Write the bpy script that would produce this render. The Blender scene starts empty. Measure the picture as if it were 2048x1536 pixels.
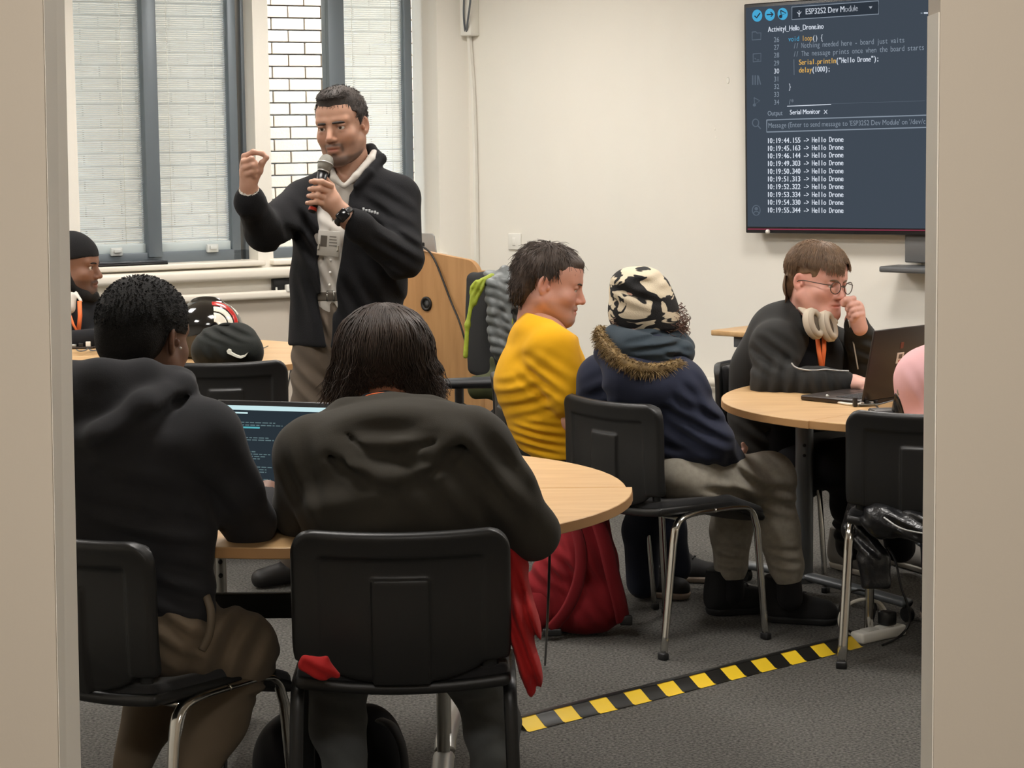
import bpy, bmesh, math, random
import numpy as np
from mathutils import Vector, Matrix

# ------------------------------------------------------------------ camera, world, exposure
FPX = 4400.0                      # focal length in pixels of the 2048 x 1536 frame
EYE = 1.60
PITCH = math.atan(498.0 / FPX)
ROLL = math.radians(0.7)
SC = bpy.context.scene
COL = SC.collection
_f = np.array([0, math.cos(PITCH), -math.sin(PITCH)])
_r0 = np.array([1.0, 0, 0]); _u0 = np.array([0, math.sin(PITCH), math.cos(PITCH)])
_r = math.cos(ROLL) * _r0 - math.sin(ROLL) * _u0
_u = math.sin(ROLL) * _r0 + math.cos(ROLL) * _u0
CAMP = np.array([0, 0, EYE])
cam_d = bpy.data.cameras.new('camera'); cam = bpy.data.objects.new('camera', cam_d); COL.objects.link(cam)
cam_d.sensor_width = 36.0; cam_d.lens = 36.0 * FPX / 2048.0; cam_d.clip_start = 0.05; cam_d.clip_end = 200
cam.matrix_world = Matrix(((_r[0], _u[0], -_f[0], CAMP[0]), (_r[1], _u[1], -_f[1], CAMP[1]), (_r[2], _u[2], -_f[2], CAMP[2]), (0, 0, 0, 1)))
SC.camera = cam

world = bpy.data.worlds.new('overcast_sky'); SC.world = world; world.use_nodes = True
_bg = world.node_tree.nodes['Background']
_bg.inputs[0].default_value = (0.77, 0.88, 1.0, 1); _bg.inputs[1].default_value = 16.5     # even overcast sky
SC.view_settings.view_transform = 'Standard'; SC.view_settings.look = 'None'
SC.view_settings.exposure = 0.0; SC.view_settings.gamma = 1.0; SC.view_settings.use_curve_mapping = False
try:
    SC.cycles.max_bounces = 5; SC.cycles.diffuse_bounces = 4; SC.cycles.glossy_bounces = 3; SC.cycles.transparent_max_bounces = 12; SC.cycles.adaptive_threshold = 0.05
    SC.cycles.sample_clamp_indirect = 4.0; SC.cycles.caustics_reflective = False; SC.cycles.caustics_refractive = False
except Exception:
    pass
LAMP = 34.0            # strength of the ceiling light diffusers
LAMP_COL = (1.0, 0.93, 0.82)

# ------------------------------------------------------------------ placing helpers (camera geometry of the photograph)
def ray(px, py):
    return (px - 1024.0) / FPX * _r + (768.0 - py) / FPX * _u + _f
def U(px, py, d):
    """point seen at px,py that stands d metres along the view axis"""
    return CAMP + ray(px, py) * d
def UZ(px, py, z):
    v = ray(px, py); return CAMP + v * ((z - EYE) / v[2])
def UP(px, py, p0, n):
    v = ray(px, py); n = np.array(n, float); return CAMP + v * (np.dot(np.array(p0) - CAMP, n) / np.dot(v, n))
def UY(px, py, y):
    v = ray(px, py); return CAMP + v * (y / v[1])

# ------------------------------------------------------------------ materials
def lin(c):
    return tuple(((x / 255.0) / 12.92 if x / 255.0 <= 0.04045 else ((x / 255.0 + 0.055) / 1.055) ** 2.4) for x in c[:3])
MATS = {}
def mk(name, rgb, rough=0.6, metal=0.0, var=None, bump=None, sheen=0.0, emit=None, coat=0.0, spec=None, rgb2=None, stretch=(1, 1, 1), alpha=None, sss=0.0, attr=None):
    """procedural material; var=(scale, amount, detail) colour mottling, bump=(scale, strength)"""
    if name in MATS: return MATS[name]
    m = bpy.data.materials.new(name); m.use_nodes = True; nt = m.node_tree; b = nt.nodes['Principled BSDF']
    N = nt.nodes.new; L = nt.links.new
    c = lin(rgb) + (1,)
    b.inputs['Base Color'].default_value = c; b.inputs['Roughness'].default_value = rough; b.inputs['Metallic'].default_value = metal
    if spec is not None: b.inputs['Specular IOR Level'].default_value = spec
    if sheen: b.inputs['Sheen Weight'].default_value = sheen; b.inputs['Sheen Roughness'].default_value = 0.5
    if coat: b.inputs['Coat Weight'].default_value = coat; b.inputs['Coat Roughness'].default_value = 0.05
    if sss: b.inputs['Subsurface Weight'].default_value = sss; b.inputs['Subsurface Radius'].default_value = (0.01, 0.004, 0.002); b.inputs['Subsurface Scale'].default_value = 1.0
    tc = N('ShaderNodeTexCoord'); mp = N('ShaderNodeMapping'); mp.inputs['Scale'].default_value = stretch; L(tc.outputs['Object'], mp.inputs[0])
    src = None
    if attr:
        at = N('ShaderNodeAttribute'); at.attribute_name = attr; src = at.outputs['Color']; L(src, b.inputs['Base Color'])
    if var:
        nz = N('ShaderNodeTexNoise'); nz.inputs['Scale'].default_value = var[0]; nz.inputs['Detail'].default_value = var[2] if len(var) > 2 else 4
        L(mp.outputs[0], nz.inputs['Vector'])
        rp = N('ShaderNodeMapRange'); rp.inputs[1].default_value = 0.3; rp.inputs[2].default_value = 0.7
        L(nz.outputs['Fac'], rp.inputs[0])
        mx = N('ShaderNodeMix'); mx.data_type = 'RGBA'; L(rp.outputs[0], mx.inputs[0])
        c2 = lin(rgb2) if rgb2 else tuple(x * (1 - var[1]) for x in c[:3])
        c1 = c[:3] if rgb2 else tuple(min(1, x * (1 + var[1])) for x in c[:3])
        mx.inputs[6].default_value = tuple(c1) + (1,); mx.inputs[7].default_value = tuple(c2) + (1,)
        if src:
            mm = N('ShaderNodeMix'); mm.data_type = 'RGBA'; mm.blend_type = 'MULTIPLY'; mm.inputs[0].default_value = 1
            mx.inputs[6].default_value = (1, 1, 1, 1); mx.inputs[7].default_value = (1 - var[1],) * 3 + (1,)
            L(src, mm.inputs[6]); L(mx.outputs[2], mm.inputs[7]); L(mm.outputs[2], b.inputs['Base Color'])
        else:
            L(mx.outputs[2], b.inputs['Base Color'])
    if bump:
        n2 = N('ShaderNodeTexNoise'); n2.inputs['Scale'].default_value = bump[0]; n2.inputs['Detail'].default_value = 3
        L(mp.outputs[0], n2.inputs['Vector']); bp = N('ShaderNodeBump'); bp.inputs['Strength'].default_value = bump[1]; bp.inputs['Distance'].default_value = bump[2] if len(bump) > 2 else 0.003
        L(n2.outputs['Fac'], bp.inputs['Height']); L(bp.outputs[0], b.inputs['Normal'])
    if emit:
        b.inputs['Emission Color'].default_value = lin(emit[0]) + (1,); b.inputs['Emission Strength'].default_value = emit[1]
    if alpha is not None: b.inputs['Alpha'].default_value = alpha
    MATS[name] = m; return m

def mk_wood(name, rgb, rgb2, axis=(1, 14, 14), scale=3.0, rough=0.45):
    if name in MATS: return MATS[name]
    m = bpy.data.materials.new(name); m.use_nodes = True; nt = m.node_tree; b = nt.nodes['Principled BSDF']; N = nt.nodes.new; L = nt.links.new
    tc = N('ShaderNodeTexCoord'); mp = N('ShaderNodeMapping'); mp.inputs['Scale'].default_value = axis; L(tc.outputs['Object'], mp.inputs[0])
    nz = N('ShaderNodeTexNoise'); nz.inputs['Scale'].default_value = scale; nz.inputs['Detail'].default_value = 6; nz.inputs['Distortion'].default_value = 0.4; L(mp.outputs[0], nz.inputs['Vector'])
    rp = N('ShaderNodeMapRange'); rp.inputs[1].default_value = 0.3; rp.inputs[2].default_value = 0.72; L(nz.outputs['Fac'], rp.inputs[0])
    mx = N('ShaderNodeMix'); mx.data_type = 'RGBA'; mx.inputs[6].default_value = lin(rgb) + (1,); mx.inputs[7].default_value = lin(rgb2) + (1,)
    L(rp.outputs[0], mx.inputs[0]); L(mx.outputs[2], b.inputs['Base Color']); b.inputs['Roughness'].default_value = rough
    MATS[name] = m; return m

def mk_emit(name, rgb, strength):
    if name in MATS: return MATS[name]
    m = bpy.data.materials.new(name); m.use_nodes = True; nt = m.node_tree; nt.nodes.clear()
    e = nt.nodes.new('ShaderNodeEmission'); o = nt.nodes.new('ShaderNodeOutputMaterial'); e.inputs[0].default_value = lin(rgb) + (1,); e.inputs[1].default_value = strength
    nt.links.new(e.outputs[0], o.inputs[0]); MATS[name] = m; return m

def mk_glass(name, gloss=0.07, tint=(1, 1, 1)):
    if name in MATS: return MATS[name]
    m = bpy.data.materials.new(name); m.use_nodes = True; nt = m.node_tree; nt.nodes.clear(); N = nt.nodes.new; L = nt.links.new
    t = N('ShaderNodeBsdfTransparent'); t.inputs[0].default_value = tuple(tint) + (1,); g = N('ShaderNodeBsdfGlossy'); g.inputs['Roughness'].default_value = 0.22 if gloss < 0.01 else 0.02
    mx = N('ShaderNodeMixShader'); mx.inputs[0].default_value = gloss; o = N('ShaderNodeOutputMaterial')
    L(t.outputs[0], mx.inputs[1]); L(g.outputs[0], mx.inputs[2]); L(mx.outputs[0], o.inputs[0]); MATS[name] = m; return m

def mk_slat(name, rgb, trans=0.5):
    if name in MATS: return MATS[name]
    m = bpy.data.materials.new(name); m.use_nodes = True; nt = m.node_tree; nt.nodes.clear(); N = nt.nodes.new; L = nt.links.new
    a = N('ShaderNodeBsdfDiffuse'); a.inputs[0].default_value = lin(rgb) + (1,); t = N('ShaderNodeBsdfTranslucent'); t.inputs[0].default_value = lin(rgb) + (1,)
    mx = N('ShaderNodeMixShader'); mx.inputs[0].default_value = trans; o = N('ShaderNodeOutputMaterial')
    L(a.outputs[0], mx.inputs[1]); L(t.outputs[0], mx.inputs[2]); L(mx.outputs[0], o.inputs[0]); MATS[name] = m; return m

# ------------------------------------------------------------------ mesh helpers
ORG = {}
class MB:
    """collects geometry; build() links it as ONE mesh object"""
    def __init__(s): s.V = []; s.F = {}; s.n = 0; s.C = []
    def add(s, V, F, M=None):
        V = np.asarray(V, float).reshape(-1, 3)
        if M is not None:
            M = np.asarray(M, float); V = V @ M[:3, :3].T + (M[:3, 3] if M.shape[1] == 4 else 0)
        if isinstance(F, np.ndarray): F = [F]
        elif F and not isinstance(F[0], np.ndarray):
            g = {}
            for f in F: g.setdefault(len(f), []).append(f)
            F = [np.array(v) for v in g.values()]
        for f in F:
            if len(f): s.F.setdefault(f.shape[1], []).append(f + s.n)
        s.V.append(V); s.n += len(V); return s
    def col(s, c, n=None):
        s.C.append(np.broadcast_to(np.asarray(c, float), (n or len(s.V[-1]), 3)) if np.ndim(c) == 1 else c)
    def mesh(s, name, smooth=True, org=None):
        V = np.concatenate(s.V) if s.V else np.zeros((0, 3))
        if org is not None: V = V - np.asarray(org)
        me = bpy.data.meshes.new(name); me.vertices.add(len(V)); me.vertices.foreach_set('co', V.astype(np.float32).ravel())
        loops = []; starts = []; tot = []; p = 0
        for k, fs in s.F.items():
            f = np.concatenate(fs); loops.append(f.ravel()); starts.append(p + np.arange(len(f)) * k); tot.append(np.full(len(f), k)); p += f.size
        if loops:
            loops = np.concatenate(loops); starts = np.concatenate(starts); tot = np.concatenate(tot)
            me.loops.add(len(loops)); me.loops.foreach_set('vertex_index', loops.astype(np.int32))
            me.polygons.add(len(starts)); me.polygons.foreach_set('loop_start', starts.astype(np.int32)); me.polygons.foreach_set('loop_total', tot.astype(np.int32))
            me.polygons.foreach_set('use_smooth', np.full(len(starts), bool(smooth)))
        me.update(calc_edges=True); me.validate()
        if s.C:
            c = np.concatenate(s.C); a = me.color_attributes.new('tint', 'FLOAT_COLOR', 'POINT')
            a.data.foreach_set('color', np.concatenate([c, np.ones((len(c), 1))], 1).astype(np.float32).ravel())
        return me
    def build(s, name, mat, parent=None, smooth=True, world=False, flat_angle=None):
        """world=True: the coordinates are world ones and parent is unrotated"""
        org = ORG.get(parent.name) if (parent is not None and world) else None
        me = s.mesh(name, smooth, org); o = bpy.data.objects.new(name, me); COL.objects.link(o)
        for m in (mat if isinstance(mat, (list, tuple)) else [mat]): me.materials.append(m)
        if parent is not None:
            o.parent = parent
            if world: ORG[o.name] = org
        if flat_angle is not None and smooth:
            try: me.set_sharp_from_angle(angle=math.radians(flat_angle))
            except Exception: pass
        return o

def tag(o, label=None, cat=None, group=None, kind=None):
    if label: o['label'] = label
    if cat: o['category'] = cat
    if group: o['group'] = group
    if kind: o['kind'] = kind
    return o
def thing(name, label, cat, loc=(0, 0, 0), rotz=0.0, group=None):
    o = bpy.data.objects.new(name, None); COL.objects.link(o); o.empty_display_size = 0.1
    o.location = loc; o.rotation_euler = (0, 0, rotz); ORG[o.name] = np.array(loc, float)
    return tag(o, label, cat, group)
def copy_tree(o, parent=None):
    c = o.copy(); COL.objects.link(c); c.parent = parent
    for ch in list(o.children): copy_tree(ch, c)
    return c

def rotm(ax, a):
    return np.array(Matrix.Rotation(a, 3, ax))
def xf(loc=(0, 0, 0), rz=0.0, rx=0.0, ry=0.0, sc=1.0):
    R = rotm('Z', rz) @ rotm('Y', ry) @ rotm('X', rx)
    M = np.zeros((3, 4)); M[:, :3] = R * np.asarray(sc); M[:, 3] = loc; return M
def frame(o, x, y, z):
    M = np.zeros((3, 4)); M[:, 0] = x; M[:, 1] = y; M[:, 2] = z; M[:, 3] = o; return M
def nrm(v):
    v = np.asarray(v, float); return v / max(1e-9, np.linalg.norm(v))
BOXF = np.array([[0, 3, 2, 1], [4, 5, 6, 7], [0, 1, 5, 4], [1, 2, 6, 5], [2, 3, 7, 6], [3, 0, 4, 7]])
def box(x0, x1, y0, y1, z0, z1):
    return np.array([[x0, y0, z0], [x1, y0, z0], [x1, y1, z0], [x0, y1, z0], [x0, y0, z1], [x1, y0, z1], [x1, y1, z1], [x0, y1, z1]], float), BOXF
def rbox(x0, x1, y0, y1, z0, z1, r=0.004, seg=2):
    bm = bmesh.new(); V, F = box(x0, x1, y0, y1, z0, z1)
    vs = [bm.verts.new(v) for v in V]
    for f in F: bm.faces.new([vs[i] for i in f])
    bmesh.ops.bevel(bm, geom=bm.edges[:], offset=r, segments=seg, affect='EDGES', profile=0.5)
    bm.verts.index_update(); V = [v.co[:] for v in bm.verts]; F = [[v.index for v in f.verts] for f in bm.faces]; bm.free(); return np.array(V), F
def smooth_path(P, it=2, closed=False):
    P = np.asarray(P, float)
    for _ in range(it):
        if closed:
            Q = np.roll(P, -1, 0); P = np.stack([0.75 * P + 0.25 * Q, 0.25 * P + 0.75 * Q], 1).reshape(-1, P.shape[1])
        else:
            A = 0.75 * P[:-1] + 0.25 * P[1:]; B = 0.25 * P[:-1] + 0.75 * P[1:]
            P = np.concatenate([P[:1], np.stack([A, B], 1).reshape(-1, P.shape[1]), P[-1:]])
    return P
def tube(P, r, n=8, oval=1.0, closed=False, up=None, caps=True):
    """sweep a circle (or an oval, wider along the side axis) along P; r is a number or one per point"""
    P = np.asarray(P, float); m = len(P); r = np.broadcast_to(np.asarray(r, float), (m,))
    T = (np.roll(P, -1, 0) - np.roll(P, 1, 0)) if closed else np.gradient(P, axis=0)
    T /= np.maximum(1e-9, np.linalg.norm(T, axis=1))[:, None]
    u = np.array(up, float) if up is not None else (np.array([0, 0, 1.0]) if abs(T[0][2]) < 0.9 else np.array([1.0, 0, 0]))
    a = np.arange(n) / n * 2 * math.pi; V = np.zeros((m, n, 3))
    for i in range(m):
        s = np.cross(T[i], u); s /= max(1e-9, np.linalg.norm(s)); w = np.cross(s, T[i])
        if up is None: u = w
        V[i] = P[i] + r[i] * (np.cos(a)[:, None] * s * oval + np.sin(a)[:, None] * w)
    i = np.arange(m if closed else m - 1)[:, None]; j = np.arange(n)[None]
    F = np.stack([i * n + j, i * n + (j + 1) % n, ((i + 1) % m) * n + (j + 1) % n, ((i + 1) % m) * n + j], -1).reshape(-1, 4)
    Fs = [F]
    if caps and not closed:
        Fs = [F, np.array([list(range(n))[::-1]]), np.array([list(range((m - 1) * n, m * n))])]
    return V.reshape(-1, 3), Fs
def lathe(prof, n=24, cap=True):
    """prof: (radius, z) pairs about the z axis"""
    prof = np.asarray(prof, float); m = len(prof); a = np.arange(n) / n * 2 * math.pi
    V = np.stack([prof[:, :1] * np.cos(a), prof[:, :1] * np.sin(a), np.repeat(prof[:, 1:], n, 1)], -1).reshape(-1, 3)
    i = np.arange(m - 1)[:, None]; j = np.arange(n)[None]
    F = np.stack([i * n + j, i * n + (j + 1) % n, (i + 1) * n + (j + 1) % n, (i + 1) * n + j], -1).reshape(-1, 4); Fs = [F]
    if cap: Fs += [np.array([list(range(n))[::-1]]), np.array([list(range((m - 1) * n, m * n))])]
    return V, Fs
def prism(P, d, inset=0.0):
    """outline P (n,2) extruded in z by d, with a small chamfer"""
    P = np.asarray(P, float); n = len(P)
    if inset:
        c = P.mean(0); T = np.roll(P, -1, 0) - np.roll(P, 1, 0); N = np.stack([T[:, 1], -T[:, 0]], 1); N /= np.maximum(1e-9, np.linalg.norm(N, axis=1))[:, None]
        A = 0.5 * np.sum(P[:, 0] * np.roll(P[:, 1], -1) - np.roll(P[:, 0], -1) * P[:, 1]); N *= 1 if A > 0 else -1
        Q = P - N * inset; L = [(Q, 0), (P, inset), (P, d - inset), (Q, d)]
    else: L = [(P, 0), (P, d)]
    V = np.concatenate([np.concatenate([q, np.full((n, 1), z)], 1) for q, z in L]); F = []
    for k in range(len(L) - 1):
        for i in range(n): F.append([k * n + i, k * n + (i + 1) % n, (k + 1) * n + (i + 1) % n, (k + 1) * n + i])
    F.append(list(range(n))[::-1]); F.append(list(range((len(L) - 1) * n, len(L) * n))); return V, F
def rrect(w, h, r, n=6, cx=0, cy=0):
    P = []
    for sx, sy, a0 in ((1, 1, 0), (-1, 1, 90), (-1, -1, 180), (1, -1, 270)):
        for k in range(n + 1):
            a = math.radians(a0 + 90 * k / n); P.append((cx + sx * (w / 2 - r) + r * math.cos(a), cy + sy * (h / 2 - r) + r * math.sin(a)))
    return np.array(P)

# ------------------------------------------------------------------ soft shapes: smooth blends of simple solids, meshed with surface nets
FOLD = [1.0]            # how deep cloth folds are cut
class Fld:
    def __init__(s, lo, hi, h):
        s.h = h; s.lo = np.array(lo, float); s.n = np.ceil((np.array(hi, float) - s.lo) / h).astype(int) + 2
        s.d = np.full(s.n, 0.3, np.float32)
    def reg(s, lo, hi):
        a = np.clip(np.floor((np.asarray(lo) - s.lo) / s.h).astype(int), 0, s.n); b = np.clip(np.ceil((np.asarray(hi) - s.lo) / s.h).astype(int) + 1, 0, s.n)
        if np.any(b <= a): return None, None
        sl = tuple(slice(i, j) for i, j in zip(a, b))
        X, Y, Z = np.meshgrid(*[(s.lo[k] + s.h * np.arange(a[k], b[k])).astype(np.float32) for k in range(3)], indexing='ij', sparse=True)
        return sl, (X, Y, Z)
    def put(s, fn, lo, hi, k=0.02, op='u'):
        m = k + 3 * s.h; sl, g = s.reg(np.asarray(lo) - m, np.asarray(hi) + m)
        if sl is None: return s
        a = s.d[sl]; b = fn(*g)
        if op == 's': b = -b; q = np.maximum(k - np.abs(a - b), 0); s.d[sl] = np.maximum(a, b) + q * q / (4 * max(k, 1e-6))
        elif op == 'i': s.d[sl] = np.maximum(a, b)
        else: q = np.maximum(k - np.abs(a - b), 0); s.d[sl] = np.minimum(a, b) - q * q / (4 * max(k, 1e-6))
        return s
    def cone(s, p0, p1, r0, r1=None, k=0.02, op='u'):
        r1 = r0 if r1 is None else r1; p0 = np.asarray(p0, float); p1 = np.asarray(p1, float); d = p1 - p0; L2 = max(float(d @ d), 1e-9); R = max(r0, r1)
        def fn(X, Y, Z):
            x, y, z = X - p0[0], Y - p0[1], Z - p0[2]
            t = np.clip((x * d[0] + y * d[1] + z * d[2]) / L2, 0, 1)
            return np.sqrt((x - t * d[0]) ** 2 + (y - t * d[1]) ** 2 + (z - t * d[2]) ** 2) - (r0 + t * (r1 - r0))
        return s.put(fn, np.minimum(p0, p1) - R, np.maximum(p0, p1) + R, k, op)
    def chain(s, P, R, k=0.02, op='u'):
        for i in range(len(P) - 1): s.cone(P[i], P[i + 1], R[i], R[i + 1], k if i == 0 else min(k, 0.012), op)
        return s
    def ell(s, c, r, R=None, k=0.02, op='u'):
        c = np.asarray(c, float); r = np.asarray(r, float); R = np.eye(3) if R is None else np.asarray(R); m = r.max()
        def fn(X, Y, Z):
            x, y, z = X - c[0], Y - c[1], Z - c[2]; k0 = 0; k1 = 0
            for i in range(3):
                q = (x * R[0, i] + y * R[1, i] + z * R[2, i]) / r[i]; k0 = k0 + q * q; k1 = k1 + (q / r[i]) ** 2
            k0 = np.sqrt(k0); return k0 * (k0 - 1) / np.maximum(np.sqrt(k1), 1e-6)
        return s.put(fn, c - m, c + m, k, op)
    def seg(s, p0, p1, a0, a1, side, k=0.03, op='u'):
        """limb of elliptic section: a0, a1 = (half width along side, half depth) at the two ends"""
        p0 = np.asarray(p0, float); p1 = np.asarray(p1, float); d = p1 - p0; L = max(np.linalg.norm(d), 1e-6); d = d / L
        e = np.asarray(side, float); e = e - d * (e @ d); e /= np.linalg.norm(e); w = np.cross(d, e); m = max(max(a0), max(a1))
        def fn(X, Y, Z):
            x, y, z = X - p0[0], Y - p0[1], Z - p0[2]
            l = x * d[0] + y * d[1] + z * d[2]; t = np.clip(l / L, 0, 1); ex = l - t * L
            A = a0[0] + t * (a1[0] - a0[0]); B = a0[1] + t * (a1[1] - a0[1]); E = np.minimum(A, B)
            q = (x * e[0] + y * e[1] + z * e[2]) / A; v = (x * w[0] + y * w[1] + z * w[2]) / B; g = ex / E
            k0 = np.sqrt(q * q + v * v + g * g); k1 = np.sqrt((q / A) ** 2 + (v / B) ** 2 + (g / E) ** 2); return k0 * (k0 - 1) / np.maximum(k1, 1e-6)
        return s.put(fn, np.minimum(p0, p1) - m, np.maximum(p0, p1) + m, k, op)
    def rbx(s, c, hs, r, R=None, k=0.005, op='u'):
        c = np.asarray(c, float); hs = np.asarray(hs, float); R = np.eye(3) if R is None else np.asarray(R); m = np.linalg.norm(hs)
        def fn(X, Y, Z):
            x, y, z = X - c[0], Y - c[1], Z - c[2]; o = 0; ins = None
            for i in range(3):
                q = np.abs(x * R[0, i] + y * R[1, i] + z * R[2, i]) - (hs[i] - r); o = o + np.maximum(q, 0) ** 2; ins = q if ins is None else np.maximum(ins, q)
            return np.sqrt(o) + np.minimum(ins, 0) - r
        return s.put(fn, c - m, c + m, k, op)
    def cut(s, fn, op='s', k=0.006):
        """subtract (or keep with op i) the region fn < 0 over the whole field"""
        return s.put(fn, s.lo, s.lo + s.h * s.n, k, op)
    def disp(s, fn, lo=None, hi=None):
        sl, g = s.reg(s.lo if lo is None else lo, (s.lo + s.h * s.n) if hi is None else hi)
        if sl is not None: s.d[sl] += fn(*g).astype(np.float32)
        return s
    def fold(s, p, axis, wave, amp, rad, ph=0.0, bend=0.0, sharp=1.0):
        """cloth folds round p: waves across axis, fading out at rad"""
        p = np.asarray(p, float); ax = nrm(axis); rad = np.broadcast_to(np.asarray(rad, float), (3,))
        def fn(X, Y, Z):
            x, y, z = X - p[0], Y - p[1], Z - p[2]; q = (x / rad[0]) ** 2 + (y / rad[1]) ** 2 + (z / rad[2]) ** 2
            w = np.sin((x * ax[0] + y * ax[1] + z * ax[2] + bend * (x * x + y * y)) * (2 * math.pi / wave) + ph + 1.3 * np.sin((x - y + 2 * z) * 9.0))
            return -amp * FOLD[0] * (np.sign(w) * np.abs(w) ** sharp) * np.clip(1 - q, 0, 1)
        return s.disp(fn, p - rad, p + rad)
    def mesh(s):
        d = s.d; d[0] = d[-1] = 0.1; d[:, 0] = d[:, -1] = 0.1; d[:, :, 0] = d[:, :, -1] = 0.1
        S = d < 0; c = np.zeros(np.array(S.shape) - 1, np.int8)
        for i in (0, 1):
            for j in (0, 1):
                for k in (0, 1): c += S[i:c.shape[0] + i, j:c.shape[1] + j, k:c.shape[2] + k]
        mask = (c > 0) & (c < 8); idx = np.argwhere(mask); ids = np.full(c.shape, -1, np.int32); ids[mask] = np.arange(len(idx))
        P = np.zeros((len(idx), 3)); W = np.zeros(len(idx)); cr = [(i, j, k) for i in (0, 1) for j in (0, 1) for k in (0, 1)]
        val = {q: d[idx[:, 0] + q[0], idx[:, 1] + q[1], idx[:, 2] + q[2]] for q in cr}
        for a in cr:
            for ax in range(3):
                if a[ax]: continue
                b = list(a); b[ax] = 1; b = tuple(b); va, vb = val[a], val[b]; m = (va < 0) != (vb < 0); t = va[m] / (va[m] - vb[m])
                Q = np.tile(np.array(a, float), (m.sum(), 1)); Q[:, ax] += t; P[m] += Q; W[m] += 1
        V = s.lo + s.h * (idx + P / np.maximum(W, 1)[:, None]); Fs = []
        for ax in range(3):
            b, e = (ax + 1) % 3, (ax + 2) % 3
            A = [slice(None)] * 3; B = [slice(None)] * 3; A[ax] = slice(0, -1); B[ax] = slice(1, None)
            x = S[tuple(A)] != S[tuple(B)]; E = np.argwhere(x)
            ok = (E[:, b] > 0) & (E[:, e] > 0) & (E[:, b] < c.shape[b]) & (E[:, e] < c.shape[e]); E = E[ok]
            q = []
            for db, de in ((-1, -1), (0, -1), (0, 0), (-1, 0)):
                K = E.copy(); K[:, b] += db; K[:, e] += de; q.append(ids[K[:, 0], K[:, 1], K[:, 2]])
            q = np.stack(q, 1); flip = ~S[E[:, 0], E[:, 1], E[:, 2]]; q[flip] = q[flip][:, ::-1]; Fs.append(q)
        return V, np.concatenate(Fs)
def relax(V, F, it=2, lam=0.5):
    """light smoothing of a quad mesh"""
    for _ in range(it):
        A = np.zeros_like(V); n = np.zeros(len(V))
        for i in range(4):
            a, b = F[:, i], F[:, (i + 1) % 4]
            np.add.at(A, a, V[b]); np.add.at(A, b, V[a]); np.add.at(n, a, 1); np.add.at(n, b, 1)
        V = V + lam * (A / np.maximum(n, 1)[:, None] - V)
    return V

# ------------------------------------------------------------------ lettering (built-in font, stamped glyph by glyph)
_GL = {}
def glyph(ch):
    if ch in _GL: return _GL[ch]
    cu = bpy.data.curves.new('glyph', 'FONT'); cu.body = ch; cu.size = 1.0; cu.resolution_u = 3
    o = bpy.data.objects.new('glyph', cu); COL.objects.link(o)
    dg = bpy.context.evaluated_depsgraph_get(); dg.update(); me = o.evaluated_get(dg).to_mesh()
    V = np.array([v.co[:] for v in me.vertices]).reshape(-1, 3); F = [list(p.vertices) for p in me.polygons]
    o.evaluated_get(dg).to_mesh_clear(); bpy.data.objects.remove(o); bpy.data.curves.remove(cu)
    _GL[ch] = (V, F); return _GL[ch]
def text_mesh(mb, s, org, ex, ez, size, pitch=None, bold=0.0, off=None):
    """write s from org along ex with up ez; pitch = fixed advance (monospace) in metres"""
    x = 0.0; ex = np.asarray(ex, float); ez = np.asarray(ez, float); n = np.cross(ex, ez)
    for ch in s:
        if ch == ' ': x += pitch or size * 0.28; continue
        V, F = glyph(ch)
        if not len(V): continue
        w = V[:, 0].max() - V[:, 0].min()
        if pitch:
            sx = min(size, pitch * 0.86 / max(w, 0.05)) if w > 0.25 else size; cx = x + pitch / 2 - (V[:, 0].max() + V[:, 0].min()) / 2 * sx
        else: sx = size; cx = x - V[:, 0].min() * sx
        for b in ((0,) if not bold else (0, bold)):
            Q = np.asarray(org) + (V[:, :1] * sx + cx + b) * ex + V[:, 1:2] * size * ez
            mb.add(Q, F)
        x += pitch if pitch else (w + 0.085) * size
    return x

# ================================================================== the room
Z3 = np.array([0, 0, 1.0])
CX = np.array([-0.211, 11.706, 0.0])                                  # far corner of the room
WD = np.array([-0.866, -0.5, 0]); WN = np.array([0.5, -0.866, 0])   # window wall: along, inward
TD = np.array([0.7431, -0.6691, 0]); TN = np.array([-0.6691, -0.7431, 0])   # screen wall: along, inward
MW = frame(CX, WD, -WN, Z3)        # s along, o outward, z
MT = frame(CX, TD, TN, Z3)         # t along, i inward, z
CEIL = 2.72
def ws(px, py=300, o=0.0):
    p = UP(px, py, CX - WN * o, WN); return float((p - CX) @ WD), float(p[2])
def tt(px, py, i=0.0):
    p = UP(px, py, CX + TN * i, TN); return float((p - CX) @ TD), float(p[2])

m_wall = mk('wall_paint_cream', (237, 233, 223), 0.85, var=(1.5, 0.015), bump=(140, 0.08, 0.002))
m_door = mk('partition_paint_greige', (205, 192, 174), 0.6, var=(2.0, 0.02), bump=(220, 0.1, 0.001))
m_trim = mk('white_gloss_and_jamb_light', (240, 233, 220), 0.4, var=(3, 0.02))  # white trim; on the door linings the paleness stands in for room light
m_white = mk('white_plastic', (236, 234, 226), 0.4)
m_ceil = mk('ceiling_tile', (225, 223, 215), 0.9, bump=(60, 0.2, 0.003))
m_carpet = mk('carpet_charcoal', (106, 104, 99), 0.95, var=(120, 0.75, 6), bump=(260, 1.0, 0.014))
m_alu = mk('grey_blue_aluminium', (108, 117, 124), 0.42, metal=0.15)
m_glass = mk_glass('window_glass', 0.003, (0.97, 0.99, 1.0))
m_slat = mk_slat('blind_slat', (244, 247, 249), 0.8)
m_blindrail = mk('blind_rail', (205, 208, 205), 0.5)
m_black = mk('black_plastic', (24, 24, 25), 0.45, bump=(300, 0.1, 0.001))
m_brick = mk('buff_brick', (172, 151, 128), 0.9, var=(6, 0.10), bump=(60, 0.5, 0.004), rgb2=(158, 137, 115))
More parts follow.
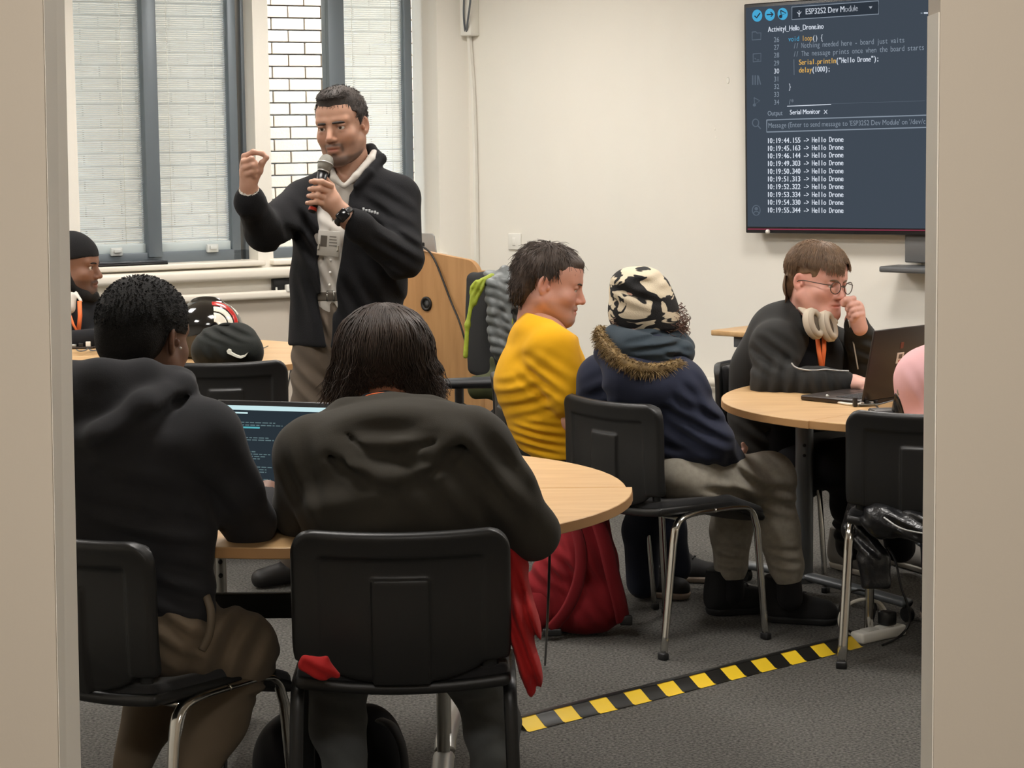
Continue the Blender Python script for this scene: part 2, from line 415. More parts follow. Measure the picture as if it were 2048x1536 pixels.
m_mortar = mk('mortar', (214, 206, 194), 0.95, bump=(120, 0.4, 0.003))
m_ground = mk('outdoor_paving', (150, 148, 142), 0.9, var=(3, 0.1))

def struct(name, mb, mat, parent=None, smooth=False):
    o = mb.build(name, mat, parent, smooth)
    if parent is None: o['kind'] = 'structure'
    return o

# floor and ceiling
m = MB(); m.add(*box(-9, 9, -3, 12.6, -0.12, 0.0)); floor = struct('floor', m, m_carpet)
m = MB(); m.add(*box(-9, 9, -3, 12.6, CEIL, CEIL + 0.12)); ceiling = struct('ceiling', m, m_ceil)

# window wall: openings measured on the inner face
S1a, zs = ws(517, 535); S1b, _ = ws(163, 535); S2a, _ = ws(880, 480); S2b, _ = ws(547, 520)
ZSILL = 0.975; ZHEAD = 2.50; WT = 0.28; LW = 7.4
m = MB()
m.add(*box(-0.3, LW, 0, WT, 0, ZSILL), MW); m.add(*box(-0.3, LW, 0, WT, ZHEAD, CEIL), MW)
for a, b in ((-0.3, S2a), (S2b, S1a), (S1b, LW)): m.add(*box(a, b, 0, WT, ZSILL, ZHEAD), MW)
wall_left = struct('wall_left', m, m_wall)
# screen wall
m = MB(); m.add(*box(0, 9.0, -0.2, 0, 0, CEIL), MT); wall_right = struct('wall_right', m, m_wall)
m = MB(); m.add(*box(0.0, 9.0, 0, 0.018, 0, 0.10), MT); struct('baseboard_right', m, m_trim)
m = MB(); m.add(*box(0, LW, -0.018, 0, 0, 0.10), MW); struct('baseboard_left', m, m_trim)
# the near walls that close the room left and right of the doorway
A = CX + WD * LW; B = np.array([-2.4, 2.32, 0]); Dn = CX + TD * 9.0; E = np.array([2.6, 2.1, 0])
def wall_between(name, p, q, th=0.12):
    d = nrm(q - p); n = np.array([-d[1], d[0], 0]); m = MB(); m.add(*box(-0.2, np.linalg.norm(q - p) + 0.2, -th / 2, th / 2, 0, CEIL), frame(p, d, n, Z3)); return struct(name, m, m_wall)
wall_between('wall_near_left', A, B); wall_between('wall_near_right', E, Dn)

# doorway partition: the photographer stands in the corridor and looks through it
YD = 2.20
def prism_pts(P, Q):
    """solid between two outlines (n,3)"""
    n = len(P); V = np.concatenate([P, Q]); F = [list(range(n))[::-1], list(range(n, 2 * n))]
    for i in range(n): F.append([i, (i + 1) % n, n + (i + 1) % n, n + i])
    return V, F
def vline(top, bot, Y, z):
    """point at height z on the edge seen from (top px at row 0) to (bot px at row 1536)"""
    a = UY(top, 0, Y); b = UY(bot, 1536, Y); t = (z - a[2]) / (b[2] - a[2]); return a + (b - a) * t
TH = 0.082; slant = np.array([0.0434, 1.0, 0]) * TH
def jamb(name, top, bot, far_x, side):
    P = np.array([[far_x, YD + 0.02 * side, 0.0], vline(top, bot, YD, 0.0), vline(top, bot, YD, CEIL), [far_x, YD + 0.02 * side, CEIL]])
    m = MB(); m.add(*prism_pts(P, P + slant)); return struct(name, m, m_door)
jamb('wall_doorway_left', 85, 117, -2.6, 1); jamb('wall_doorway_right', 1881, 1867, 2.7, -1)
def lining(name, t0, b0, t1, b1, z1, sgn):
    P0 = [vline(t0, b0, YD + 0.004, 0.0), vline(t0, b0, YD + 0.004, z1)]; P1 = [vline(t1, b1, YD + TH, 0.0), vline(t1, b1, YD + TH, z1)]
    w = np.array([0.018 * sgn, 0.0, 0])
    V = np.array([P0[0], P1[0], P1[0] + w, P0[0] + w, P0[1], P1[1], P1[1] + w, P0[1] + w]); m = MB(); m.add(V, BOXF); return struct(name, m, m_trim)
lining('trim_1', 88, 120, 129, 162, CEIL, -1)  # paler than the partition: room light on the jamb put into its colour
lining('trim_2', 1877, 1864, 1855, 1841, float(UY(1866, 24, YD)[2]), 1)
# door head and corridor shell
m = MB(); m.add(*box(-2.6, 2.7, YD + 0.001, YD + TH, 2.10, CEIL)); struct('wall_doorway_top', m, m_door)
m = MB(); m.add(*box(-2.8, 2.9, -2.2, -2.08, 0, CEIL)); struct('wall_corridor_back', m, m_door)
m = MB(); m.add(*box(-2.72, -2.6, -2.1, 2.35, 0, CEIL)); struct('wall_corridor_left', m, m_door)
m = MB(); m.add(*box(2.7, 2.82, -2.1, 2.2, 0, CEIL)); struct('wall_corridor_right', m, m_door)

# ---- windows
OFR = 0.115                          # frames sit this far back from the inner wall face
def slats(m, s0, s1, z0, z1, o, pitch=0.0105, w=0.0125, tilt=math.radians(-46)):
    n = int((z1 - z0) / pitch); c, sn = math.cos(tilt) * w / 2, math.sin(tilt) * w / 2
    for i in range(n):
        z = z0 + i * pitch
        V = np.array([[s0, o - c, z - sn], [s1, o - c, z - sn], [s1, o, z + 0.0012], [s0, o, z + 0.0012], [s1, o + c, z + sn], [s0, o + c, z + sn]])
        m.add(V, np.array([[0, 1, 2, 3], [3, 2, 4, 5]]), MW)
def window(name, sa, sb, mullions, blinds, zb, zt):
    """sa..sb the frame along the wall; mullions = [(s0, s1)]; blinds = [(s0, s1)] sashes with an integral blind"""
    o0, o1 = OFR, OFR + 0.075; fw = 0.045
    root = MB(); root.add(*rbox(sa, sb, o0, o1, zb, zb + 0.055, 0.004), MW); root.add(*rbox(sa, sb, o0, o1, zt - 0.05, zt, 0.004), MW)
    root.add(*rbox(sa, sa + fw, o0, o1, zb, zt, 0.004), MW); root.add(*rbox(sb - fw, sb, o0, o1, zb, zt, 0.004), MW)
    w = struct(name, root, m_alu, smooth=True)
    for a, b in mullions:
        q = MB(); q.add(*rbox(a, b, o0 - 0.012, o1, zb + 0.03, zt - 0.03, 0.004), MW); q.build('mullion', m_alu, w)
    edges = [sa + fw] + [x for ab in mullions for x in ab] + [sb - fw]
    for k in range(0, len(edges), 2):
        g = MB(); g.add(*box(edges[k], edges[k + 1], o0 + 0.05, o0 + 0.054, zb + 0.05, zt - 0.045), MW); g.build('pane', m_glass, w)
        g = MB(); g.add(*box(edges[k], edges[k + 1], o0 + 0.018, o0 + 0.022, zb + 0.05, zt - 0.045), MW); g.build('pane', m_glass, w)
    for a, b in blinds:
        q = MB(); slats(q, a + 0.004, b - 0.004, zb + 0.10, zt - 0.05, o0 + 0.036); sl = q.build('blind_slats', m_slat, w, smooth=False); sl['kind'] = 'stuff'
        q = MB(); q.add(*rbox(a, b, o0 + 0.024, o0 + 0.049, zb + 0.052, zb + 0.098, 0.003), MW); r = q.build('blind_bottom_rail', m_blindrail, w)
        c = a + (b - a) * 0.30
        q = MB(); q.add(*rbox(c - 0.03, c + 0.03, o0 - 0.018, o0 + 0.004, zb + 0.045, zb + 0.085, 0.004), MW); q.add(*rbox(c - 0.018, c + 0.018, o0 - 0.03, o0 - 0.016, zb + 0.06, zb + 0.078, 0.003), MW); q.build('sash_catch', m_blindrail, w)
        for t in (0.18, 0.82):
            q = MB(); q.add(*tube(np.array([[a + (b - a) * t, o0 + 0.028, zb + 0.1], [a + (b - a) * t, o0 + 0.028, zt - 0.06]]), 0.0012, 5), MW); q.build('blind_cord', m_white, w)
    return w
f1a = ws(483, 520, OFR)[0]; f1b = S1b + 0.22; f1m = (ws(322, 400, OFR - 0.01)[0], ws(294, 400, OFR - 0.01)[0])
window('window_1', f1a, f1b, [f1m], [(f1a + 0.045, f1m[0]), (f1m[1], f1b - 0.05)], ZSILL + 0.012, ZHEAD)
f2a = ws(829, 400, OFR)[0]; f2b = S2b + 0.10; f2m = (ws(689, 100, OFR - 0.01)[0], ws(657, 100, OFR - 0.01)[0])
window('window_2', f2a, f2b, [f2m], [(f2a + 0.045, f2m[0])], ZSILL + 0.012, ZHEAD)
# close the gap outside the frames so that no light leaks round them
# sills
for i, (a, b) in enumerate(((S1a - 0.02, S1b + 0.25), (S2a - 0.02, S2b + 0.02))):
    m = MB(); m.add(*rbox(a, b, -0.05, OFR + 0.01, ZSILL - 0.012, ZSILL + 0.014, 0.006), MW); struct('window_sill', m, m_trim, smooth=True)['kind'] = 'structure'
bpy.data.objects['window_sill'].name = 'trim_3'; bpy.data.objects['window_sill.001'].name = 'trim_4'
m = MB(); m.add(*rbox(S2a - 0.05, LW - 0.4, -0.075, 0.0, ZSILL - 0.078, ZSILL - 0.022, 0.018, 3), MW); struct('trim_5', m, m_trim, smooth=True)
# dado trunking below the sills
m = MB(); m.add(*rbox(0.30, LW - 0.4, -0.055, 0.0, 0.795, 0.835, 0.012, 3), MW); struct('trim_6', m, m_trim, smooth=True)
m_lower = mk('wall_paint_grey', (206, 196, 182), 0.8, var=(1.5, 0.02))
m = MB(); m.add(*box(0.0, LW, -0.006, 0.0, 0.0, 0.795), MW); struct('trim_7', m, m_lower)
# pipe low on the screen wall
tp = tt(1436, 762)
m = MB(); P = np.array([[0.9, 0.05, tp[1]], [4.5, 0.05, tp[1]]]); m.add(*tube(P, 0.022, 12), MT); struct('trim_8', m, m_trim, smooth=True)

# ---- brick building outside
BP = U(600, 200, 13.9); BP[2] = 0; BD = np.array([0.866, 0.5, 0]); BN = np.array([0.5, -0.866, 0])
MBK = frame(BP, BD, BN, Z3)
m = MB(); m.add(*box(-7, 6, -0.25, -0.0035, -0.3, 4.6), MBK); brick_wall = struct('wall_outside', m, m_mortar)
bl, bh, bt = 0.217, 0.067, 0.10
me_brick = None; cnt = 0; rnd = random.Random(5); rest = MB()
for row in range(0, 58):
    z = 0.02 + row * 0.075
    for k in range(-30, 26):
        x = k * 0.225 + (0.1125 if row % 2 else 0.0)
        near = -1.75 <= x <= 1.0 and 0.74 <= z <= 2.60
        if near:
            if me_brick is None:
                q = MB(); q.add(*rbox(0, bl, -bt, 0, 0, bh, 0.003, 1)); ob = q.build('brick', m_brick, brick_wall, smooth=False); me_brick = ob.data
            else:
                ob = bpy.data.objects.new('brick', me_brick); COL.objects.link(ob); ob.parent = brick_wall
            p = BP + BD * x + BN * rnd.uniform(-0.002, 0.004) + Z3 * z; ob.location = p; ob.rotation_euler = (0, 0, math.atan2(BD[1], BD[0])); cnt += 1
        else:
            rest.add(*box(x, x + bl, -bt, 0, z, z + bh), MBK)
o = rest.build('brickwork', m_brick, brick_wall, smooth=False); o['kind'] = 'stuff'
m = MB(); m.add(*box(-30, 30, 12.62, 40, -0.4, -0.3)); m.add(*box(-30, -9.02, -3, 12.62, -0.4, -0.3)); struct('ground_outside', m, m_ground)

# ---- ceiling lights (real luminaires of the room, out of the frame above; the corridor one is added)
m_lamp = mk_emit('lamp_diffuser', (255, 250, 244), LAMP)
m_lampc = mk_emit('corridor_fill_diffuser', (255, 250, 244), LAMP * 1.75)  # unseen corridor light, added to brighten the door jambs
def ceiling_light(x, y, label, mat, rz=-0.733):
    t = thing('ceiling_light', label, 'ceiling light', (x, y, CEIL - 0.03), rz, 'ceiling light panels')
    q = MB()
    for a in ((-0.3, 0.3, -0.3, -0.275), (-0.3, 0.3, 0.275, 0.3), (-0.3, -0.275, -0.275, 0.275), (0.275, 0.3, -0.275, 0.275)): q.add(*box(a[0], a[1], a[2], a[3], 0, 0.03))
    q.build('frame', m_white, t, smooth=False)
    q = MB(); q.add(*box(-0.275, 0.275, -0.275, 0.275, 0.004, 0.02)); q.build('diffuser', mat, t, smooth=False)
k = 0
for a in (1.5, 3.6, 5.7):
    for b in (1.3, 3.6, 5.9):
        p = CX + WD * a + TD * b
        if p[1] < 2.9: continue
        ceiling_light(p[0], p[1], 'square ceiling light %s, %s' % ({1.5: 'nearest the screen wall', 3.6: 'in the middle row', 5.7: 'farthest from the screen wall'}[a], {1.3: 'by the windows', 3.6: 'at the row centre', 5.9: 'away from the windows'}[b]), m_lamp)
ceiling_light(0.0, 0.6, 'square ceiling light panel added in the unseen corridor to brighten the jambs', m_lampc, 0)

# ================================================================== furniture
m_shell = mk('chair_shell_black', (27, 27, 27), 0.42, bump=(700, 0.25, 0.0008))
m_pad = mk('chair_fabric_black', (25, 25, 27), 0.95, bump=(500, 0.5, 0.001), sheen=0.2)
m_chrome = mk('chrome_tube', (205, 203, 198), 0.16, metal=1.0)
m_blackmetal = mk('black_painted_steel', (34, 35, 36), 0.4, metal=0.2)
m_silver = mk('silver_painted_steel', (172, 172, 168), 0.35, metal=0.6)
m_column = mk('grey_painted_column', (112, 116, 120), 0.4, metal=0.35)
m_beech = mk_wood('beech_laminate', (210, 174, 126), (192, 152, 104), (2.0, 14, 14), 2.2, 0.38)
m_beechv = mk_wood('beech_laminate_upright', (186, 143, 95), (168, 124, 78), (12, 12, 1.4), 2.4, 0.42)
m_beechedge = mk('beech_edging', (186, 142, 94), 0.45, var=(8, 0.06))

def bend_back(V):
    """curve a flat back panel and lean it; u = x, v = z, thickness along y"""
    u, w, v = V[:, 0], V[:, 1], V[:, 2]
    y = w + 0.62 * u * u - 0.022 * np.cos(v / 0.30 * math.pi)
    a = math.radians(13); z0 = 0.485
    return np.stack([u, -0.205 + y * math.cos(a) - v * math.sin(a), z0 + v * math.cos(a) + y * math.sin(a)], 1)
def chair_back_shell():
    f = Fld((-0.25, -0.035, -0.07), (0.25, 0.045, 0.32), 0.004)
    f.rbx((0, 0, 0.155), (0.232, 0.014, 0.142), 0.013); f.ell((0, 0, 0.03), (0.185, 0.014, 0.062), k=0.008)
    # rounded outline: trim the corners
    def outline(X, Y, Z):
        q = np.maximum(np.abs(X) - (0.232 - 0.058), 0); r = np.maximum(Z - (0.297 - 0.058), 0) + np.maximum(0.06 - Z, 0) * 0.55
        return np.sqrt(q * q + r * r) - 0.058 + 0 * Y
    f.cut(lambda X, Y, Z: outline(X, Y, Z), 'i')
    f.rbx((0, -0.018, 0.118), (0.172, 0.010, 0.125), 0.006, op='s', k=0.004)     # recessed field on the rear
    f.rbx((0, -0.010, 0.085), (0.062, 0.006, 0.115), 0.005, k=0.003)              # raised middle rib
    V, F = f.mesh(); return bend_back(relax(V, F, 1, 0.4)), F
def chair_back_pad():
    f = Fld((-0.24, -0.02, -0.03), (0.24, 0.06, 0.31), 0.006)
    f.rbx((0, 0.024, 0.152), (0.205, 0.018, 0.128), 0.017)
    V, F = f.mesh(); return bend_back(V), F
def chair_seat(pad):
    f = Fld((-0.26, -0.26, -0.06), (0.26, 0.27, 0.06), 0.006)
    if pad: f.rbx((0, 0.01, -0.002), (0.225, 0.215, 0.018), 0.016)
    else: f.rbx((0, 0.005, -0.018), (0.230, 0.222, 0.014), 0.012)
    V, F = f.mesh(); V[:, 2] += 0.448 + 0.35 * V[:, 0] ** 2 - 0.35 * np.maximum(V[:, 1] - 0.08, 0) - 0.03 * V[:, 1]; return V, F
_cb = MB().add(*chair_back_shell()).mesh('back_shell'); _cp = MB().add(*chair_back_pad()).mesh('back_pad')
_cs = MB().add(*chair_seat(True)).mesh('seat_pad'); _cu = MB().add(*chair_seat(False)).mesh('seat_shell')
for _m, _a in ((_cb, m_shell), (_cp, m_pad), (_cs, m_pad), (_cu, m_shell)): _m.materials.append(_a)
def leg_mesh(sx, front):
    x = 0.228 * sx
    if front: P = [(x, 0.0, 0.437), (x, 0.10, 0.437), (x, 0.165, 0.425), (x * 1.01, 0.185, 0.36), (x * 1.05, 0.215, 0.0)]
    else: P = [(x, 0.0, 0.437), (x, -0.09, 0.437), (x, -0.15, 0.420), (x * 1.01, -0.165, 0.35), (x * 1.05, -0.215, 0.0)]
    P = np.array(P); Q = np.concatenate([P[:1], smooth_path(P[:4], 2)[1:], np.linspace(P[3], P[4], 6)[1:]])
    return MB().add(*tube(Q, 0.0085, 10, 1.75, up=(0, 1, 0.02) if False else None)).mesh('leg')
def bar_mesh(sx):
    x = 0.185 * sx; P = np.array([(x, -0.08, 0.430), (x, -0.15, 0.430), (x, -0.188, 0.445), (x, -0.192, 0.49), (x, -0.200, 0.57)])
    return MB().add(*tube(smooth_path(P, 2), 0.006, 8, 3.2)).mesh('back_bracket')
_LEG = {}
def make_chair(label, loc, rotz, metal, tilt=0.0, group='stacking conference chairs'):
    t = thing('conference_chair', label, 'chair', (loc[0], loc[1], 0), rotz, group)
    key = metal.name
    if key not in _LEG:
        L = [leg_mesh(sx, fr) for sx in (-1, 1) for fr in (0, 1)] + [bar_mesh(-1), bar_mesh(1)]
        cross = MB()
        for y in (-0.12, 0.13): cross.add(*tube(np.array([(-0.226, y, 0.424), (0.226, y, 0.424)]), 0.009, 8))
        for q in L: q.materials.append(metal if q.name.startswith('leg') else m_blackmetal)
        ft = []
        for sx in (-1, 1):
            for y in (-0.215, 0.215):
                q = MB(); q.add(*rbox(0.2394 * sx - 0.016, 0.2394 * sx + 0.016, y - 0.011, y + 0.011, 0.0, 0.022, 0.004)); fm = q.mesh('glide'); fm.materials.append(m_black); ft.append(fm)
        c1 = cross.mesh('cross_bar'); c1.materials.append(metal); _LEG[key] = (L, c1, ft)
    L, c1, ft = _LEG[key]
    def put(name, me, par=t):
        o = bpy.data.objects.new(name, me); COL.objects.link(o); o.parent = par; return o
    b = put('backrest', _cb); put('back_cushion', _cp, b); s = put('seat_cushion', _cs); put('seat_shell', _cu)
    for i in range(4): g = put('leg', L[i]); put('glide', ft[i], g)
    put('back_bracket', L[4]); put('back_bracket', L[5]); put('cross_bar', c1)
    return t
R = math.radians
def at_floor(px, py): return UZ(px, py, 0.0)
make_chair('black-legged conference chair nearest the door, its back to the camera, red garment on it', (-0.243, 4.77), R(1), m_blackmetal)
make_chair('chrome-legged conference chair at the left door jamb, carrying the short-haired person in a black hoodie', (-0.805, 4.72), R(-35), m_chrome)
make_chair('chrome-legged conference chair carrying the person in the navy parka and cow-print hat', (0.480, 6.91), R(-53), m_chrome)
make_chair('conference chair under the man in the yellow t-shirt', (0.205, 7.49), R(-75), m_chrome)
make_chair('conference chair behind the person with beige headphones by the screen wall', (1.03, 7.86), R(-122), m_chrome)
make_chair('chrome-legged conference chair at the right door jamb with a black coat on it', (1.275, 6.57), R(-20), m_chrome)
make_chair('empty conference chair in front of the far table, below the black bag and helmet', (-1.09, 8.30), R(8), m_chrome)

# ---- half-round tables on columns
def half_disc(R_, n=36):
    a = np.linspace(math.pi, 2 * math.pi, n); return np.stack([R_ * np.cos(a), R_ * np.sin(a)], 1)
def half_table(label, ctr, rz, R_, cols, feet, beam, r_col, m_col, m_foot, off=0.0, group='half-round classroom tables'):
    t = thing('half_round_table', label, 'table', (ctr[0], ctr[1], 0), 0, group)
    M = xf((ctr[0], ctr[1], 0.705), rz); P = half_disc(R_); P[:, 0] += off; V, F = prism(P, 0.025, 0.0015)
    q = MB().add(V, F, M); q.build('table_top', m_beech, t, smooth=True, world=True, flat_angle=40)
    Pe = np.array([[R_ * math.cos(a) + off, R_ * math.sin(a), 0.0125] for a in np.linspace(math.pi, 2 * math.pi, 40)])
    q = MB(); Pz = np.repeat(Pe, 1, 0)
    n = len(Pe); out = Pe.copy(); out[:, 0] = off + (Pe[:, 0] - off) * (1 + 0.0012 / R_); out[:, 1] *= (1 + 0.0012 / R_)
    V = np.concatenate([out + [0, 0, -0.0105], out + [0, 0, 0.0105]]); F = [[i, i + 1, n + i + 1, n + i] for i in range(n - 1)]
    q.add(V, F, M).build('edge_band', m_beechedge, t, world=True)
    for i, c in enumerate(cols):
        q = MB(); V, F = lathe([(r_col, 0.06), (r_col, 0.705)], 20); q.add(V + [c[0], c[1], 0], F); leg = q.build('column_leg', m_col, t, world=True, flat_angle=40)
        q = MB(); V, F = lathe([(r_col * 1.35, 0.055), (r_col * 1.35, 0.075), (r_col * 1.05, 0.085)], 20); q.add(V + [c[0], c[1], 0], F); q.build('base_ring', m_col, leg, world=True, flat_angle=40)
        q = MB(); V, F = lathe([(r_col * 1.9, 0.645), (r_col * 1.9, 0.69), (r_col * 1.2, 0.704)], 20); q.add(V + [c[0], c[1], 0], F); q.build('hinge_collar', m_col, leg, world=True, flat_angle=40)
        for zz in (0.50, 0.535):
            q = MB(); d = nrm(-np.array([c[0], c[1], 0])); V, F = lathe([(0.006, 0), (0.006, 0.003), (0.002, 0.004)], 10)
            q.add(V, F, frame((c[0] + d[0] * r_col, c[1] + d[1] * r_col, zz), (d[1], -d[0], 0), (0, 0, 1), d)); q.build('bolt', m_blackmetal, leg, world=True)
        a, b = feet[i]; a = np.array(a, float); b = np.array(b, float); cc = np.array(c, float)
        q = MB(); Pp = np.array([[*a, 0.062], [*(a * 0.6 + cc * 0.4), 0.070], [*cc, 0.078], [*(b * 0.6 + cc * 0.4), 0.070], [*b, 0.062]])
        q.add(*tube(smooth_path(Pp, 2), 0.016, 10, 1.7)); fo = q.build('foot', m_foot, t, world=True)
        for e in (a, b):
            q = MB(); V, F = lathe([(0.012, -0.011), (0.025, -0.009), (0.025, 0.009), (0.012, 0.011)], 16)
            d = nrm(np.append(b - a, 0)); q.add(V, F, frame((e[0], e[1], 0.026), d, Z3, np.cross(d, Z3))); q.build('castor', m_black, fo, world=True, flat_angle=40)
    if beam:
        p, q2, z0, z1, th = beam; p = np.array([p[0], p[1], 0]); q2 = np.array([q2[0], q2[1], 0]); d = nrm(q2 - p); nn = np.array([-d[1], d[0], 0])
        q = MB(); q.add(*rbox(0, np.linalg.norm(q2 - p), -th / 2, th / 2, z0, z1, 0.004), frame(p, d, nn, Z3)); q.build('cross_beam', m_blackmetal, t, world=True)
    return t
FT = (-0.463, 5.385)
half_table('half-round beech table nearest the door, its curved front edge behind the black-legged chair', FT, 0.0, 0.757,
           [(FT[0] - 0.283, 5.30), (FT[0] + 0.283, 5.30)], [((FT[0] - 0.283, 5.30), (FT[0] - 0.283, 4.86)), ((FT[0] + 0.283, 5.34), (FT[0] + 0.283, 4.88))],
           ((FT[0] - 0.30, 5.16), (FT[0] + 0.30, 5.16), 0.462, 0.522, 0.03), 0.016, m_silver, m_silver)
half_table('half-round beech table pushed against the nearest one, its curve towards the man in yellow', (FT[0], 5.39), math.pi, 0.742,
           [(FT[0] - 0.283, 5.50), (FT[0] + 0.283, 5.47)], [((FT[0] - 0.283, 5.44), (FT[0] - 0.283, 5.95)), ((FT[0] + 0.283, 5.40), (FT[0] + 0.31, 6.05))],
           None, 0.015, m_silver, m_silver)
RT = (1.44, 7.12)
half_table('half-round beech table by the screen wall in front of the person with headphones', RT, math.atan2(0.69, 0.72) + math.pi, 0.755,
           [(1.0, 7.47), (1.56, 7.98)], [((0.83, 7.75), (1.285, 7.07)), ((1.38, 8.2), (1.8, 7.5))],
           ((1.0, 7.47), (1.56, 7.98), 0.50, 0.575, 0.03), 0.031, m_column, m_column)
half_table('half-round beech table at the right door jamb beside the chair with the black coat', RT, math.atan2(0.69, 0.72), 0.750,
           [(1.62, 6.85), (1.98, 7.25)], [((1.50, 7.0), (1.78, 6.72)), ((1.86, 7.42), (2.1, 7.1))], None, 0.031, m_column, m_column)
LT = (-1.50, 8.87)
half_table('half-round beech table by the windows, near half with the black bag on it', LT, 0.05, 0.755,
           [(-1.78, 8.80), (-1.22, 8.80)], [((-1.78, 8.84), (-1.78, 8.35)), ((-1.22, 8.84), (-1.22, 8.35))], None, 0.022, m_silver, m_silver)
half_table('half-round beech table by the windows, in front of the man in the black beanie', (LT[0], LT[1] + 0.004), math.pi + 0.05, 0.755,
           [(-1.78, 8.97), (-1.22, 8.97)], [((-1.78, 8.93), (-1.78, 9.40)), ((-1.22, 8.93), (-1.22, 9.40))], None, 0.022, m_silver, m_silver)

# ---- wall screen
m_bezel = mk('screen_bezel', (30, 30, 33), 0.35)
m_screen = mk_emit('screen_slate', (68, 77, 88), 0.9)
m_tw = mk_emit('screen_text_white', (224, 232, 244), 0.9); m_tg = mk_emit('screen_text_grey', (142, 154, 168), 0.85); m_to = mk_emit('screen_text_amber', (226, 178, 92), 0.9)
m_tb = mk_emit('screen_text_blue', (74, 170, 214), 0.95); m_ti = mk_emit('screen_icon_grey', (96, 107, 120), 0.9); m_tr = mk_emit('screen_line_red', (150, 62, 84), 0.8); m_td = mk_emit('screen_field', (52, 60, 70), 0.8)
TI = 0.10
th_ = R(0.55); tex = TD * math.cos(th_) + Z3 * math.sin(th_); tez = Z3 * math.cos(th_) - TD * math.sin(th_)
_pt = lambda px, py, i=TI: UP(px, py, CX + TN * i, TN)
O_ = _pt(1491, 466); TVH = float((_pt(1491, 8) - O_) @ tez); TVW = TVH * 1.755
MTV = frame(O_, tex, TN, tez)
tv = thing('wall_screen', 'large black-framed wall screen showing program code and a serial monitor', 'screen', tuple(O_))
m = MB(); m.add(*rbox(0, TVW, -0.07, 0.0, 0, TVH, 0.006), MTV); m.build('housing', m_bezel, tv, world=True)
m = MB(); m.add(*box(0.3, TVW - 0.3, -0.1, -0.07, 0.25, TVH - 0.25), MTV); m.build('wall_bracket', m_blackmetal, tv, smooth=False, world=True)
m = MB(); m.add(*box(0.013, TVW - 0.013, -0.01, 0.0012, 0.030, TVH - 0.018), MTV); scr = m.build('display', m_screen, tv, smooth=False, world=True)
TS = TI + 0.0022
def sp(cx, cy, i=TS): return _pt(1440 + cx / 3.2, cy / 3.2, i)
_tx = {}
def tmb(mat): return _tx.setdefault(mat.name, (MB(), mat))[0]
def stext(s, x0, x1, y, mat, size=14.0, mono=True, bold=0.0):
    """text seen from crop x0 to x1 with its baseline at crop row y"""
    p = sp(x0, y); w = float((sp(x1, y) - p) @ tex); mpp = np.linalg.norm(p - CAMP) / FPX / 3.2
    h = size * mpp * 3.2 / 0.72
    if mono: text_mesh(tmb(mat), s, p, tex, tez, h, w / len(s), bold * mpp * 3.2)
    else:
        q = MB(); x = text_mesh(q, s, p, tex, tez, h); k = w / x
        for V, in zip(q.V):
            V[:] = p + np.outer((V - p) @ tex * k, tex) + np.outer((V - p) @ tez, tez)
        for b in ((0, bold * mpp * 3.2) if bold else (0,)):
            mm = tmb(mat); base = mm.n
            for V in q.V: mm.V.append(V + tex * b); mm.n += len(V)
            for kf, fs in q.F.items():
                for f in fs: mm.F.setdefault(kf, []).append(f + base)
def sline(pts, mat, w=2.0, i=TS, closed=False):
    P = np.array([sp(a, b, i) for a, b in pts]); mpp = np.linalg.norm(P[0] - CAMP) / FPX / 3.2
    if closed: P = np.concatenate([P, P[:1]])
    tmb(mat).add(*tube(P, w * mpp / 2, 4))
def sfill(pts, mat, i=TS):
    P = np.array([sp(a, b, i) for a, b in pts]); tmb(mat).add(P, [list(range(len(P)))])
def scirc(cx, cy, r, mat, i=TS, n=20, asp=1.0):
    sfill([(cx + r * asp * math.cos(2 * math.pi * k / n), cy + r * math.sin(2 * math.pi * k / n)) for k in range(n)], mat, i)
for cx, cy in ((238, 100), (319, 94), (401, 89)): scirc(cx, cy, 39, m_tb, TS, 24, 0.83)
TS2 = TS + 0.002
sline([(222, 102), (234, 114), (256, 84)], m_td, 9, TS2); sline([(300, 94), (338, 92)], m_td, 8, TS2); sline([(324, 78), (340, 92), (326, 106)], m_td, 8, TS2)
sline([(388, 66), (422, 84), (392, 100), (388, 66)], m_td, 8, TS2); scirc(388, 106, 11, m_td, TS2)
sfill([(460, 45), (1015, 5), (1015, 90), (460, 125)], m_td); sline([(460, 45), (1015, 5), (1015, 90), (460, 125)], m_tg, 5, TS2, True)
TSsave = TS; TS = TS2
stext('ESP32S2 Dev Module', 548, 885, 92, m_tw, 11.5, False, 0.8)
sline([(507, 108), (507, 66)], m_tw, 5); sline([(494, 78), (507, 94), (520, 74)], m_tw, 4); sfill([(952, 40), (976, 38), (964, 60)], m_tw)
stext('Activity1_Hello_Drone.ino', 306, 665, 205, m_tw, 10.5, False, 0.5)
for n_, y_ in zip(range(26, 35), (270, 319, 369, 420, 471, 522, 570, 620, 670)): stext(str(n_), 344, 380, y_, m_tw if n_ == 30 else m_tg, 10)
stext('void', 437, 507, 266, m_tb, 10.5); stext('loop', 524, 592, 262, m_to, 10.5); stext('() {', 592, 660, 259, m_tw, 10.5)
stext('// Nothing needed here - board just waits', 470, 1182, 310, m_tg, 10.5)
stext('// The message prints once when the board starts', 470, 1308, 362, m_tg, 10.5)
stext('Serial.println', 504, 742, 415, m_to, 10.5, True, 0.5); stext('("Hello Drone");', 742, 1018, 404, m_tw, 10.5, True, 0.5)
stext('delay', 504, 588, 465, m_to, 10.5, True, 0.5); stext('(1000);', 588, 706, 461, m_tw, 10.5, True, 0.5); stext('}', 438, 456, 570, m_tw, 10.5); stext('/*', 438, 472, 668, m_tg, 10)
sline([(473, 380), (474, 480)], m_tg, 2)
sline([(430, 680), (710, 668)], m_tw, 5); sline([(710, 664), (1312, 645)], m_ti, 2)
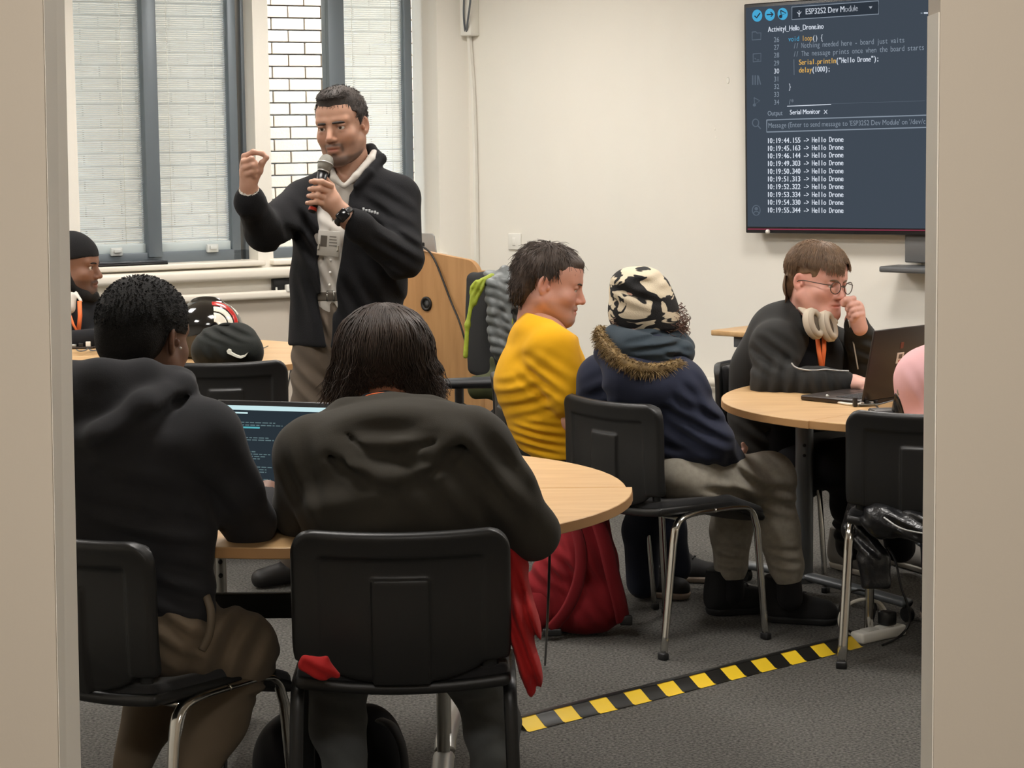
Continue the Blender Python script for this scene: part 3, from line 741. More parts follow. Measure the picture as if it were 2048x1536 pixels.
stext('Output', 305, 402, 740, m_tg, 9.5, False, 0.3); stext('Serial Monitor', 447, 643, 733, m_tw, 9.5, False, 0.6); sline([(666, 704), (686, 728)], m_tw, 4); sline([(686, 704), (666, 728)], m_tw, 4)
sline([(299, 768), (1360, 736), (1360, 814), (299, 845)], m_tg, 7, closed=True)
stext("Message (Enter to send message to 'ESP32S2 Dev Module' on '/dev/c", 310, 1318, 818, m_tg, 10, False)
for s_, y_ in zip(('10:19:44.155', '10:19:45.163', '10:19:46.144', '10:19:49.303', '10:19:50.340', '10:19:51.313', '10:19:52.322', '10:19:53.334', '10:19:54.330', '10:19:55.344'), (917, 966, 1014, 1063, 1113, 1162, 1211, 1261, 1310, 1360)):
    stext(s_ + ' -> Hello Drone', 300, 790, y_, m_tw, 10.5, True, 0.7)
sline([(206, 205), (230, 203), (236, 212), (262, 210), (262, 252), (206, 256)], m_ti, 6, closed=True)
sline([(212, 345), (262, 341), (262, 392), (212, 396)], m_ti, 6, closed=True); sline([(222, 372), (230, 380)], m_ti, 5); sline([(236, 384), (250, 383)], m_ti, 5)
for k_ in (210, 226, 242): sline([(k_, 482), (k_, 543)], m_ti, 9)
sline([(246, 486), (260, 541)], m_ti, 8)
sline([(218, 625), (255, 645), (222, 668), (218, 625)], m_ti, 6); scirc(220, 672, 10, m_ti)
sline([(228 + 20 * math.cos(a), 786 + 24 * math.sin(a)) for a in np.linspace(0, 2 * math.pi, 20)], m_ti, 7); sline([(242, 804), (260, 824)], m_ti, 8)
sline([(232 + 25 * math.cos(a), 1346 + 32 * math.sin(a)) for a in np.linspace(0, 2 * math.pi, 24)], m_ti, 6); scirc(232, 1336, 11, m_ti); sline([(214, 1366), (222, 1354), (242, 1354), (250, 1366)], m_ti, 6)
sline([(178, 1466), (1340, 1475)], m_tr, 7)
sline([(1285, 84), (1295, 84)], m_tg, 6); sline([(1306, 83), (1330, 83)], m_tw, 9)
for nm, (mb_, mt_) in _tx.items():
    o = mb_.build('screen_print', mt_, scr, smooth=False, world=True); o['kind'] = 'stuff'
m = MB(); V, F = lathe([(0.0, 0), (0.010, 0.0), (0.010, 0.012), (0.004, 0.016)], 12); m.add(V, F, frame(_pt(1537, 463, TI + 0.002), TD, Z3, TN)); m.build('indicator', m_white, tv, world=True)
# camera bar on its bracket below the screen
m_dgrey = mk('dark_grey_plastic', (98, 98, 98), 0.5); m_mgrey = mk('mid_grey_plastic', (92, 94, 96), 0.45)
cbp = _pt(1838, 540, 0.02)
cbr = thing('camera_bracket', 'grey bracket with a flat camera shelf hanging under the wall screen', 'bracket', tuple(cbp))
MC = frame(cbp, TD, TN, Z3); px = np.linalg.norm(cbp - CAMP) / FPX
m = MB(); m.add(*rbox(-0.045, 0.10, 0.0, 0.05, 0.035, 0.165, 0.006), MC); m.build('upright', m_dgrey, cbr, world=True)
m = MB(); m.add(*rbox(-0.11, 0.16, 0.0, 0.16, -0.005, 0.022, 0.008), MC); m.build('shelf', m_mgrey, cbr, world=True)
# light switch, wall scuffs, corner trunking with cables
sw = _pt(1031, 483, 0.0)
o = thing('light_switch', 'white square light switch on the cream wall left of the man in yellow', 'switch', tuple(sw)); MS = frame(sw, TD, TN, Z3)
m = MB(); m.add(*rbox(-0.043, 0.043, 0, 0.011, -0.043, 0.043, 0.004), MS); m.build('plate', m_white, o, world=True)
m = MB(); m.add(*rbox(-0.012, 0.012, 0.009, 0.016, -0.02, 0.02, 0.003), MS); m.build('rocker', m_white, o, world=True)
trk = thing('cable_trunking', 'white cable trunking with a socket box in the far corner of the room', 'trunking', tuple(_pt(950, 300, 0)))
m = MB(); P = [_pt(938, 70, 0.02), _pt(946, 180, 0.02), _pt(950, 300, 0.02), _pt(953, 520, 0.02), _pt(954, 640, 0.02)]; m.add(*tube(np.array(P), 0.013, 4, 1.2)); m.build('channel', m_white, trk, smooth=False, world=True)
bx = _pt(946, 30, 0.0); MX = frame(bx, TD, TN, Z3); m = MB(); m.add(*rbox(-0.03, 0.045, 0, 0.07, -0.11, 0.14, 0.006), MX); m.build('socket_box', m_white, trk, world=True)
m_cable = mk('grey_cable', (96, 100, 104), 0.5); m_cableb = mk('black_cable', (20, 20, 21), 0.45); m_cablew = mk('white_cable', (225, 222, 212), 0.45)
cl = MB(); P = smooth_path([_pt(931, -40, 0.10), _pt(927, 12, 0.10), _pt(928, 45, 0.09), _pt(931, 66, 0.06)], 2); cl.add(*tube(P, 0.006, 6)); P = smooth_path([_pt(945, -40, 0.11), _pt(940, 10, 0.11), _pt(935, 45, 0.1), _pt(933, 66, 0.06)], 2); cl.add(*tube(P, 0.006, 6))
cl.build('cable', m_cable, trk, world=True)
m_scuff = mk('filler_patch', (245, 242, 232), 0.9)
o = thing('wall_filler', 'small white filler spots on the cream wall left of the screen', 'filler', tuple(_pt(1456, 162, 0)))
m = MB()
for px_, py_, r_ in ((1456, 161, 0.011), (1430, 258, 0.005), (1432, 275, 0.004)):
    V, F = lathe([(r_, 0), (r_ * 0.8, 0.0015), (0.001, 0.002)], 10); m.add(V, F, frame(_pt(px_, py_, 0.0), TD * 0.8, Z3 * 1.5, TN))
m.build('patch', m_scuff, o, world=True)

# ---- double socket on the window wall
so = UP(562, 573, CX + WN * 0.0, WN); ss = thing('wall_socket', 'black double wall socket with white plugs under the window sill', 'socket', tuple(so)); MSo = frame(so, -WD, WN, Z3)
m = MB(); m.add(*rbox(-0.055, 0.075, 0, 0.03, -0.042, 0.042, 0.004), MSo); m.build('plate', m_black, ss, world=True)
for dx in (0.02, 0.055):
    m = MB(); m.add(*rbox(dx - 0.016, dx + 0.022, 0.03, 0.062, -0.026, 0.012, 0.006), MSo); m.build('plug', m_white, ss, world=True)
m = MB(); m.add(*rbox(-0.045, -0.035, 0.03, 0.036, -0.03, 0.0, 0.002), MSo); m.build('rocker', m_white, ss, world=True)
m = MB(); P = smooth_path([so + WN * 0.05 + WD * -0.02 + Z3 * -0.03, so + WN * 0.06 + Z3 * -0.10 + WD * -0.05, so + WN * 0.03 + WD * -0.06 - Z3 * 0.3, so + WN * 0.05 + WD * 0.02 - Z3 * 0.6], 3); m.add(*tube(P, 0.004, 6)); m.build('cable', m_cableb, ss, world=True)

# ---- lectern
m_grommet = mk('grommet_black', (18, 17, 16), 0.5)
lp = U(890, 700, 9.05); lp[2] = 0
lec = thing('lectern', 'beech lectern with a rounded front panel and a cable hole, behind the speaker', 'lectern', tuple(lp)); ML = frame(lp, TD, TN, Z3)
def lxz(px, py, i=0.0):
    p = UP(px, py, lp + TN * i, TN); return float((p - lp) @ TD), float(p[2])
xl, zl = lxz(778, 489); xr, zr = lxz(966, 560); z1 = lxz(940, 513)[1]; zt0 = lxz(830, 496)[1]
out = [(xl, 0.02), (xr, 0.02), (xr, zr - 0.02)] + [(xr - 0.075 + 0.075 * math.cos(a), z1 - 0.08 + 0.07 * math.sin(a)) for a in np.linspace(0.0, 1.35, 8)] + [(lxz(830, 496)[0], zt0), (xl, zl)]
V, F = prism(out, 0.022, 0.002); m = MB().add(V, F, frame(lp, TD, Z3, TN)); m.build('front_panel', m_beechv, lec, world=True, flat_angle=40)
gx, gz = lxz(861, 607); m = MB(); V, F = lathe([(0.018, 0.0), (0.030, 0.0), (0.030, 0.006), (0.022, 0.008), (0.018, 0.003)], 24, False); m.add(V, F, frame(lp + TD * gx + Z3 * gz + TN * 0.022, TD, Z3, TN)); V, F = lathe([(0.0, 0), (0.022, 0.0), (0.022, 0.003), (0, 0.003)], 20); m.add(V, F, frame(lp + TD * gx + Z3 * gz + TN * 0.022, TD, Z3, TN)); m.build('cable_grommet', m_grommet, lec, world=True)
for x in (xl, xr - 0.022):
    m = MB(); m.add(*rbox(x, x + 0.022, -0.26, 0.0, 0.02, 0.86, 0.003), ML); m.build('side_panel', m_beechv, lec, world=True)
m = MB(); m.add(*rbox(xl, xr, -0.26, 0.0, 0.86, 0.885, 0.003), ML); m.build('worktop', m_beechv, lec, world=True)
m = MB(); m.add(*rbox(xl + 0.02, xr - 0.02, -0.24, -0.02, 0.02, 0.06, 0.003), ML); m.build('plinth', m_blackmetal, lec, world=True)
# upper shelf carrying a silver laptop
zsh = zt0 - 0.10
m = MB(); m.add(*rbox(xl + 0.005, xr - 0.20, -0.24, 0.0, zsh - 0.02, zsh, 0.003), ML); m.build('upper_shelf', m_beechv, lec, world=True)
m_alum = mk('laptop_silver', (176, 176, 174), 0.35, metal=0.5)
l0 = lxz(802, 500, -0.1); l1 = lxz(878, 497, -0.1); lt = lxz(868, 467, -0.1)
lap = thing('silver_laptop', 'silver laptop on top of the lectern beside the speaker', 'laptop', tuple(lp + TD * l0[0] + TN * -0.1 + Z3 * zsh))
m = MB(); w0 = l1[0] - l0[0]
out = np.array([(l0[0], zsh + 0.004), (l1[0], zsh + 0.004), (lt[0] + 0.005, lt[1] - 0.01), (lt[0] - 0.008, lt[1]), (l0[0] + 0.02, lt[1])]); V, F = prism(out, 0.007, 0.001); m.add(V, F, frame(lp + TN * -0.1, TD, Z3, TN)); m.build('lid', m_alum, lap, world=True, flat_angle=30)
m = MB(); m.add(*rbox(l0[0], l1[0], -0.23, -0.1, zsh, zsh + 0.014, 0.004), ML); m.build('base', m_alum, lap, world=True)
lc = thing('lectern_cable', 'thin black cable hanging down the front of the lectern', 'cable', tuple(lp + TN * 0.03))
P = smooth_path([lp + TD * a + Z3 * b + TN * c for (a, b), c in ((lxz(838, 488), 0.05), (lxz(858, 490), 0.04), (lxz(877, 510), 0.03), (lxz(900, 570), 0.03), (lxz(915, 610), 0.03), (lxz(936, 640), 0.05), (lxz(950, 690), 0.05))], 3)
m = MB().add(*tube(P, 0.004, 6)); m.build('cord', m_cableb, lc, world=True); m = MB(); m.add(*rbox(-0.03, 0.03, -0.02, 0.02, -0.008, 0.01, 0.004), frame(lp + TD * lxz(843, 489)[0] + Z3 * lxz(843, 489)[1] + TN * 0.03, TD, TN, Z3)); m.build('connector', m_black, lc, world=True)
# ---- small folding desk top behind the person with headphones
dp = U(1497, 664, 9.6)
sd = thing('side_desk', 'pale beech desk top against the screen wall, left of the person with headphones', 'desk', (dp[0], dp[1], 0)); MD = frame((dp[0], dp[1], 0), TD, TN, Z3); zd = dp[2]
xa = -0.115
m = MB(); m.add(*rbox(xa, 0.75, -0.25, 0.12, zd - 0.012, zd + 0.012, 0.004), MD); m.build('table_top', m_beech, sd, world=True)
m = MB(); m.add(*rbox(xa + 0.10, xa + 0.14, -0.2, 0.09, zd - 0.06, zd - 0.012, 0.003), MD); m.build('top_bracket', m_column, sd, world=True)
for xx in (xa + 0.12, 0.6):
    m = MB(); m.add(*rbox(xx - 0.02, xx + 0.02, -0.07, -0.03, 0.0, zd - 0.012, 0.004), MD); m.build('leg', m_column, sd, world=True)

# ================================================================== people
def skin(name): return mk(name, (200, 150, 130), 0.5, attr='tint', sss=0.12, bump=(400, 0.06, 0.001), var=(40, 0.06))
m_skin = skin('skin')
def fabric(name, rgb, rough=0.92, bumps=(380, 0.35, 0.0012), sheen=0.05, var=(9, 0.07)):
    return mk(name, rgb, rough, bump=bumps, sheen=min(sheen, 0.06), var=var, spec=0.15)
def proj(X, Y, Z):
    z = Z - EYE; d = X * _f[0] + Y * _f[1] + z * _f[2]
    return 1024 + FPX * (X * _r[0] + Y * _r[1] + z * _r[2]) / d, 768 - FPX * (X * _u[0] + Y * _u[1] + z * _u[2]) / d, d
def lerp_tab(q, tab):
    ks = np.array([a for a, _ in tab], float); vs = np.array([b for _, b in tab], float); return np.interp(q, ks, vs).astype(np.float32)
def L(f, pts, k=0.03, op='u'):
    """limb through points (px, py, depth, radius)"""
    P = [U(a, b, c) for a, b, c, _ in pts]; Rr = [q[3] for q in pts]
    for i in range(len(P) - 1): f.cone(P[i], P[i + 1], Rr[i], Rr[i + 1], k, op)
    return f
def around(pts, pad):
    P = np.array([U(*q[:3]) for q in pts]); return P.min(0) - pad, P.max(0) + pad
def hframe(c, yaw, pitch=0.0, roll=0.0, s=1.0):
    """head frame: yaw 0 looks at the camera side (-Y), positive turns to image right; pitch < 0 looks down; roll > 0 leans to image right"""
    fw = np.array([math.sin(yaw) * math.cos(pitch), -math.cos(yaw) * math.cos(pitch), math.sin(pitch)])
    rt = nrm(np.cross(fw, Z3)); up = np.cross(rt, fw)
    rt, up = rt * math.cos(roll) + up * math.sin(roll), up * math.cos(roll) - rt * math.sin(roll)
    return frame(c, rt * s, fw * s, up * s)
def head_mesh(wide=1.0, jaw=1.0, nose=1.0, chin=0.0, h=0.003, open_eyes=True, ears=True, neck=0.056, full=0.0, nape=-0.038, lid=0.0):
    f = Fld((-0.105, -0.125, -0.215), (0.105, 0.145, 0.135), h)
    w = wide
    f.ell((0, -0.012, 0.035), (0.077 * w, 0.098, 0.082)); f.ell((0, 0.026, -0.028), (0.064 * w, 0.066, 0.088), k=0.04)
    f.ell((0, 0.022, -0.058), (0.060 * w, 0.060, 0.052), k=0.03)
    f.ell((0, 0.052, 0.045), (0.058 * w, 0.040, 0.045), k=0.03)                                   # forehead
    for sx in (-1, 1):
        f.cone((0.054 * w * sx * jaw, 0.0, -0.052), (0.022 * sx, 0.074, -0.100 - chin), 0.020 + full, 0.017 + full, 0.03)
        f.ell((0.041 * w * sx, 0.060, -0.030), (0.024 + full, 0.026, 0.024), k=0.025)
        f.cone((0.012 * sx, 0.090, 0.020), (0.046 * sx, 0.074, 0.020), 0.010, 0.010, 0.014)      # brow
    f.ell((0, 0.077, -0.100 - chin), (0.022, 0.019, 0.017), k=0.02)
    for sx in (-1, 1): f.ell((0.032 * sx, 0.108, 0.000), (0.021, 0.022, 0.013), k=0.012, op='s')
    f.cone((0, 0.090, 0.006), (0, 0.113 * nose, -0.034), 0.0085, 0.0110, 0.014)
    for sx in (-1, 1): f.ell((0.0115 * sx, 0.100, -0.039), (0.0085, 0.0105, 0.0075), k=0.008)
    f.ell((0, 0.092, -0.062), (0.024, 0.012, 0.010), k=0.012); f.ell((0, 0.089, -0.077), (0.020, 0.012, 0.008), k=0.012)
    f.rbx((0, 0.105, -0.0695), (0.023, 0.010, 0.0012), 0.001, op='s', k=0.004)
    for sx in (-1, 1):                                                                             # lids over the eyeballs
        f.ell((0.032 * sx, 0.081, 0.0085 - lid), (0.0175, 0.0140, 0.0062 + lid * 0.6), k=0.004); f.ell((0.032 * sx, 0.079, -0.0125), (0.016, 0.0125, 0.0055), k=0.004)
    if ears:
        for sx in (-1, 1):
            Re = rotm('Z', sx * 0.42) @ rotm('X', 0.12)
            f.ell((0.081 * w * sx, -0.010, -0.008), (0.008, 0.019, 0.031), Re, k=0.006); f.ell((0.0885 * w * sx, -0.006, -0.004), (0.0075, 0.0115, 0.020), Re, k=0.003, op='s'); f.ell((0.083 * w * sx, 0.006, -0.012), (0.005, 0.006, 0.009), Re, k=0.003)
    f.cone((0, -0.022, -0.060), (0, nape, -0.155), neck, neck + 0.004, 0.03)
    V, F = f.mesh(); return relax(V, F, 1, 0.35), F
def head_tint(V, base, stub=0.0, stub_col=(70, 60, 55), flush=0.25, beard=0.0):
    c = np.tile(np.array(lin(base)), (len(V), 1)); x, y, z = V[:, 0], V[:, 1], V[:, 2]
    def g(cx, cy, cz, r): return np.exp(-(((np.abs(x) - cx) / r[0]) ** 2 + ((y - cy) / r[1]) ** 2 + ((z - cz) / r[2]) ** 2))
    red = np.array([1.06, 0.80, 0.78]); k = (flush * (g(0.042, 0.07, -0.03, (0.025, 0.04, 0.025)) + g(0.0, 0.113, -0.034, (0.016, 0.02, 0.018)) + 1.2 * g(0.085, -0.01, 0.0, (0.02, 0.03, 0.04))))[:, None]
    c = c * (1 - np.clip(k, 0, 1) + np.clip(k, 0, 1) * red)
    lips = np.clip(1.3 * g(0, 0.10, -0.0695, (0.020, 0.02, 0.0085)), 0, 1)[:, None]; c = c * (1 - lips) + lips * c * np.array([0.86, 0.58, 0.58])
    if stub:
        m = np.clip((-(z + 0.044)) / 0.012, 0, 1) * np.clip((z + 0.135) / 0.02, 0, 1) * np.clip((y - 0.0) / 0.03, 0, 1) * (1 - lips[:, 0]); m = np.maximum(m, g(0, 0.10, -0.054, (0.024, 0.03, 0.006)))
        c = c * (1 - stub * m[:, None]) + stub * m[:, None] * np.array(lin(stub_col))
    if beard:
        jl = np.clip((-(z + 0.088 + 0.25 * np.clip(0.06 - y, 0, 1) * -1.0)) / 0.010, 0, 1) * np.clip((y + 0.002) / 0.012, 0, 1) * np.clip((z + 0.128) / 0.008, 0, 1)
        mo = np.clip(1.6 * g(0.012, 0.102, -0.0560, (0.016, 0.03, 0.0042)), 0, 1) + np.clip(1.3 * g(0.028, 0.088, -0.068, (0.005, 0.03, 0.012)), 0, 1) + np.clip(1.4 * g(0.0, 0.10, -0.088, (0.010, 0.03, 0.006)), 0, 1)
        m = (np.clip(jl + mo, 0, 1) * (1 - lips[:, 0]) * beard)[:, None]; c = c * (1 - m) + m * np.array(lin(stub_col))
    eye = np.clip(g(0.032, 0.092, 0.0, (0.016, 0.02, 0.008)), 0, 1)[:, None]; c = c * (1 - 0.35 * eye)
    return c
def eyeballs(person, M, gaze=0.0, iris=(60, 45, 35)):
    for sx in (-1, 1):
        n = 16; a = np.linspace(0, math.pi, n); b = np.linspace(0, 2 * math.pi, 25)[:-1]
        V = np.array([[math.sin(i) * math.cos(j), math.cos(i), math.sin(i) * math.sin(j)] for i in a for j in b]) * 0.0118
        F = [[i * 24 + j, i * 24 + (j + 1) % 24, (i + 1) * 24 + (j + 1) % 24, (i + 1) * 24 + j] for i in range(n - 1) for j in range(24)]
        ang = np.repeat(a, 24); c = np.where((ang < 0.52)[:, None], np.array(lin(iris)), np.array(lin((214, 206, 198)))); c = np.where((ang < 0.2)[:, None], np.array([0.005] * 3), c)
        V = V @ rotm('Z', gaze).T + np.array([0.032 * sx, 0.0800, -0.0012])
        q = MB().add(V, F, M); q.C = [c]; q.build('eye', mk('eye', (200, 200, 200), 0.15, attr='tint'), person, world=True)
def brows(person, M, mat, th=0.0035, lift=0.0):
    for sx in (-1, 1):
        P = np.array([[0.011 * sx, 0.1000, 0.0145], [0.026 * sx, 0.0985, 0.0185 + lift], [0.040 * sx, 0.0900, 0.018 + lift], [0.050 * sx, 0.0790, 0.0125]])
        P = smooth_path(P, 2); q = MB(); q.add(*tube(P, th * np.interp(np.linspace(0, 1, len(P)), [0, 0.2, 0.7, 1], [0.7, 1, 0.9, 0.3]), 6, 1.0), M); q.build('eyebrow', mat, person, world=True)
class Person:
    def __init__(s, label, base):
        s.root = thing('person', label, 'person', tuple(base)); s.b = MB()
    def flesh(s, V, F, rgb, M=None, c=None):
        s.b.add(V, F, M); s.b.C.append(np.tile(np.array(lin(rgb)), (len(V), 1)) if c is None else c)
    def done(s): return s.b.build('body', m_skin, s.root, world=True)
    def cloth(s, name, f, mat, it=1, par=None):
        V, F = f.mesh(); V = relax(V, F, it, 0.4) if it else V; return MB().add(V, F).build(name, mat, par or s.root, world=True)
def strand_mesh(mb, P, r0, r1=None, n=3):
    P = np.asarray(P); m = len(P); rr = np.linspace(r0, r1 if r1 is not None else r0 * 0.4, m); mb.add(*tube(P, rr, n, caps=False))
def scalp_cap(pts_cut, rx=0.082, ry=0.104, rz=0.088, h=0.004, bump=0.003, seed=0, c=(0, -0.014, 0.036), freq=60):
    """hair shell in head coordinates: pts_cut(X,Y,Z) < 0 is kept"""
    f = Fld((-0.13, -0.15, -0.17), (0.13, 0.14, 0.17), h); f.ell(c, (rx, ry, rz))
    f.cut(pts_cut, 'i')
    rs = np.random.RandomState(seed); ph = rs.rand(6) * 6
    f.disp(lambda X, Y, Z: 0.7 * bump * (np.sin(X * freq + ph[0] + 2 * np.sin(Z * 23)) * np.sin(Y * freq * 0.9 + ph[1]) + 0.6 * np.sin(Z * freq * 1.3 + ph[2] + X * 30)))
    return f

def tufts(mb, M, n, c, r, ok, ln, lift, flow, seed=0, r0=0.0012):
    """short hairs lying on the ellipsoid c, r (head coordinates); ok(p) tells where they grow; flow = combing direction"""
    rs = np.random.RandomState(seed); c = np.array(c); r = np.array(r); k = 0
    while k < n:
        v = rs.randn(3); v /= np.linalg.norm(v); p = c + v * r
        if not ok(p): k += 0.2; continue
        k += 1; fl = np.array(flow(p), float); fl = fl - v * (fl @ v); fl = nrm(nrm(fl) + rs.uniform(-0.3, 0.3, 3)); l = rs.uniform(*ln)
        P = np.array([p - v * 0.002, p + fl * l * 0.35 + v * lift * 0.8, p + fl * l * 0.7 + v * lift, p + fl * l + v * lift * rs.uniform(-1.0, 0.6)]); strand_mesh(mb, P @ M[:, :3].T + M[:, 3], r0, r0 * 0.35)
# ---------------------------------------------------------------- the speaker
m_fleece = fabric('black_fleece', (28, 28, 30), bumps=(260, 0.45, 0.002), sheen=0.04)
m_shirt = fabric('grey_white_shirt', (206, 201, 193), 0.85, (500, 0.2, 0.0006), 0.05, (18, 0.05))
m_trouser = fabric('brown_grey_chinos', (104, 93, 82), 0.9, (420, 0.25, 0.0008), 0.1)
m_hairdark = mk('hair_dark_brown', (46, 38, 33), 0.7, bump=(260, 0.7, 0.002), var=(60, 0.3))
m_shoe = mk('black_shoe', (24, 22, 21), 0.5)
def speaker():
    p = Person('man standing with a microphone, black fleece over a pale shirt, hand raised', UZ(680, 1196, 0.0))
    tone = (184, 140, 116)
    M = hframe(U(684, 251, 7.55), R(-19), R(-5), R(-5), 1.06)
    V, F = head_mesh(wide=0.93, jaw=1.02, chin=0.006, nose=1.0, lid=0.0022); p.flesh(V, F, tone, M, head_tint(V, tone, 0.32, (70, 56, 48), 0.3, 0.8))
    eyeballs(p.root, M, 0.0); brows(p.root, M, m_hairdark, 0.0042, -0.003)
    # hair: short on the sides, fuller on top
    def keep(X, Y, Z):
        line = np.where(Y > 0.035, 0.046 - 0.006 * np.sin(X * 60 + 1.0) - 0.1 * np.clip(np.abs(X) - 0.05, 0, 1), np.where(Y > -0.005, 0.046 - (0.035 - Y) * 1.4, -0.010 - 0.9 * np.clip(-0.02 - Y, 0, 1)))
        line = np.where((Y > 0.0) & (Y < 0.022) & (np.abs(X) > 0.06), -0.012, line)
        return np.maximum(line - Z, -(Z + 0.075)) * 0.8
    f = scalp_cap(keep, 0.0785, 0.104, 0.089, 0.0035, 0.0026, 3, (0, -0.009, 0.039), 105); f.ell((0, 0.036, 0.094), (0.052, 0.056, 0.030), k=0.02)
    V, F = f.mesh(); hr = MB().add(V, F, M).build('hair', m_hairdark, p.root, world=True)
    q = MB(); tufts(q, M, 1300, (0, -0.009, 0.039), (0.0790, 0.1045, 0.0895), lambda t: t[2] > (0.064 if t[1] > 0.035 else 0.0 if t[1] > 0.0 else -0.02), (0.010, 0.018), 0.0022, lambda t: (t[0] * 4, 0.5, -0.4), 4); tufts(q, M, 700, (0, 0.036, 0.094), (0.0525, 0.0565, 0.0305), lambda t: t[2] > 0.085, (0.008, 0.016), 0.003, lambda t: (t[0] * 8, 0.6, 0), 5); q.build('hair_strands', m_hairdark, hr, world=True)['kind'] = 'stuff'
    side = nrm(U(800, 392, 7.55) - U(597, 398, 7.67))
    # body under the clothes
    f = Fld(*around([(470, 330, 7.1), (850, 1200, 8.1)], 0.06), 0.009)
    f.seg(U(690, 640, 7.6), U(697, 400, 7.6), (0.15, 0.09), (0.16, 0.09), side); L(f, [(700, 380, 7.6, 0.07), (703, 310, 7.58, 0.056)])
    L(f, [(700, 380, 7.6, 0.05), (605, 408, 7.66, 0.05), (530, 462, 7.42, 0.042), (499, 390, 7.22, 0.030), (497, 372, 7.2, 0.028)]); L(f, [(700, 380, 7.6, 0.05), (795, 402, 7.56, 0.05), (800, 515, 7.42, 0.042), (700, 440, 7.27, 0.030), (684, 428, 7.25, 0.029)])
    L(f, [(645, 640, 7.6, 0.08), (628, 930, 7.64, 0.06), (592, 1120, 7.93, 0.04)]); L(f, [(732, 640, 7.6, 0.08), (738, 930, 7.52, 0.06), (742, 1150, 7.56, 0.04)])
    V, F = f.mesh(); p.flesh(V, F, tone)
    # raised hand: fingertips pinched
    f = Fld(*around([(470, 290, 7.1), (545, 400, 7.28)], 0.02), 0.0025); k = 0.007
    L(f, [(498, 395, 7.205, 0.027), (497, 368, 7.195, 0.025), (499, 350, 7.19, 0.029)], 0.02); f.ell(U(500, 338, 7.19), (0.033, 0.017, 0.037), k=0.02)
    L(f, [(486, 330, 7.185, 0.011), (489, 313, 7.18, 0.0098), (507, 304, 7.17, 0.009), (524, 307, 7.165, 0.0080), (534, 314, 7.162, 0.0066)], k)                      # index
    L(f, [(486, 341, 7.178, 0.0115), (488, 324, 7.168, 0.0102), (503, 318, 7.155, 0.0092), (511, 331, 7.160, 0.0080)], k)
    L(f, [(487, 351, 7.176, 0.011), (490, 336, 7.164, 0.0100), (505, 331, 7.152, 0.0090), (511, 343, 7.160, 0.0078)], k)
    L(f, [(490, 360, 7.178, 0.010), (494, 348, 7.166, 0.0090), (506, 344, 7.158, 0.0080), (509, 353, 7.166, 0.0070)], k)
    L(f, [(508, 360, 7.185, 0.014), (519, 342, 7.175, 0.0110), (524, 326, 7.168, 0.0095), (533, 317, 7.163, 0.0070)], k)                                              # thumb
    V, F = f.mesh(); p.flesh(V, F, (186, 142, 120))
    # hand round the microphone
    f = Fld(*around([(600, 345, 7.15), (710, 445, 7.32)], 0.02), 0.0025)
    L(f, [(700, 440, 7.262, 0.030), (682, 425, 7.25, 0.029), (664, 406, 7.236, 0.032)], 0.02); f.ell(U(655, 395, 7.232), (0.036, 0.017, 0.038), rotm('Y', -0.7), k=0.02)
    for (a, b) in (((662, 372), (622, 362)), ((656, 384), (619, 377)), ((650, 397), (617, 391)), ((648, 409), (614, 405))):
        mx = (a[0] * 0.55 + b[0] * 0.45, a[1] * 0.5 + b[1] * 0.5 - 3); r = 0.0103 if b[1] < 400 else 0.0092
        L(f, [(a[0], a[1], 7.222, r), (mx[0], mx[1], 7.196, r * 0.97), (b[0] + 7, b[1] + 1, 7.205, r * 0.90), (b[0], b[1] + 1, 7.232, r * 0.75)], 0.005)
    L(f, [(672, 398, 7.245, 0.014), (662, 372, 7.275, 0.0115), (650, 356, 7.285, 0.0095)], 0.008)
    V, F = f.mesh(); p.flesh(V, F, (190, 146, 122))
    # shirt
    f = Fld(*around([(600, 300, 7.3), (800, 640, 7.9)], 0.05), 0.005)
    f.seg(U(690, 600, 7.6), U(694, 480, 7.6), (0.172, 0.120), (0.178, 0.122), side); f.seg(U(694, 480, 7.6), U(700, 385, 7.6), (0.178, 0.122), (0.15, 0.088), side)
    f.seg(U(700, 385, 7.6), U(704, 350, 7.6), (0.12, 0.085), (0.070, 0.066), side, 0.03)
    f.cut(lambda X, Y, Z: (lambda q: np.maximum(np.abs(q[0] - 688 - (352 - q[1]) * 0.25) - np.clip((372 - q[1]) * 0.85, 0, 60), q[2] - 7.56))(proj(X, Y, Z)) * 0.0017)
    L(f, [(690, 372, 7.485, 0.008), (712, 352, 7.498, 0.013), (742, 318, 7.555, 0.014), (748, 305, 7.60, 0.012)], 0.008); L(f, [(686, 372, 7.485, 0.008), (668, 356, 7.50, 0.013), (660, 335, 7.56, 0.012)], 0.008)
    f.fold(U(672, 560, 7.48), (0.9, 0, 0.4), 0.045, 0.0022, (0.09, 0.1, 0.14)); f.fold(U(660, 430, 7.48), (0.5, 0, 0.9), 0.05, 0.002, (0.08, 0.1, 0.10))
    sh = p.cloth('shirt', f, m_shirt)
    for y in (395, 470, 520, 545, 570): q = MB(); Vb, Fb = lathe([(0.0, 0), (0.005, 0), (0.005, 0.0015), (0, 0.002)], 10); c = U(663 - (y - 480) * 0.04, y, 7.474); q.add(Vb, Fb, frame(c, (1, 0, 0), Z3, (0, -1, 0))); q.build('button', m_white, sh, world=True)
    L(f := Fld(*around([(478, 370, 7.1), (520, 400, 7.3)], 0.04), 0.0035), [(499, 398, 7.222, 0.034), (498, 384, 7.205, 0.0335)], 0.01); L(f, [(498, 382, 7.20, 0.028), (498, 370, 7.19, 0.029)], 0.003, 's'); p.cloth('shirt_cuff', f, m_shirt, par=sh)
    # fleece jacket
    f = Fld(*around([(465, 280, 7.1), (850, 705, 7.95)], 0.05), 0.006)
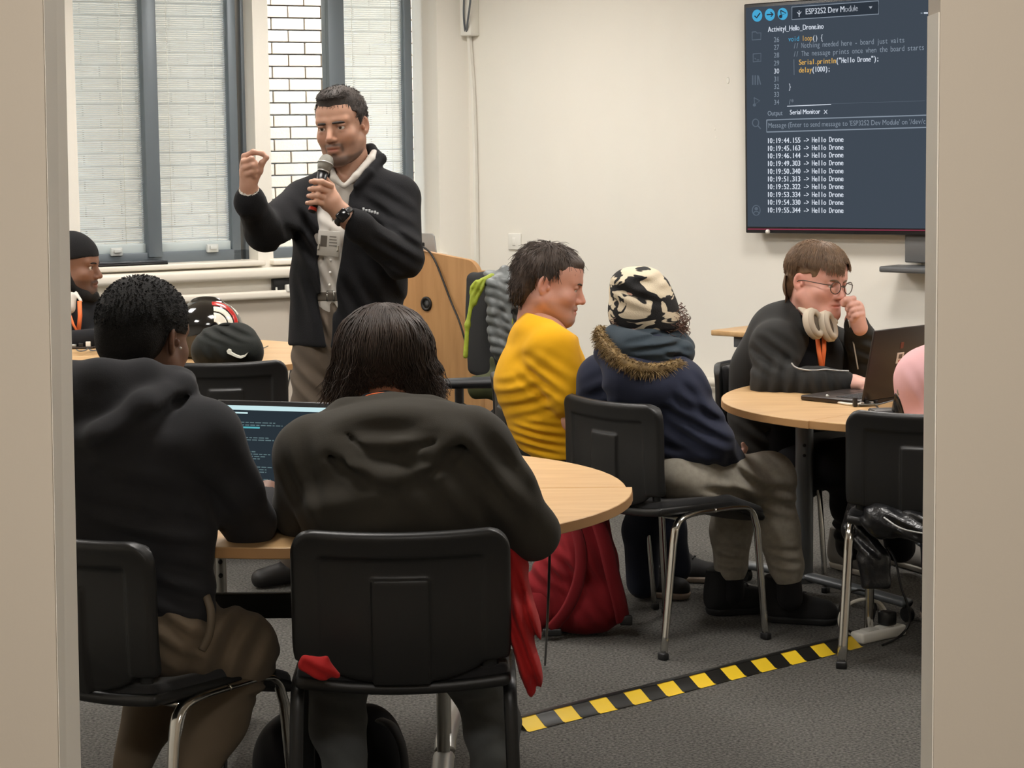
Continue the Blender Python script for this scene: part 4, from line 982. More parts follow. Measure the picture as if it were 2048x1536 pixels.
    f.seg(U(687, 690, 7.6), U(697, 560, 7.6), (0.200, 0.140), (0.206, 0.142), side); f.seg(U(697, 560, 7.6), U(700, 450, 7.6), (0.206, 0.142), (0.203, 0.138), side); f.seg(U(700, 450, 7.6), U(700, 392, 7.6), (0.203, 0.138), (0.165, 0.10), side)
    L(f, [(700, 375, 7.61, 0.085), (612, 402, 7.65, 0.072)], 0.05); L(f, [(702, 372, 7.60, 0.085), (792, 392, 7.56, 0.074)], 0.05)
    L(f, [(606, 406, 7.65, 0.074), (530, 462, 7.42, 0.065), (500, 404, 7.235, 0.047), (499, 397, 7.222, 0.043)], 0.03); L(f, [(797, 400, 7.56, 0.076), (806, 516, 7.42, 0.066), (716, 452, 7.29, 0.047), (702, 442, 7.272, 0.042)], 0.03)
    f.cut(lambda X, Y, Z: (lambda q: 694 + 3 * np.sin(q[0] * 0.03) - q[1])(proj(X, Y, Z)) * 0.0017, 's')
    tabL = [(330, 668), (352, 650), (400, 637), (450, 634), (590, 638), (640, 645), (700, 654)]; tabR = [(300, 772), (318, 758), (352, 724), (390, 699), (450, 691), (540, 679), (600, 672), (640, 668), (700, 660)]
    f.cut(lambda X, Y, Z: (lambda q: np.maximum(np.maximum(lerp_tab(q[1], tabL) - q[0], q[0] - lerp_tab(q[1], tabR)) * 0.0016, q[2] - 7.60))(proj(X, Y, Z)))
    L(f, [(703, 362, 7.60, 0.062), (704, 270, 7.60, 0.060)], 0.004, 's')
    # stand-up collar
    L(f, [(652, 352, 7.505, 0.014), (656, 336, 7.55, 0.016), (668, 318, 7.64, 0.017), (705, 300, 7.68, 0.018), (742, 298, 7.655, 0.018), (762, 318, 7.58, 0.018), (738, 346, 7.505, 0.015), (712, 372, 7.478, 0.011)], 0.012)
    L(f, [(700, 455, 7.282, 0.036), (680, 424, 7.25, 0.036)], 0.003, 's') if False else None
    for a in (((790, 490, 7.36), (0.6, 0, 0.8), 0.05, 0.005, 0.13), ((600, 470, 7.5), (0.8, 0, 0.5), 0.06, 0.005, 0.14), ((640, 600, 7.47), (0.95, 0, 0.2), 0.07, 0.004, 0.16), ((760, 600, 7.47), (0.9, 0, 0.4), 0.07, 0.005, 0.17), ((770, 420, 7.45), (0.5, 0, 0.8), 0.06, 0.004, 0.12)): f.fold(U(*a[0]), a[1], a[2], a[3], a[4])
    jk = p.cloth('fleece_jacket', f, m_fleece)
    q = MB(); m_logo = mk('logo_thread', (196, 198, 200), 0.8)
    for i, (dx, w_) in enumerate(((0, 3), (6, 4), (12, 3), (17, 4), (23, 3), (28, 3))):
        c = U(728 + dx, 418 + dx * 0.28, 7.43); q.add(*rbox(-w_ * 0.0007, w_ * 0.0007, -0.01, 0.0, -0.005, 0.005 - 0.003 * (i % 2), 0.0006, 1), frame(c, side, np.cross(Z3, side), Z3))
    q.build('chest_logo', m_logo, jk, world=True)
    # trousers, belt, shoes
    f = Fld(*around([(540, 590, 7.3), (830, 1190, 8.1)], 0.08), 0.0075)
    f.seg(U(690, 606, 7.6), U(690, 690, 7.6), (0.166, 0.116), (0.170, 0.118), side)
    L(f, [(637, 690, 7.61, 0.092), (628, 930, 7.64, 0.084), (594, 1115, 7.92, 0.062)]); L(f, [(738, 690, 7.59, 0.092), (740, 930, 7.52, 0.084), (744, 1150, 7.56, 0.062)])
    f.fold(U(655, 660, 7.5), (0.9, 0, 0.5), 0.05, 0.004, 0.13); f.fold(U(615, 760, 7.55), (0.7, 0, 0.7), 0.07, 0.005, (0.12, 0.2, 0.2)); f.fold(U(668, 640, 7.48), (1, 0, 0), 0.04, 0.003, (0.04, 0.1, 0.12))
    tr = p.cloth('trousers', f, m_trouser)
    f = Fld(*around([(600, 575, 7.3), (790, 612, 7.9)], 0.06), 0.004); f.seg(U(690, 592, 7.6), U(690, 593, 7.6), (0.176, 0.126), (0.176, 0.126), side); f.cut(lambda X, Y, Z: (np.abs(proj(X, Y, Z)[1] - 593) - 9) * 0.0017, 'i'); bl = p.cloth('belt', f, mk('belt_grey_brown', (88, 80, 70), 0.6))
    q = MB(); c = U(661, 592, 7.465); q.add(*tube(np.array([(-0.013, 0, -0.017), (0.013, 0, -0.017), (0.013, 0, 0.017), (-0.013, 0, 0.017)]), 0.0026, 6, closed=True), frame(c, side, (0, 1, 0), Z3)); q.build('buckle', m_chrome, bl, world=True)
    for (a, b) in (((590, 1135, 7.93), (522, 1142, 7.86)), ((745, 1182, 7.56), (735, 1216, 7.36))):
        A = U(*a); A[2] = 0.05; B = U(*b); B[2] = 0.035; f = Fld(np.minimum(A, B) - 0.09, np.maximum(A, B) + 0.09, 0.005); f.cone(A, B, 0.046, 0.036, 0.02); f.cone(A, A + Z3 * 0.05, 0.045, 0.045, 0.02); f.cut(lambda X, Y, Z: Z - 0.004 + 0 * X + 0 * Y, 's'); p.cloth('shoe', f, m_shoe)
    # watch
    q = MB(); c = U(686, 431, 7.212); zf = nrm(np.array([-0.05, -1, 0.15])); xf_ = nrm(U(672, 442, 7.2) - U(694, 420, 7.2)); xf_ = nrm(xf_ - zf * (xf_ @ zf)); yf = np.cross(zf, xf_)
    q.add(*rbox(-0.020, 0.020, -0.018, 0.018, 0, 0.010, 0.006), frame(c, xf_, yf, zf)); wt = q.build('watch_case', mk('watch_face', (16, 17, 20), 0.12), p.root, world=True)
    q = MB(); a = np.linspace(0, 2 * math.pi, 25)[:-1]; q.add(*tube(np.stack([0.034 * np.cos(a), 0 * a, 0.031 * np.sin(a) - 0.030], 1), 0.0022, 6, 1.0, closed=True), frame(c, xf_, yf, zf)); V0 = q.V[0]; q2 = MB(); Pth = np.stack([0.036 * np.cos(a), 0 * a, 0.033 * np.sin(a) - 0.0285], 1); q2.add(*tube(Pth, 0.0026, 6, 4.0, closed=True, up=None), frame(c, xf_, yf, zf)); q2.build('watch_strap', m_black, wt, world=True)
    p.done()
    # microphone
    mic = thing('microphone', 'black handheld microphone with a metal grille in the speaker\'s hand', 'microphone', tuple(U(640, 380, 7.25)))
    a = U(654, 317, 7.285); b = U(624, 424, 7.238); ax = nrm(a - b); Lm = np.linalg.norm(a - b); xx = nrm(np.cross(ax, (0, 1, 0))); MM = frame(b, xx, np.cross(ax, xx), ax)
    MB().add(*lathe([(0.0, 0), (0.0125, 0.0), (0.0135, 0.01), (0.0145, Lm * 0.5), (0.018, Lm * 0.74)], 20), MM).build('handle', mk('mic_black', (20, 20, 22), 0.35), mic, world=True)
    MB().add(*lathe([(0.0185, Lm * 0.74), (0.0205, Lm * 0.745), (0.0205, Lm * 0.76)], 20), MM).build('collar', m_silver, mic, world=True)
    MB().add(*lathe([(0.020, Lm * 0.76), (0.0245, Lm * 0.84), (0.0258, Lm * 0.90), (0.0245, Lm * 0.96), (0.019, Lm * 1.03), (0.009, Lm * 1.06), (0.0, Lm * 1.065)], 20), MM).build('grille', mk('mic_grille', (140, 138, 130), 0.4, metal=0.8, bump=(900, 1.0, 0.003)), mic, world=True)
    MB().add(*lathe([(0.026, Lm * 0.885), (0.0275, Lm * 0.892), (0.0275, Lm * 0.905), (0.026, Lm * 0.912)], 20, False), MM).build('grille_band', m_silver, mic, world=True)
    MB().add(*lathe([(0.0135, 0.004), (0.0142, 0.006), (0.0142, 0.013), (0.0135, 0.015)], 20, False), MM).build('red_ring', mk('red_plastic', (205, 62, 40), 0.4), mic, world=True)
    # badge
    bp = U(657, 487, 7.462); bd = thing('visitor_badge', 'white visitor badge in a clear sleeve on the speaker\'s shirt', 'badge', tuple(bp)); MBd = frame(bp, nrm(side + Z3 * -0.10), (0.0, 1, 0), nrm(Z3 + side * 0.10))
    MB().add(*rbox(-0.040, 0.040, 0.0, 0.003, -0.043, 0.043, 0.001), MBd).build('card', mk('badge_card', (205, 202, 194), 0.3), bd, world=True)
    MB().add(*box(-0.030, -0.006, -0.001, 0.0, -0.012, 0.026), MBd).build('photo', mk('badge_print', (98, 92, 84), 0.5), bd, smooth=False, world=True)
    for zz in (0.024, 0.014, 0.004, -0.006): MB().add(*box(0.002, 0.032 - 0.2 * abs(zz), -0.001, 0.0, zz - 0.002, zz + 0.002), MBd).build('printed_line', mk('badge_grey', (130, 126, 118), 0.5), bd, smooth=False, world=True)
    for xx_ in (-0.036, 0.034): MB().add(*rbox(xx_ - 0.004, xx_ + 0.004, -0.004, 0.004, -0.026, -0.004, 0.001), MBd).build('clip', m_chrome, bd, world=True)
FOLD[0] = 1.7
speaker()
FOLD[0] = 1.1

# ---------------------------------------------------------------- man in the yellow t-shirt (seen from his right side)
m_yellow = fabric('yellow_cotton', (226, 168, 26), 0.9, (520, 0.2, 0.0006), 0.1, (14, 0.04))
m_jeans = fabric('dark_navy_denim', (34, 38, 50), 0.9, (420, 0.3, 0.0008), 0.1)
m_sole = mk('pale_rubber_sole', (168, 152, 138), 0.7)
m_trainer = mk('black_trainer', (26, 25, 26), 0.7, bump=(300, 0.4, 0.001))
m_hairbrown = mk('hair_brown', (66, 54, 46), 0.65, bump=(220, 0.6, 0.002), var=(70, 0.3))
def shoe(p, heel, toe, mat, sole, h=0.0, w=0.043, top=0.09, laces=None):
    """heel and toe are floor points (x, y); h = height of the sole above the floor"""
    A = np.array([heel[0], heel[1], h + 0.05]); B = np.array([toe[0], toe[1], h + 0.035]); d = nrm(B - A); A2 = A + d * 0.03; B2 = B - d * 0.035
    f = Fld(np.minimum(A, B) - 0.1, np.maximum(A, B) + 0.1, 0.0045); f.cone(A2, B2, w * 0.95, w * 0.85, 0.02); f.cone(A2 + Z3 * 0.01, A2 + Z3 * top, w * 1.0, w * 0.95, 0.03); f.cone(A2 + Z3 * 0.04, (A2 + B2) / 2, w * 0.85, w * 0.8, 0.03)
    f.cut(lambda X, Y, Z: Z - h - 0.022 + 0 * X + 0 * Y); o = p.cloth('shoe', f, mat)
    f = Fld(np.minimum(A, B) - 0.1, np.maximum(A, B) + 0.1, 0.0045); f.cone(A2 - Z3 * 0.02, B2 - Z3 * 0.005, w * 1.02, w * 0.95, 0.02); f.cut(lambda X, Y, Z: np.abs(Z - h - 0.013) - 0.012 + 0 * X + 0 * Y, 'i'); p.cloth('sole', f, sole, par=o)
    m_lace = mk('lace_dark', (44, 42, 42), 0.8); sx = nrm(np.cross(d, Z3)) * w * 0.5
    for t in (0.30, 0.42, 0.54):
        c = A2 + (B2 - A2) * t + Z3 * (w * 0.95 + 0.03 * (0.7 - t)); MB().add(*tube(np.array([c - sx, c + Z3 * 0.006, c + sx]), 0.003, 5)).build('lace', m_lace, o, world=True)
    return o
def yellow_man():
    p = Person('seated man in a yellow t-shirt with brown hair, looking right in profile', (0.30, 7.42, 0))
    tone = (203, 150, 130); D = 7.36
    M = hframe(U(1099, 566, D), R(84), R(-13), R(2), 1.07)
    V, F = head_mesh(wide=1.06, jaw=1.05, nose=1.0, chin=0.0, lid=0.004, full=0.008, neck=0.058, nape=-0.012); p.flesh(V, F, tone, M, head_tint(V, tone, 0.25, (120, 100, 88), 0.35, 0.35))
    eyeballs(p.root, M); brows(p.root, M, m_hairbrown, 0.003)
    def keep(X, Y, Z):
        line = np.where(Y > 0.03, 0.060 + (Y - 0.09) * 0.25, np.where(Y > -0.005, 0.052 - (0.03 - Y) * 1.6, np.where(Y > -0.035, 0.012, -0.085)))
        return (line - Z) * 0.8
    f = scalp_cap(keep, 0.088, 0.110, 0.090, 0.004, 0.0025, 5, (0, -0.014, 0.036), 80); f.ell((0, -0.075, -0.03), (0.066, 0.040, 0.070), k=0.03); f.cut(lambda X, Y, Z: Z + 0.088 + 0 * X + 0 * Y, 's'); f.ell((0, 0.064, 0.078), (0.05, 0.030, 0.016), k=0.02)
    V, F = f.mesh(); h = MB().add(V, F, M).build('hair', m_hairbrown, p.root, world=True)
    rs = np.random.RandomState(2); q = MB()
    tufts(q, M, 1500, (0, -0.014, 0.036), (0.0885, 0.1105, 0.0905), lambda t: t[2] > (0.080 if t[1] > 0.03 else 0.03 if t[1] > -0.005 else 0.015 if t[1] > -0.035 else -0.06), (0.022, 0.045), 0.0020, lambda t: (t[0] * 3, 0.25 + t[1] * 6, -1.0), 6, 0.0014)
    tufts(q, M, 500, (0, -0.075, -0.03), (0.067, 0.041, 0.071), lambda t: t[1] < -0.06 and t[2] > -0.08, (0.02, 0.04), 0.003, lambda t: (0, 0, -1.0), 7, 0.0014)
    for i in range(26):   # stray tufts on the crown and nape
        x = rs.uniform(-0.05, 0.05); y = rs.uniform(-0.06, 0.06); s0 = np.array([x, y, 0.118 - 3 * y * y]); strand_mesh(q, np.array([s0, s0 + [rs.uniform(-.01, .01), -0.012, 0.007], s0 + [rs.uniform(-.02, .02), rs.uniform(-.03, .02), rs.uniform(.004, .013)]]) @ M[:, :3].T + M[:, 3], 0.0011)
    q.build('hair_strands', m_hairbrown, h, world=True)['kind'] = 'stuff'
    side = nrm(np.array([0.12, -1, 0.0]))
    f = Fld(*around([(985, 600, D - 0.3), (1230, 960, D + 0.3)], 0.05), 0.009)
    f.seg(U(1132, 920, D), U(1086, 690, D), (0.14, 0.09), (0.14, 0.09), side); L(f, [(1085, 690, D, 0.07), (1092, 610, D, 0.062)])
    L(f, [(1095, 690, D - 0.17, 0.05), (1150, 840, D - 0.19, 0.04), (1270, 905, D - 0.05, 0.032)]); L(f, [(1095, 690, D + 0.17, 0.05), (1150, 840, D + 0.19, 0.04), (1270, 905, D + 0.1, 0.032)])
    V, F = f.mesh(); p.flesh(V, F, tone)
    f = Fld(*around([(1180, 880, D - 0.05), (1310, 940, D + 0.1)], 0.06), 0.004)      # hands resting in the lap
    for c, dd in (((1270, 905), D - 0.05), ((1275, 905), D + 0.1)):
        f.ell(U(c[0] + 14, c[1] + 6, dd), (0.045, 0.035, 0.017), k=0.02)
        for j in range(4): L(f, [(c[0] + 26, c[1] + 4, dd - 0.03 + j * 0.019, 0.0095), (c[0] + 44, c[1] + 14, dd - 0.03 + j * 0.019, 0.008), (c[0] + 46, c[1] + 28, dd - 0.028 + j * 0.018, 0.007)], 0.005)
        L(f, [(c[0] + 8, c[1] + 2, dd - 0.03, 0.011), (c[0] + 26, c[1] - 6, dd - 0.045, 0.009), (c[0] + 36, c[1] - 2, dd - 0.045, 0.0075)], 0.006)
    V, F = f.mesh(); p.flesh(V, F, tone)
    # t-shirt
    f = Fld(*around([(975, 610, D - 0.36), (1225, 940, D + 0.36)], 0.04), 0.006)
    f.seg(U(1136, 912, D), U(1106, 830, D), (0.185, 0.122), (0.195, 0.148), side); f.seg(U(1106, 830, D), U(1084, 760, D), (0.195, 0.148), (0.205, 0.155), side); f.seg(U(1084, 760, D), U(1086, 690, D), (0.205, 0.155), (0.19, 0.118), side); f.seg(U(1086, 690, D), U(1092, 650, D), (0.17, 0.10), (0.10, 0.078), side)
    for sg in (-1, 1):
        L(f, [(1090, 672, D + sg * 0.09, 0.075), (1104, 700, D + sg * 0.175, 0.082)], 0.05); L(f, [(1104, 704, D + sg * 0.18, 0.084), (1138, 790, D + sg * 0.20, 0.078)], 0.02)
    f.cut(lambda X, Y, Z: (lambda q: (q[1] - (622 + (q[0] - 1045) * 0.30 + np.maximum(q[0] - 1105, 0) * 0.35)))(proj(X, Y, Z)) * 0.0016)
    L(f, [(1098, 660, D, 0.066), (1104, 600, D, 0.068)], 0.006, 's')
    f.cut(lambda X, Y, Z: (921 + 0 * X - proj(X, Y, Z)[1]) * 0.0016)
    for i, yy in enumerate((842, 862, 880, 898, 914)): pass
    f.fold(U(1075, 880, D - 0.17), (0.10, 0, 1), 0.033, 0.0075, (0.13, 0.26, 0.085), 0.3, sharp=0.8); f.fold(U(1040, 800, D - 0.15), (-0.45, 0, 0.9), 0.045, 0.005, (0.15, 0.25, 0.10), 1.0)
    f.fold(U(1095, 755, D - 0.2), (0.55, 0, 0.8), 0.05, 0.006, (0.12, 0.2, 0.11), 0.5); f.fold(U(1050, 700, D - 0.15), (-0.7, 0, 0.6), 0.06, 0.003, (0.1, 0.2, 0.09))
    sh = p.cloth('t_shirt', f, m_yellow)
    # jeans and trainers
    f = Fld(*around([(1040, 890, D - 0.3), (1420, 1175, D + 0.45)], 0.06), 0.0075)
    f.seg(U(1140, 935, D), U(1150, 945, D), (0.17, 0.10), (0.17, 0.10), side)
    L(f, [(1140, 950, D - 0.10, 0.088), (1310, 960, D - 0.03, 0.075), (1283, 1060, D + 0.12, 0.062), (1285, 1165, D + 0.22, 0.056)]); L(f, [(1140, 950, D + 0.10, 0.088), (1325, 955, D + 0.22, 0.075), (1335, 1060, D + 0.30, 0.062), (1352, 1135, D + 0.36, 0.055)])
    p.cloth('jeans', f, m_jeans)
    a = UZ(1290, 1188, 0); b = UZ(1372, 1200, 0); shoe(p, (a[0] - 0.03, a[1]), (b[0] + 0.01, b[1]), m_trainer, m_sole); a = UZ(1345, 1160, 0); b = UZ(1440, 1166, 0); shoe(p, (a[0] - 0.02, a[1]), (b[0], b[1]), m_trainer, m_sole)
    p.done()
yellow_man()

# ---------------------------------------------------------------- person in the navy parka with the cow-print hat
m_navy = fabric('navy_parka', (45, 49, 66), 0.8, (300, 0.25, 0.001), 0.15)
m_lining = fabric('slate_lining', (58, 68, 76), 0.85, (300, 0.3, 0.001), 0.2)
m_sweat = fabric('grey_marl_sweatpants', (160, 154, 142), 0.95, (420, 0.3, 0.001), 0.2, (60, 0.10))
m_fur = mk('tan_faux_fur', (150, 124, 78), 0.7, var=(50, 0.4), rgb2=(96, 76, 48))
m_curl = mk('curly_brown_hair', (104, 74, 60), 0.5, var=(40, 0.3))
def mk_cow():
    m = bpy.data.materials.new('cow_print_fleece'); m.use_nodes = True; nt = m.node_tree; b = nt.nodes['Principled BSDF']; N = nt.nodes.new; K = nt.links.new
    tc = N('ShaderNodeTexCoord'); mp = N('ShaderNodeMapping'); mp.inputs['Scale'].default_value = (1, 1, 1.7); mp.inputs['Location'].default_value = (0.3, 0.11, 0.4); nz = N('ShaderNodeTexNoise'); nz.inputs['Scale'].default_value = 11; nz.inputs['Detail'].default_value = 2.0; nz.inputs['Distortion'].default_value = 0.9
    K(tc.outputs['Object'], mp.inputs[0]); K(mp.outputs[0], nz.inputs['Vector']); rp = N('ShaderNodeValToRGB'); rp.color_ramp.elements[0].position = 0.475; rp.color_ramp.elements[1].position = 0.495
    rp.color_ramp.elements[0].color = lin((30, 29, 30)) + (1,); rp.color_ramp.elements[1].color = lin((216, 202, 176)) + (1,); K(nz.outputs['Fac'], rp.inputs[0]); K(rp.outputs[0], b.inputs['Base Color']); b.inputs['Roughness'].default_value = 0.95
    n2 = N('ShaderNodeTexNoise'); n2.inputs['Scale'].default_value = 300; bp = N('ShaderNodeBump'); bp.inputs['Strength'].default_value = 0.5; bp.inputs['Distance'].default_value = 0.003; K(tc.outputs['Object'], n2.inputs['Vector']); K(n2.outputs['Fac'], bp.inputs['Height']); K(bp.outputs[0], b.inputs['Normal']); return m
def parka_person():
    p = Person('seated person in a navy parka with fur hood trim and a black and cream hat', (0.52, 6.95, 0)); tone = (205, 160, 140); D = 6.97
    fw = np.array([0.8, 0.6, 0]); rt = np.array([0.6, -0.8, 0])
    M = hframe(U(1290, 614, D - 0.01), math.atan2(0.8, -0.6), R(-6), 0, 0.93)
    V, F = head_mesh(); p.flesh(V, F, tone, M, head_tint(V, tone)); eyeballs(p.root, M); brows(p.root, M, m_curl)
    # hat: soft tall beanie leaning to the left, with a turned-down skirt
    f = Fld(*around([(1200, 510, D - 0.2), (1390, 690, D + 0.2)], 0.03), 0.0045); hx = nrm(_r)
    f.ell(U(1288, 606, D), (0.097, 0.106, 0.095)); f.ell(U(1277, 572, D), (0.076, 0.094, 0.058), k=0.05); f.ell(U(1250, 566, D - 0.02), (0.045, 0.07, 0.038), rotm('Y', -0.3), k=0.03)
    L(f, [(1268, 628, D, 0.080), (1308, 640, D, 0.082)], 0.04); f.cut(lambda X, Y, Z: (662 + 0 * X - proj(X, Y, Z)[1]) * 0.0016)
    f.fold(U(1275, 585, D - 0.1), (0.35, 0, 1), 0.055, 0.004, (0.12, 0.2, 0.07)); f.fold(U(1290, 560, D - 0.1), (-0.3, 0, 1), 0.05, 0.003, (0.1, 0.2, 0.05))
    p.cloth('hat', f, mk_cow())
    # curls below the hat
    rs = np.random.RandomState(4); q = MB()
    for (cx, cy, dx, dy, n) in ((1356, 630, 15, 30, 60), (1234, 648, 12, 14, 28), (1348, 655, 20, 12, 24), (1366, 640, 10, 16, 20)):
        for i in range(n):
            c = U(cx + rs.uniform(-dx, dx), cy + rs.uniform(-dy, dy), D + rs.uniform(-0.06, 0.06)); a = np.linspace(0, rs.uniform(5, 9), 14) + rs.rand() * 6; r = rs.uniform(0.006, 0.013)
            P = c + np.stack([r * np.cos(a), r * np.sin(a) * 0.8, -np.linspace(0, rs.uniform(0.02, 0.05), 14)], 1); strand_mesh(q, P, 0.0016, 0.0009)
    q.build('curly_hair', m_curl, p.root, world=True)['kind'] = 'stuff'
    f = Fld(*around([(1140, 640, D - 0.3), (1500, 1010, D + 0.3)], 0.05), 0.009)
    f.seg(U(1330, 960, D), U(1292, 740, D), (0.15, 0.1), (0.15, 0.09), rt); L(f, [(1292, 740, D, 0.06), (1297, 650, D, 0.05)]); L(f, [(1300, 750, D, 0.04), (1362, 782, D - 0.12, 0.036), (1422, 884, D - 0.11, 0.034), (1472, 924, D + 0.06, 0.028)]); L(f, [(1300, 750, D, 0.04), (1208, 765, D + 0.07, 0.036), (1195, 845, D + 0.13, 0.034), (1345, 920, D + 0.29, 0.028)])
    V, F = f.mesh(); p.flesh(V, F, tone)
    f = Fld(*around([(1460, 900, D), (1520, 950, D + 0.2)], 0.05), 0.003)              # hand on the knee
    f.ell(U(1486, 922, D + 0.10), (0.034, 0.035, 0.02), k=0.02)
    for j in range(4): L(f, [(1492 + j * 2, 918 + j * 5, D + 0.08 + j * 0.015, 0.009), (1504 + j * 1, 925 + j * 5, D + 0.10 + j * 0.015, 0.008), (1508, 938 + j * 4, D + 0.10 + j * 0.015, 0.007)], 0.005)
    L(f, [(1484, 910, D + 0.09, 0.011), (1490, 897, D + 0.10, 0.009), (1486, 888, D + 0.10, 0.007)], 0.006)
    V, F = f.mesh(); p.flesh(V, F, tone)
    # parka
    f = Fld(*around([(1125, 640, D - 0.36), (1510, 1035, D + 0.42)], 0.04), 0.0062); B = D + 0.01
    f.seg(U(1350, 960, B + 0.01), U(1325, 880, B), (0.190, 0.115), (0.180, 0.112), rt); f.seg(U(1325, 880, B), U(1300, 780, B - 0.02), (0.180, 0.115), (0.175, 0.105), rt); f.seg(U(1300, 780, B - 0.02), U(1294, 715, B - 0.04), (0.165, 0.10), (0.11, 0.085), rt)
    L(f, [(1305, 740, B - 0.04, 0.08), (1362, 776, B - 0.13, 0.074)], 0.05); L(f, [(1285, 740, B, 0.08), (1208, 757, B + 0.06, 0.078)], 0.05)
    L(f, [(1368, 780, B - 0.14, 0.076), (1420, 880, B - 0.13, 0.070), (1458, 925, B + 0.02, 0.056)], 0.025); L(f, [(1204, 760, B + 0.07, 0.078), (1190, 840, B + 0.12, 0.072), (1330, 920, B + 0.28, 0.055)], 0.03)
    f.ell(U(1392, 958, B), (0.10, 0.11, 0.05), k=0.05); f.cut(lambda X, Y, Z: (Z - 0.476) + 0 * X + 0 * Y)
    # hood hanging at the back
    L(f, [(1212, 706, B - 0.07, 0.040), (1250, 752, B - 0.13, 0.050), (1308, 772, B - 0.15, 0.050), (1362, 752, B - 0.12, 0.042)], 0.05); f.ell(U(1285, 782, B - 0.10), (0.115, 0.06, 0.070), k=0.05)
    for a in (((1400, 850, B - 0.2), (0.5, 0, 0.9), 0.055, 0.006, 0.14), ((1340, 950, B - 0.15), (0.1, 0, 1), 0.06, 0.007, (0.2, 0.2, 0.10)), ((1200, 820, B - 0.05), (-0.6, 0, 0.8), 0.06, 0.005, 0.13), ((1440, 930, B - 0.1), (0.9, 0, 0.3), 0.05, 0.005, 0.1), ((1400, 800, B - 0.2), (0.8, 0, 0.5), 0.05, 0.004, 0.10)): f.fold(U(*a[0]), *a[1:])
    jk = p.cloth('parka', f, m_navy)
    f = Fld(*around([(1180, 630, D - 0.25), (1400, 770, D + 0.2)], 0.05), 0.005)
    L(f, [(1226, 672, B - 0.06, 0.032), (1262, 692, B - 0.11, 0.042), (1320, 704, B - 0.12, 0.044), (1362, 706, B - 0.08, 0.034), (1374, 694, B + 0.02, 0.026)], 0.04); L(f, [(1236, 668, B - 0.02, 0.033), (1300, 666, B - 0.04, 0.038), (1352, 678, B, 0.033)], 0.04)
    f.fold(U(1320, 690, B - 0.15), (-0.2, 0, 1), 0.035, 0.005, (0.12, 0.2, 0.05)); f.fold(U(1350, 705, B - 0.12), (0.3, 0, 1), 0.03, 0.004, (0.06, 0.2, 0.04))
    p.cloth('hood_lining', f, m_lining, par=jk)
    # fur trim
    q = MB(); path = smooth_path(np.array([U(1200, 660, B - 0.03), U(1206, 684, B - 0.10), U(1232, 716, B - 0.175), U(1270, 735, B - 0.205), U(1318, 740, B - 0.205), U(1362, 728, B - 0.165)]), 3)
    base = MB(); base.add(*tube(path, 0.018, 8)); fr = base.build('fur_trim', m_fur, jk, world=True)
    seg = np.linalg.norm(np.diff(path, axis=0), axis=1); cum = np.concatenate([[0], np.cumsum(seg)]); tot = cum[-1]
    for i in range(2600):
        t = rs.rand() * tot; c = np.array([np.interp(t, cum, path[:, k]) for k in range(3)]); a = rs.uniform(0, 2 * math.pi); n = nrm(np.array([math.cos(a), rs.uniform(-1, 0.4), math.sin(a)])); ln = rs.uniform(0.018, 0.034); dn = np.array([rs.uniform(-.4, .4), rs.uniform(-.3, 0.1), -0.6])
        strand_mesh(q, np.array([c + n * 0.010, c + n * 0.010 + (n * 0.8 + dn * 0.25) * ln * 0.55, c + n * 0.010 + (n * 0.75 + dn * 0.55) * ln]), 0.0018, 0.0005)
    q.build('fur_strands', m_fur, fr, world=True)['kind'] = 'stuff'
    # sweatpants
    f = Fld(*around([(1320, 890, D - 0.3), (1620, 1170, D + 0.5)], 0.06), 0.0065)
    f.seg(U(1350, 955, D), U(1375, 960, D), (0.19, 0.10), (0.17, 0.09), rt)
    L(f, [(1400, 960, D - 0.07, 0.088), (1538, 957, D + 0.14, 0.080), (1556, 1060, D + 0.16, 0.064), (1572, 1128, D + 0.17, 0.060)], 0.04); L(f, [(1390, 955, D + 0.16, 0.086), (1475, 960, D + 0.38, 0.080), (1462, 1060, D + 0.36, 0.064), (1462, 1128, D + 0.36, 0.058)], 0.04)
    L(f, [(1575, 1140, D + 0.17, 0.050), (1576, 1150, D + 0.17, 0.046)], 0.015); L(f, [(1463, 1136, D + 0.36, 0.048), (1463, 1146, D + 0.36, 0.044)], 0.015)
    for a in (((1500, 950, D - 0.02), (0.7, 0, 0.7), 0.06, 0.008, 0.14), ((1560, 1000, D + 0.08), (0.3, 0, 0.9), 0.06, 0.006, 0.10), ((1440, 1000, D - 0.08), (0.3, 0, 0.9), 0.05, 0.006, 0.12), ((1570, 1120, D + 0.1), (0.1, 0, 1), 0.045, 0.006, 0.07), ((1462, 1118, D + 0.28), (0.1, 0, 1), 0.045, 0.006, 0.08)): f.fold(U(*a[0]), *a[1:])
    p.cloth('sweatpants', f, m_sweat)
    for lg in ([(1577, 1150, D + 0.17, 0.040), (1580, 1195, D + 0.18, 0.042)], [(1463, 1146, D + 0.36, 0.040), (1464, 1190, D + 0.36, 0.042)]): f = Fld(*around(lg, 0.07), 0.006); L(f, lg); p.cloth('sock', f, mk('black_sock', (20, 20, 22), 0.95))
    m_tr2 = mk('black_suede_trainer', (20, 20, 21), 0.9, bump=(300, 0.4, 0.001)); m_so2 = mk('black_rubber_sole', (27, 27, 28), 0.8)
    a = UZ(1572, 1240, 0); b = UZ(1668, 1247, 0); shoe(p, (a[0] - 0.05, a[1]), (b[0], b[1] - 0.02), m_tr2, m_so2, 0.0, 0.052, 0.10); a = UZ(1460, 1228, 0); b = UZ(1530, 1222, 0); shoe(p, (a[0] - 0.06, a[1]), (b[0] + 0.04, b[1]), m_tr2, m_so2, 0.0, 0.052, 0.10)
    p.done()
FOLD[0] = 1.5
parka_person()

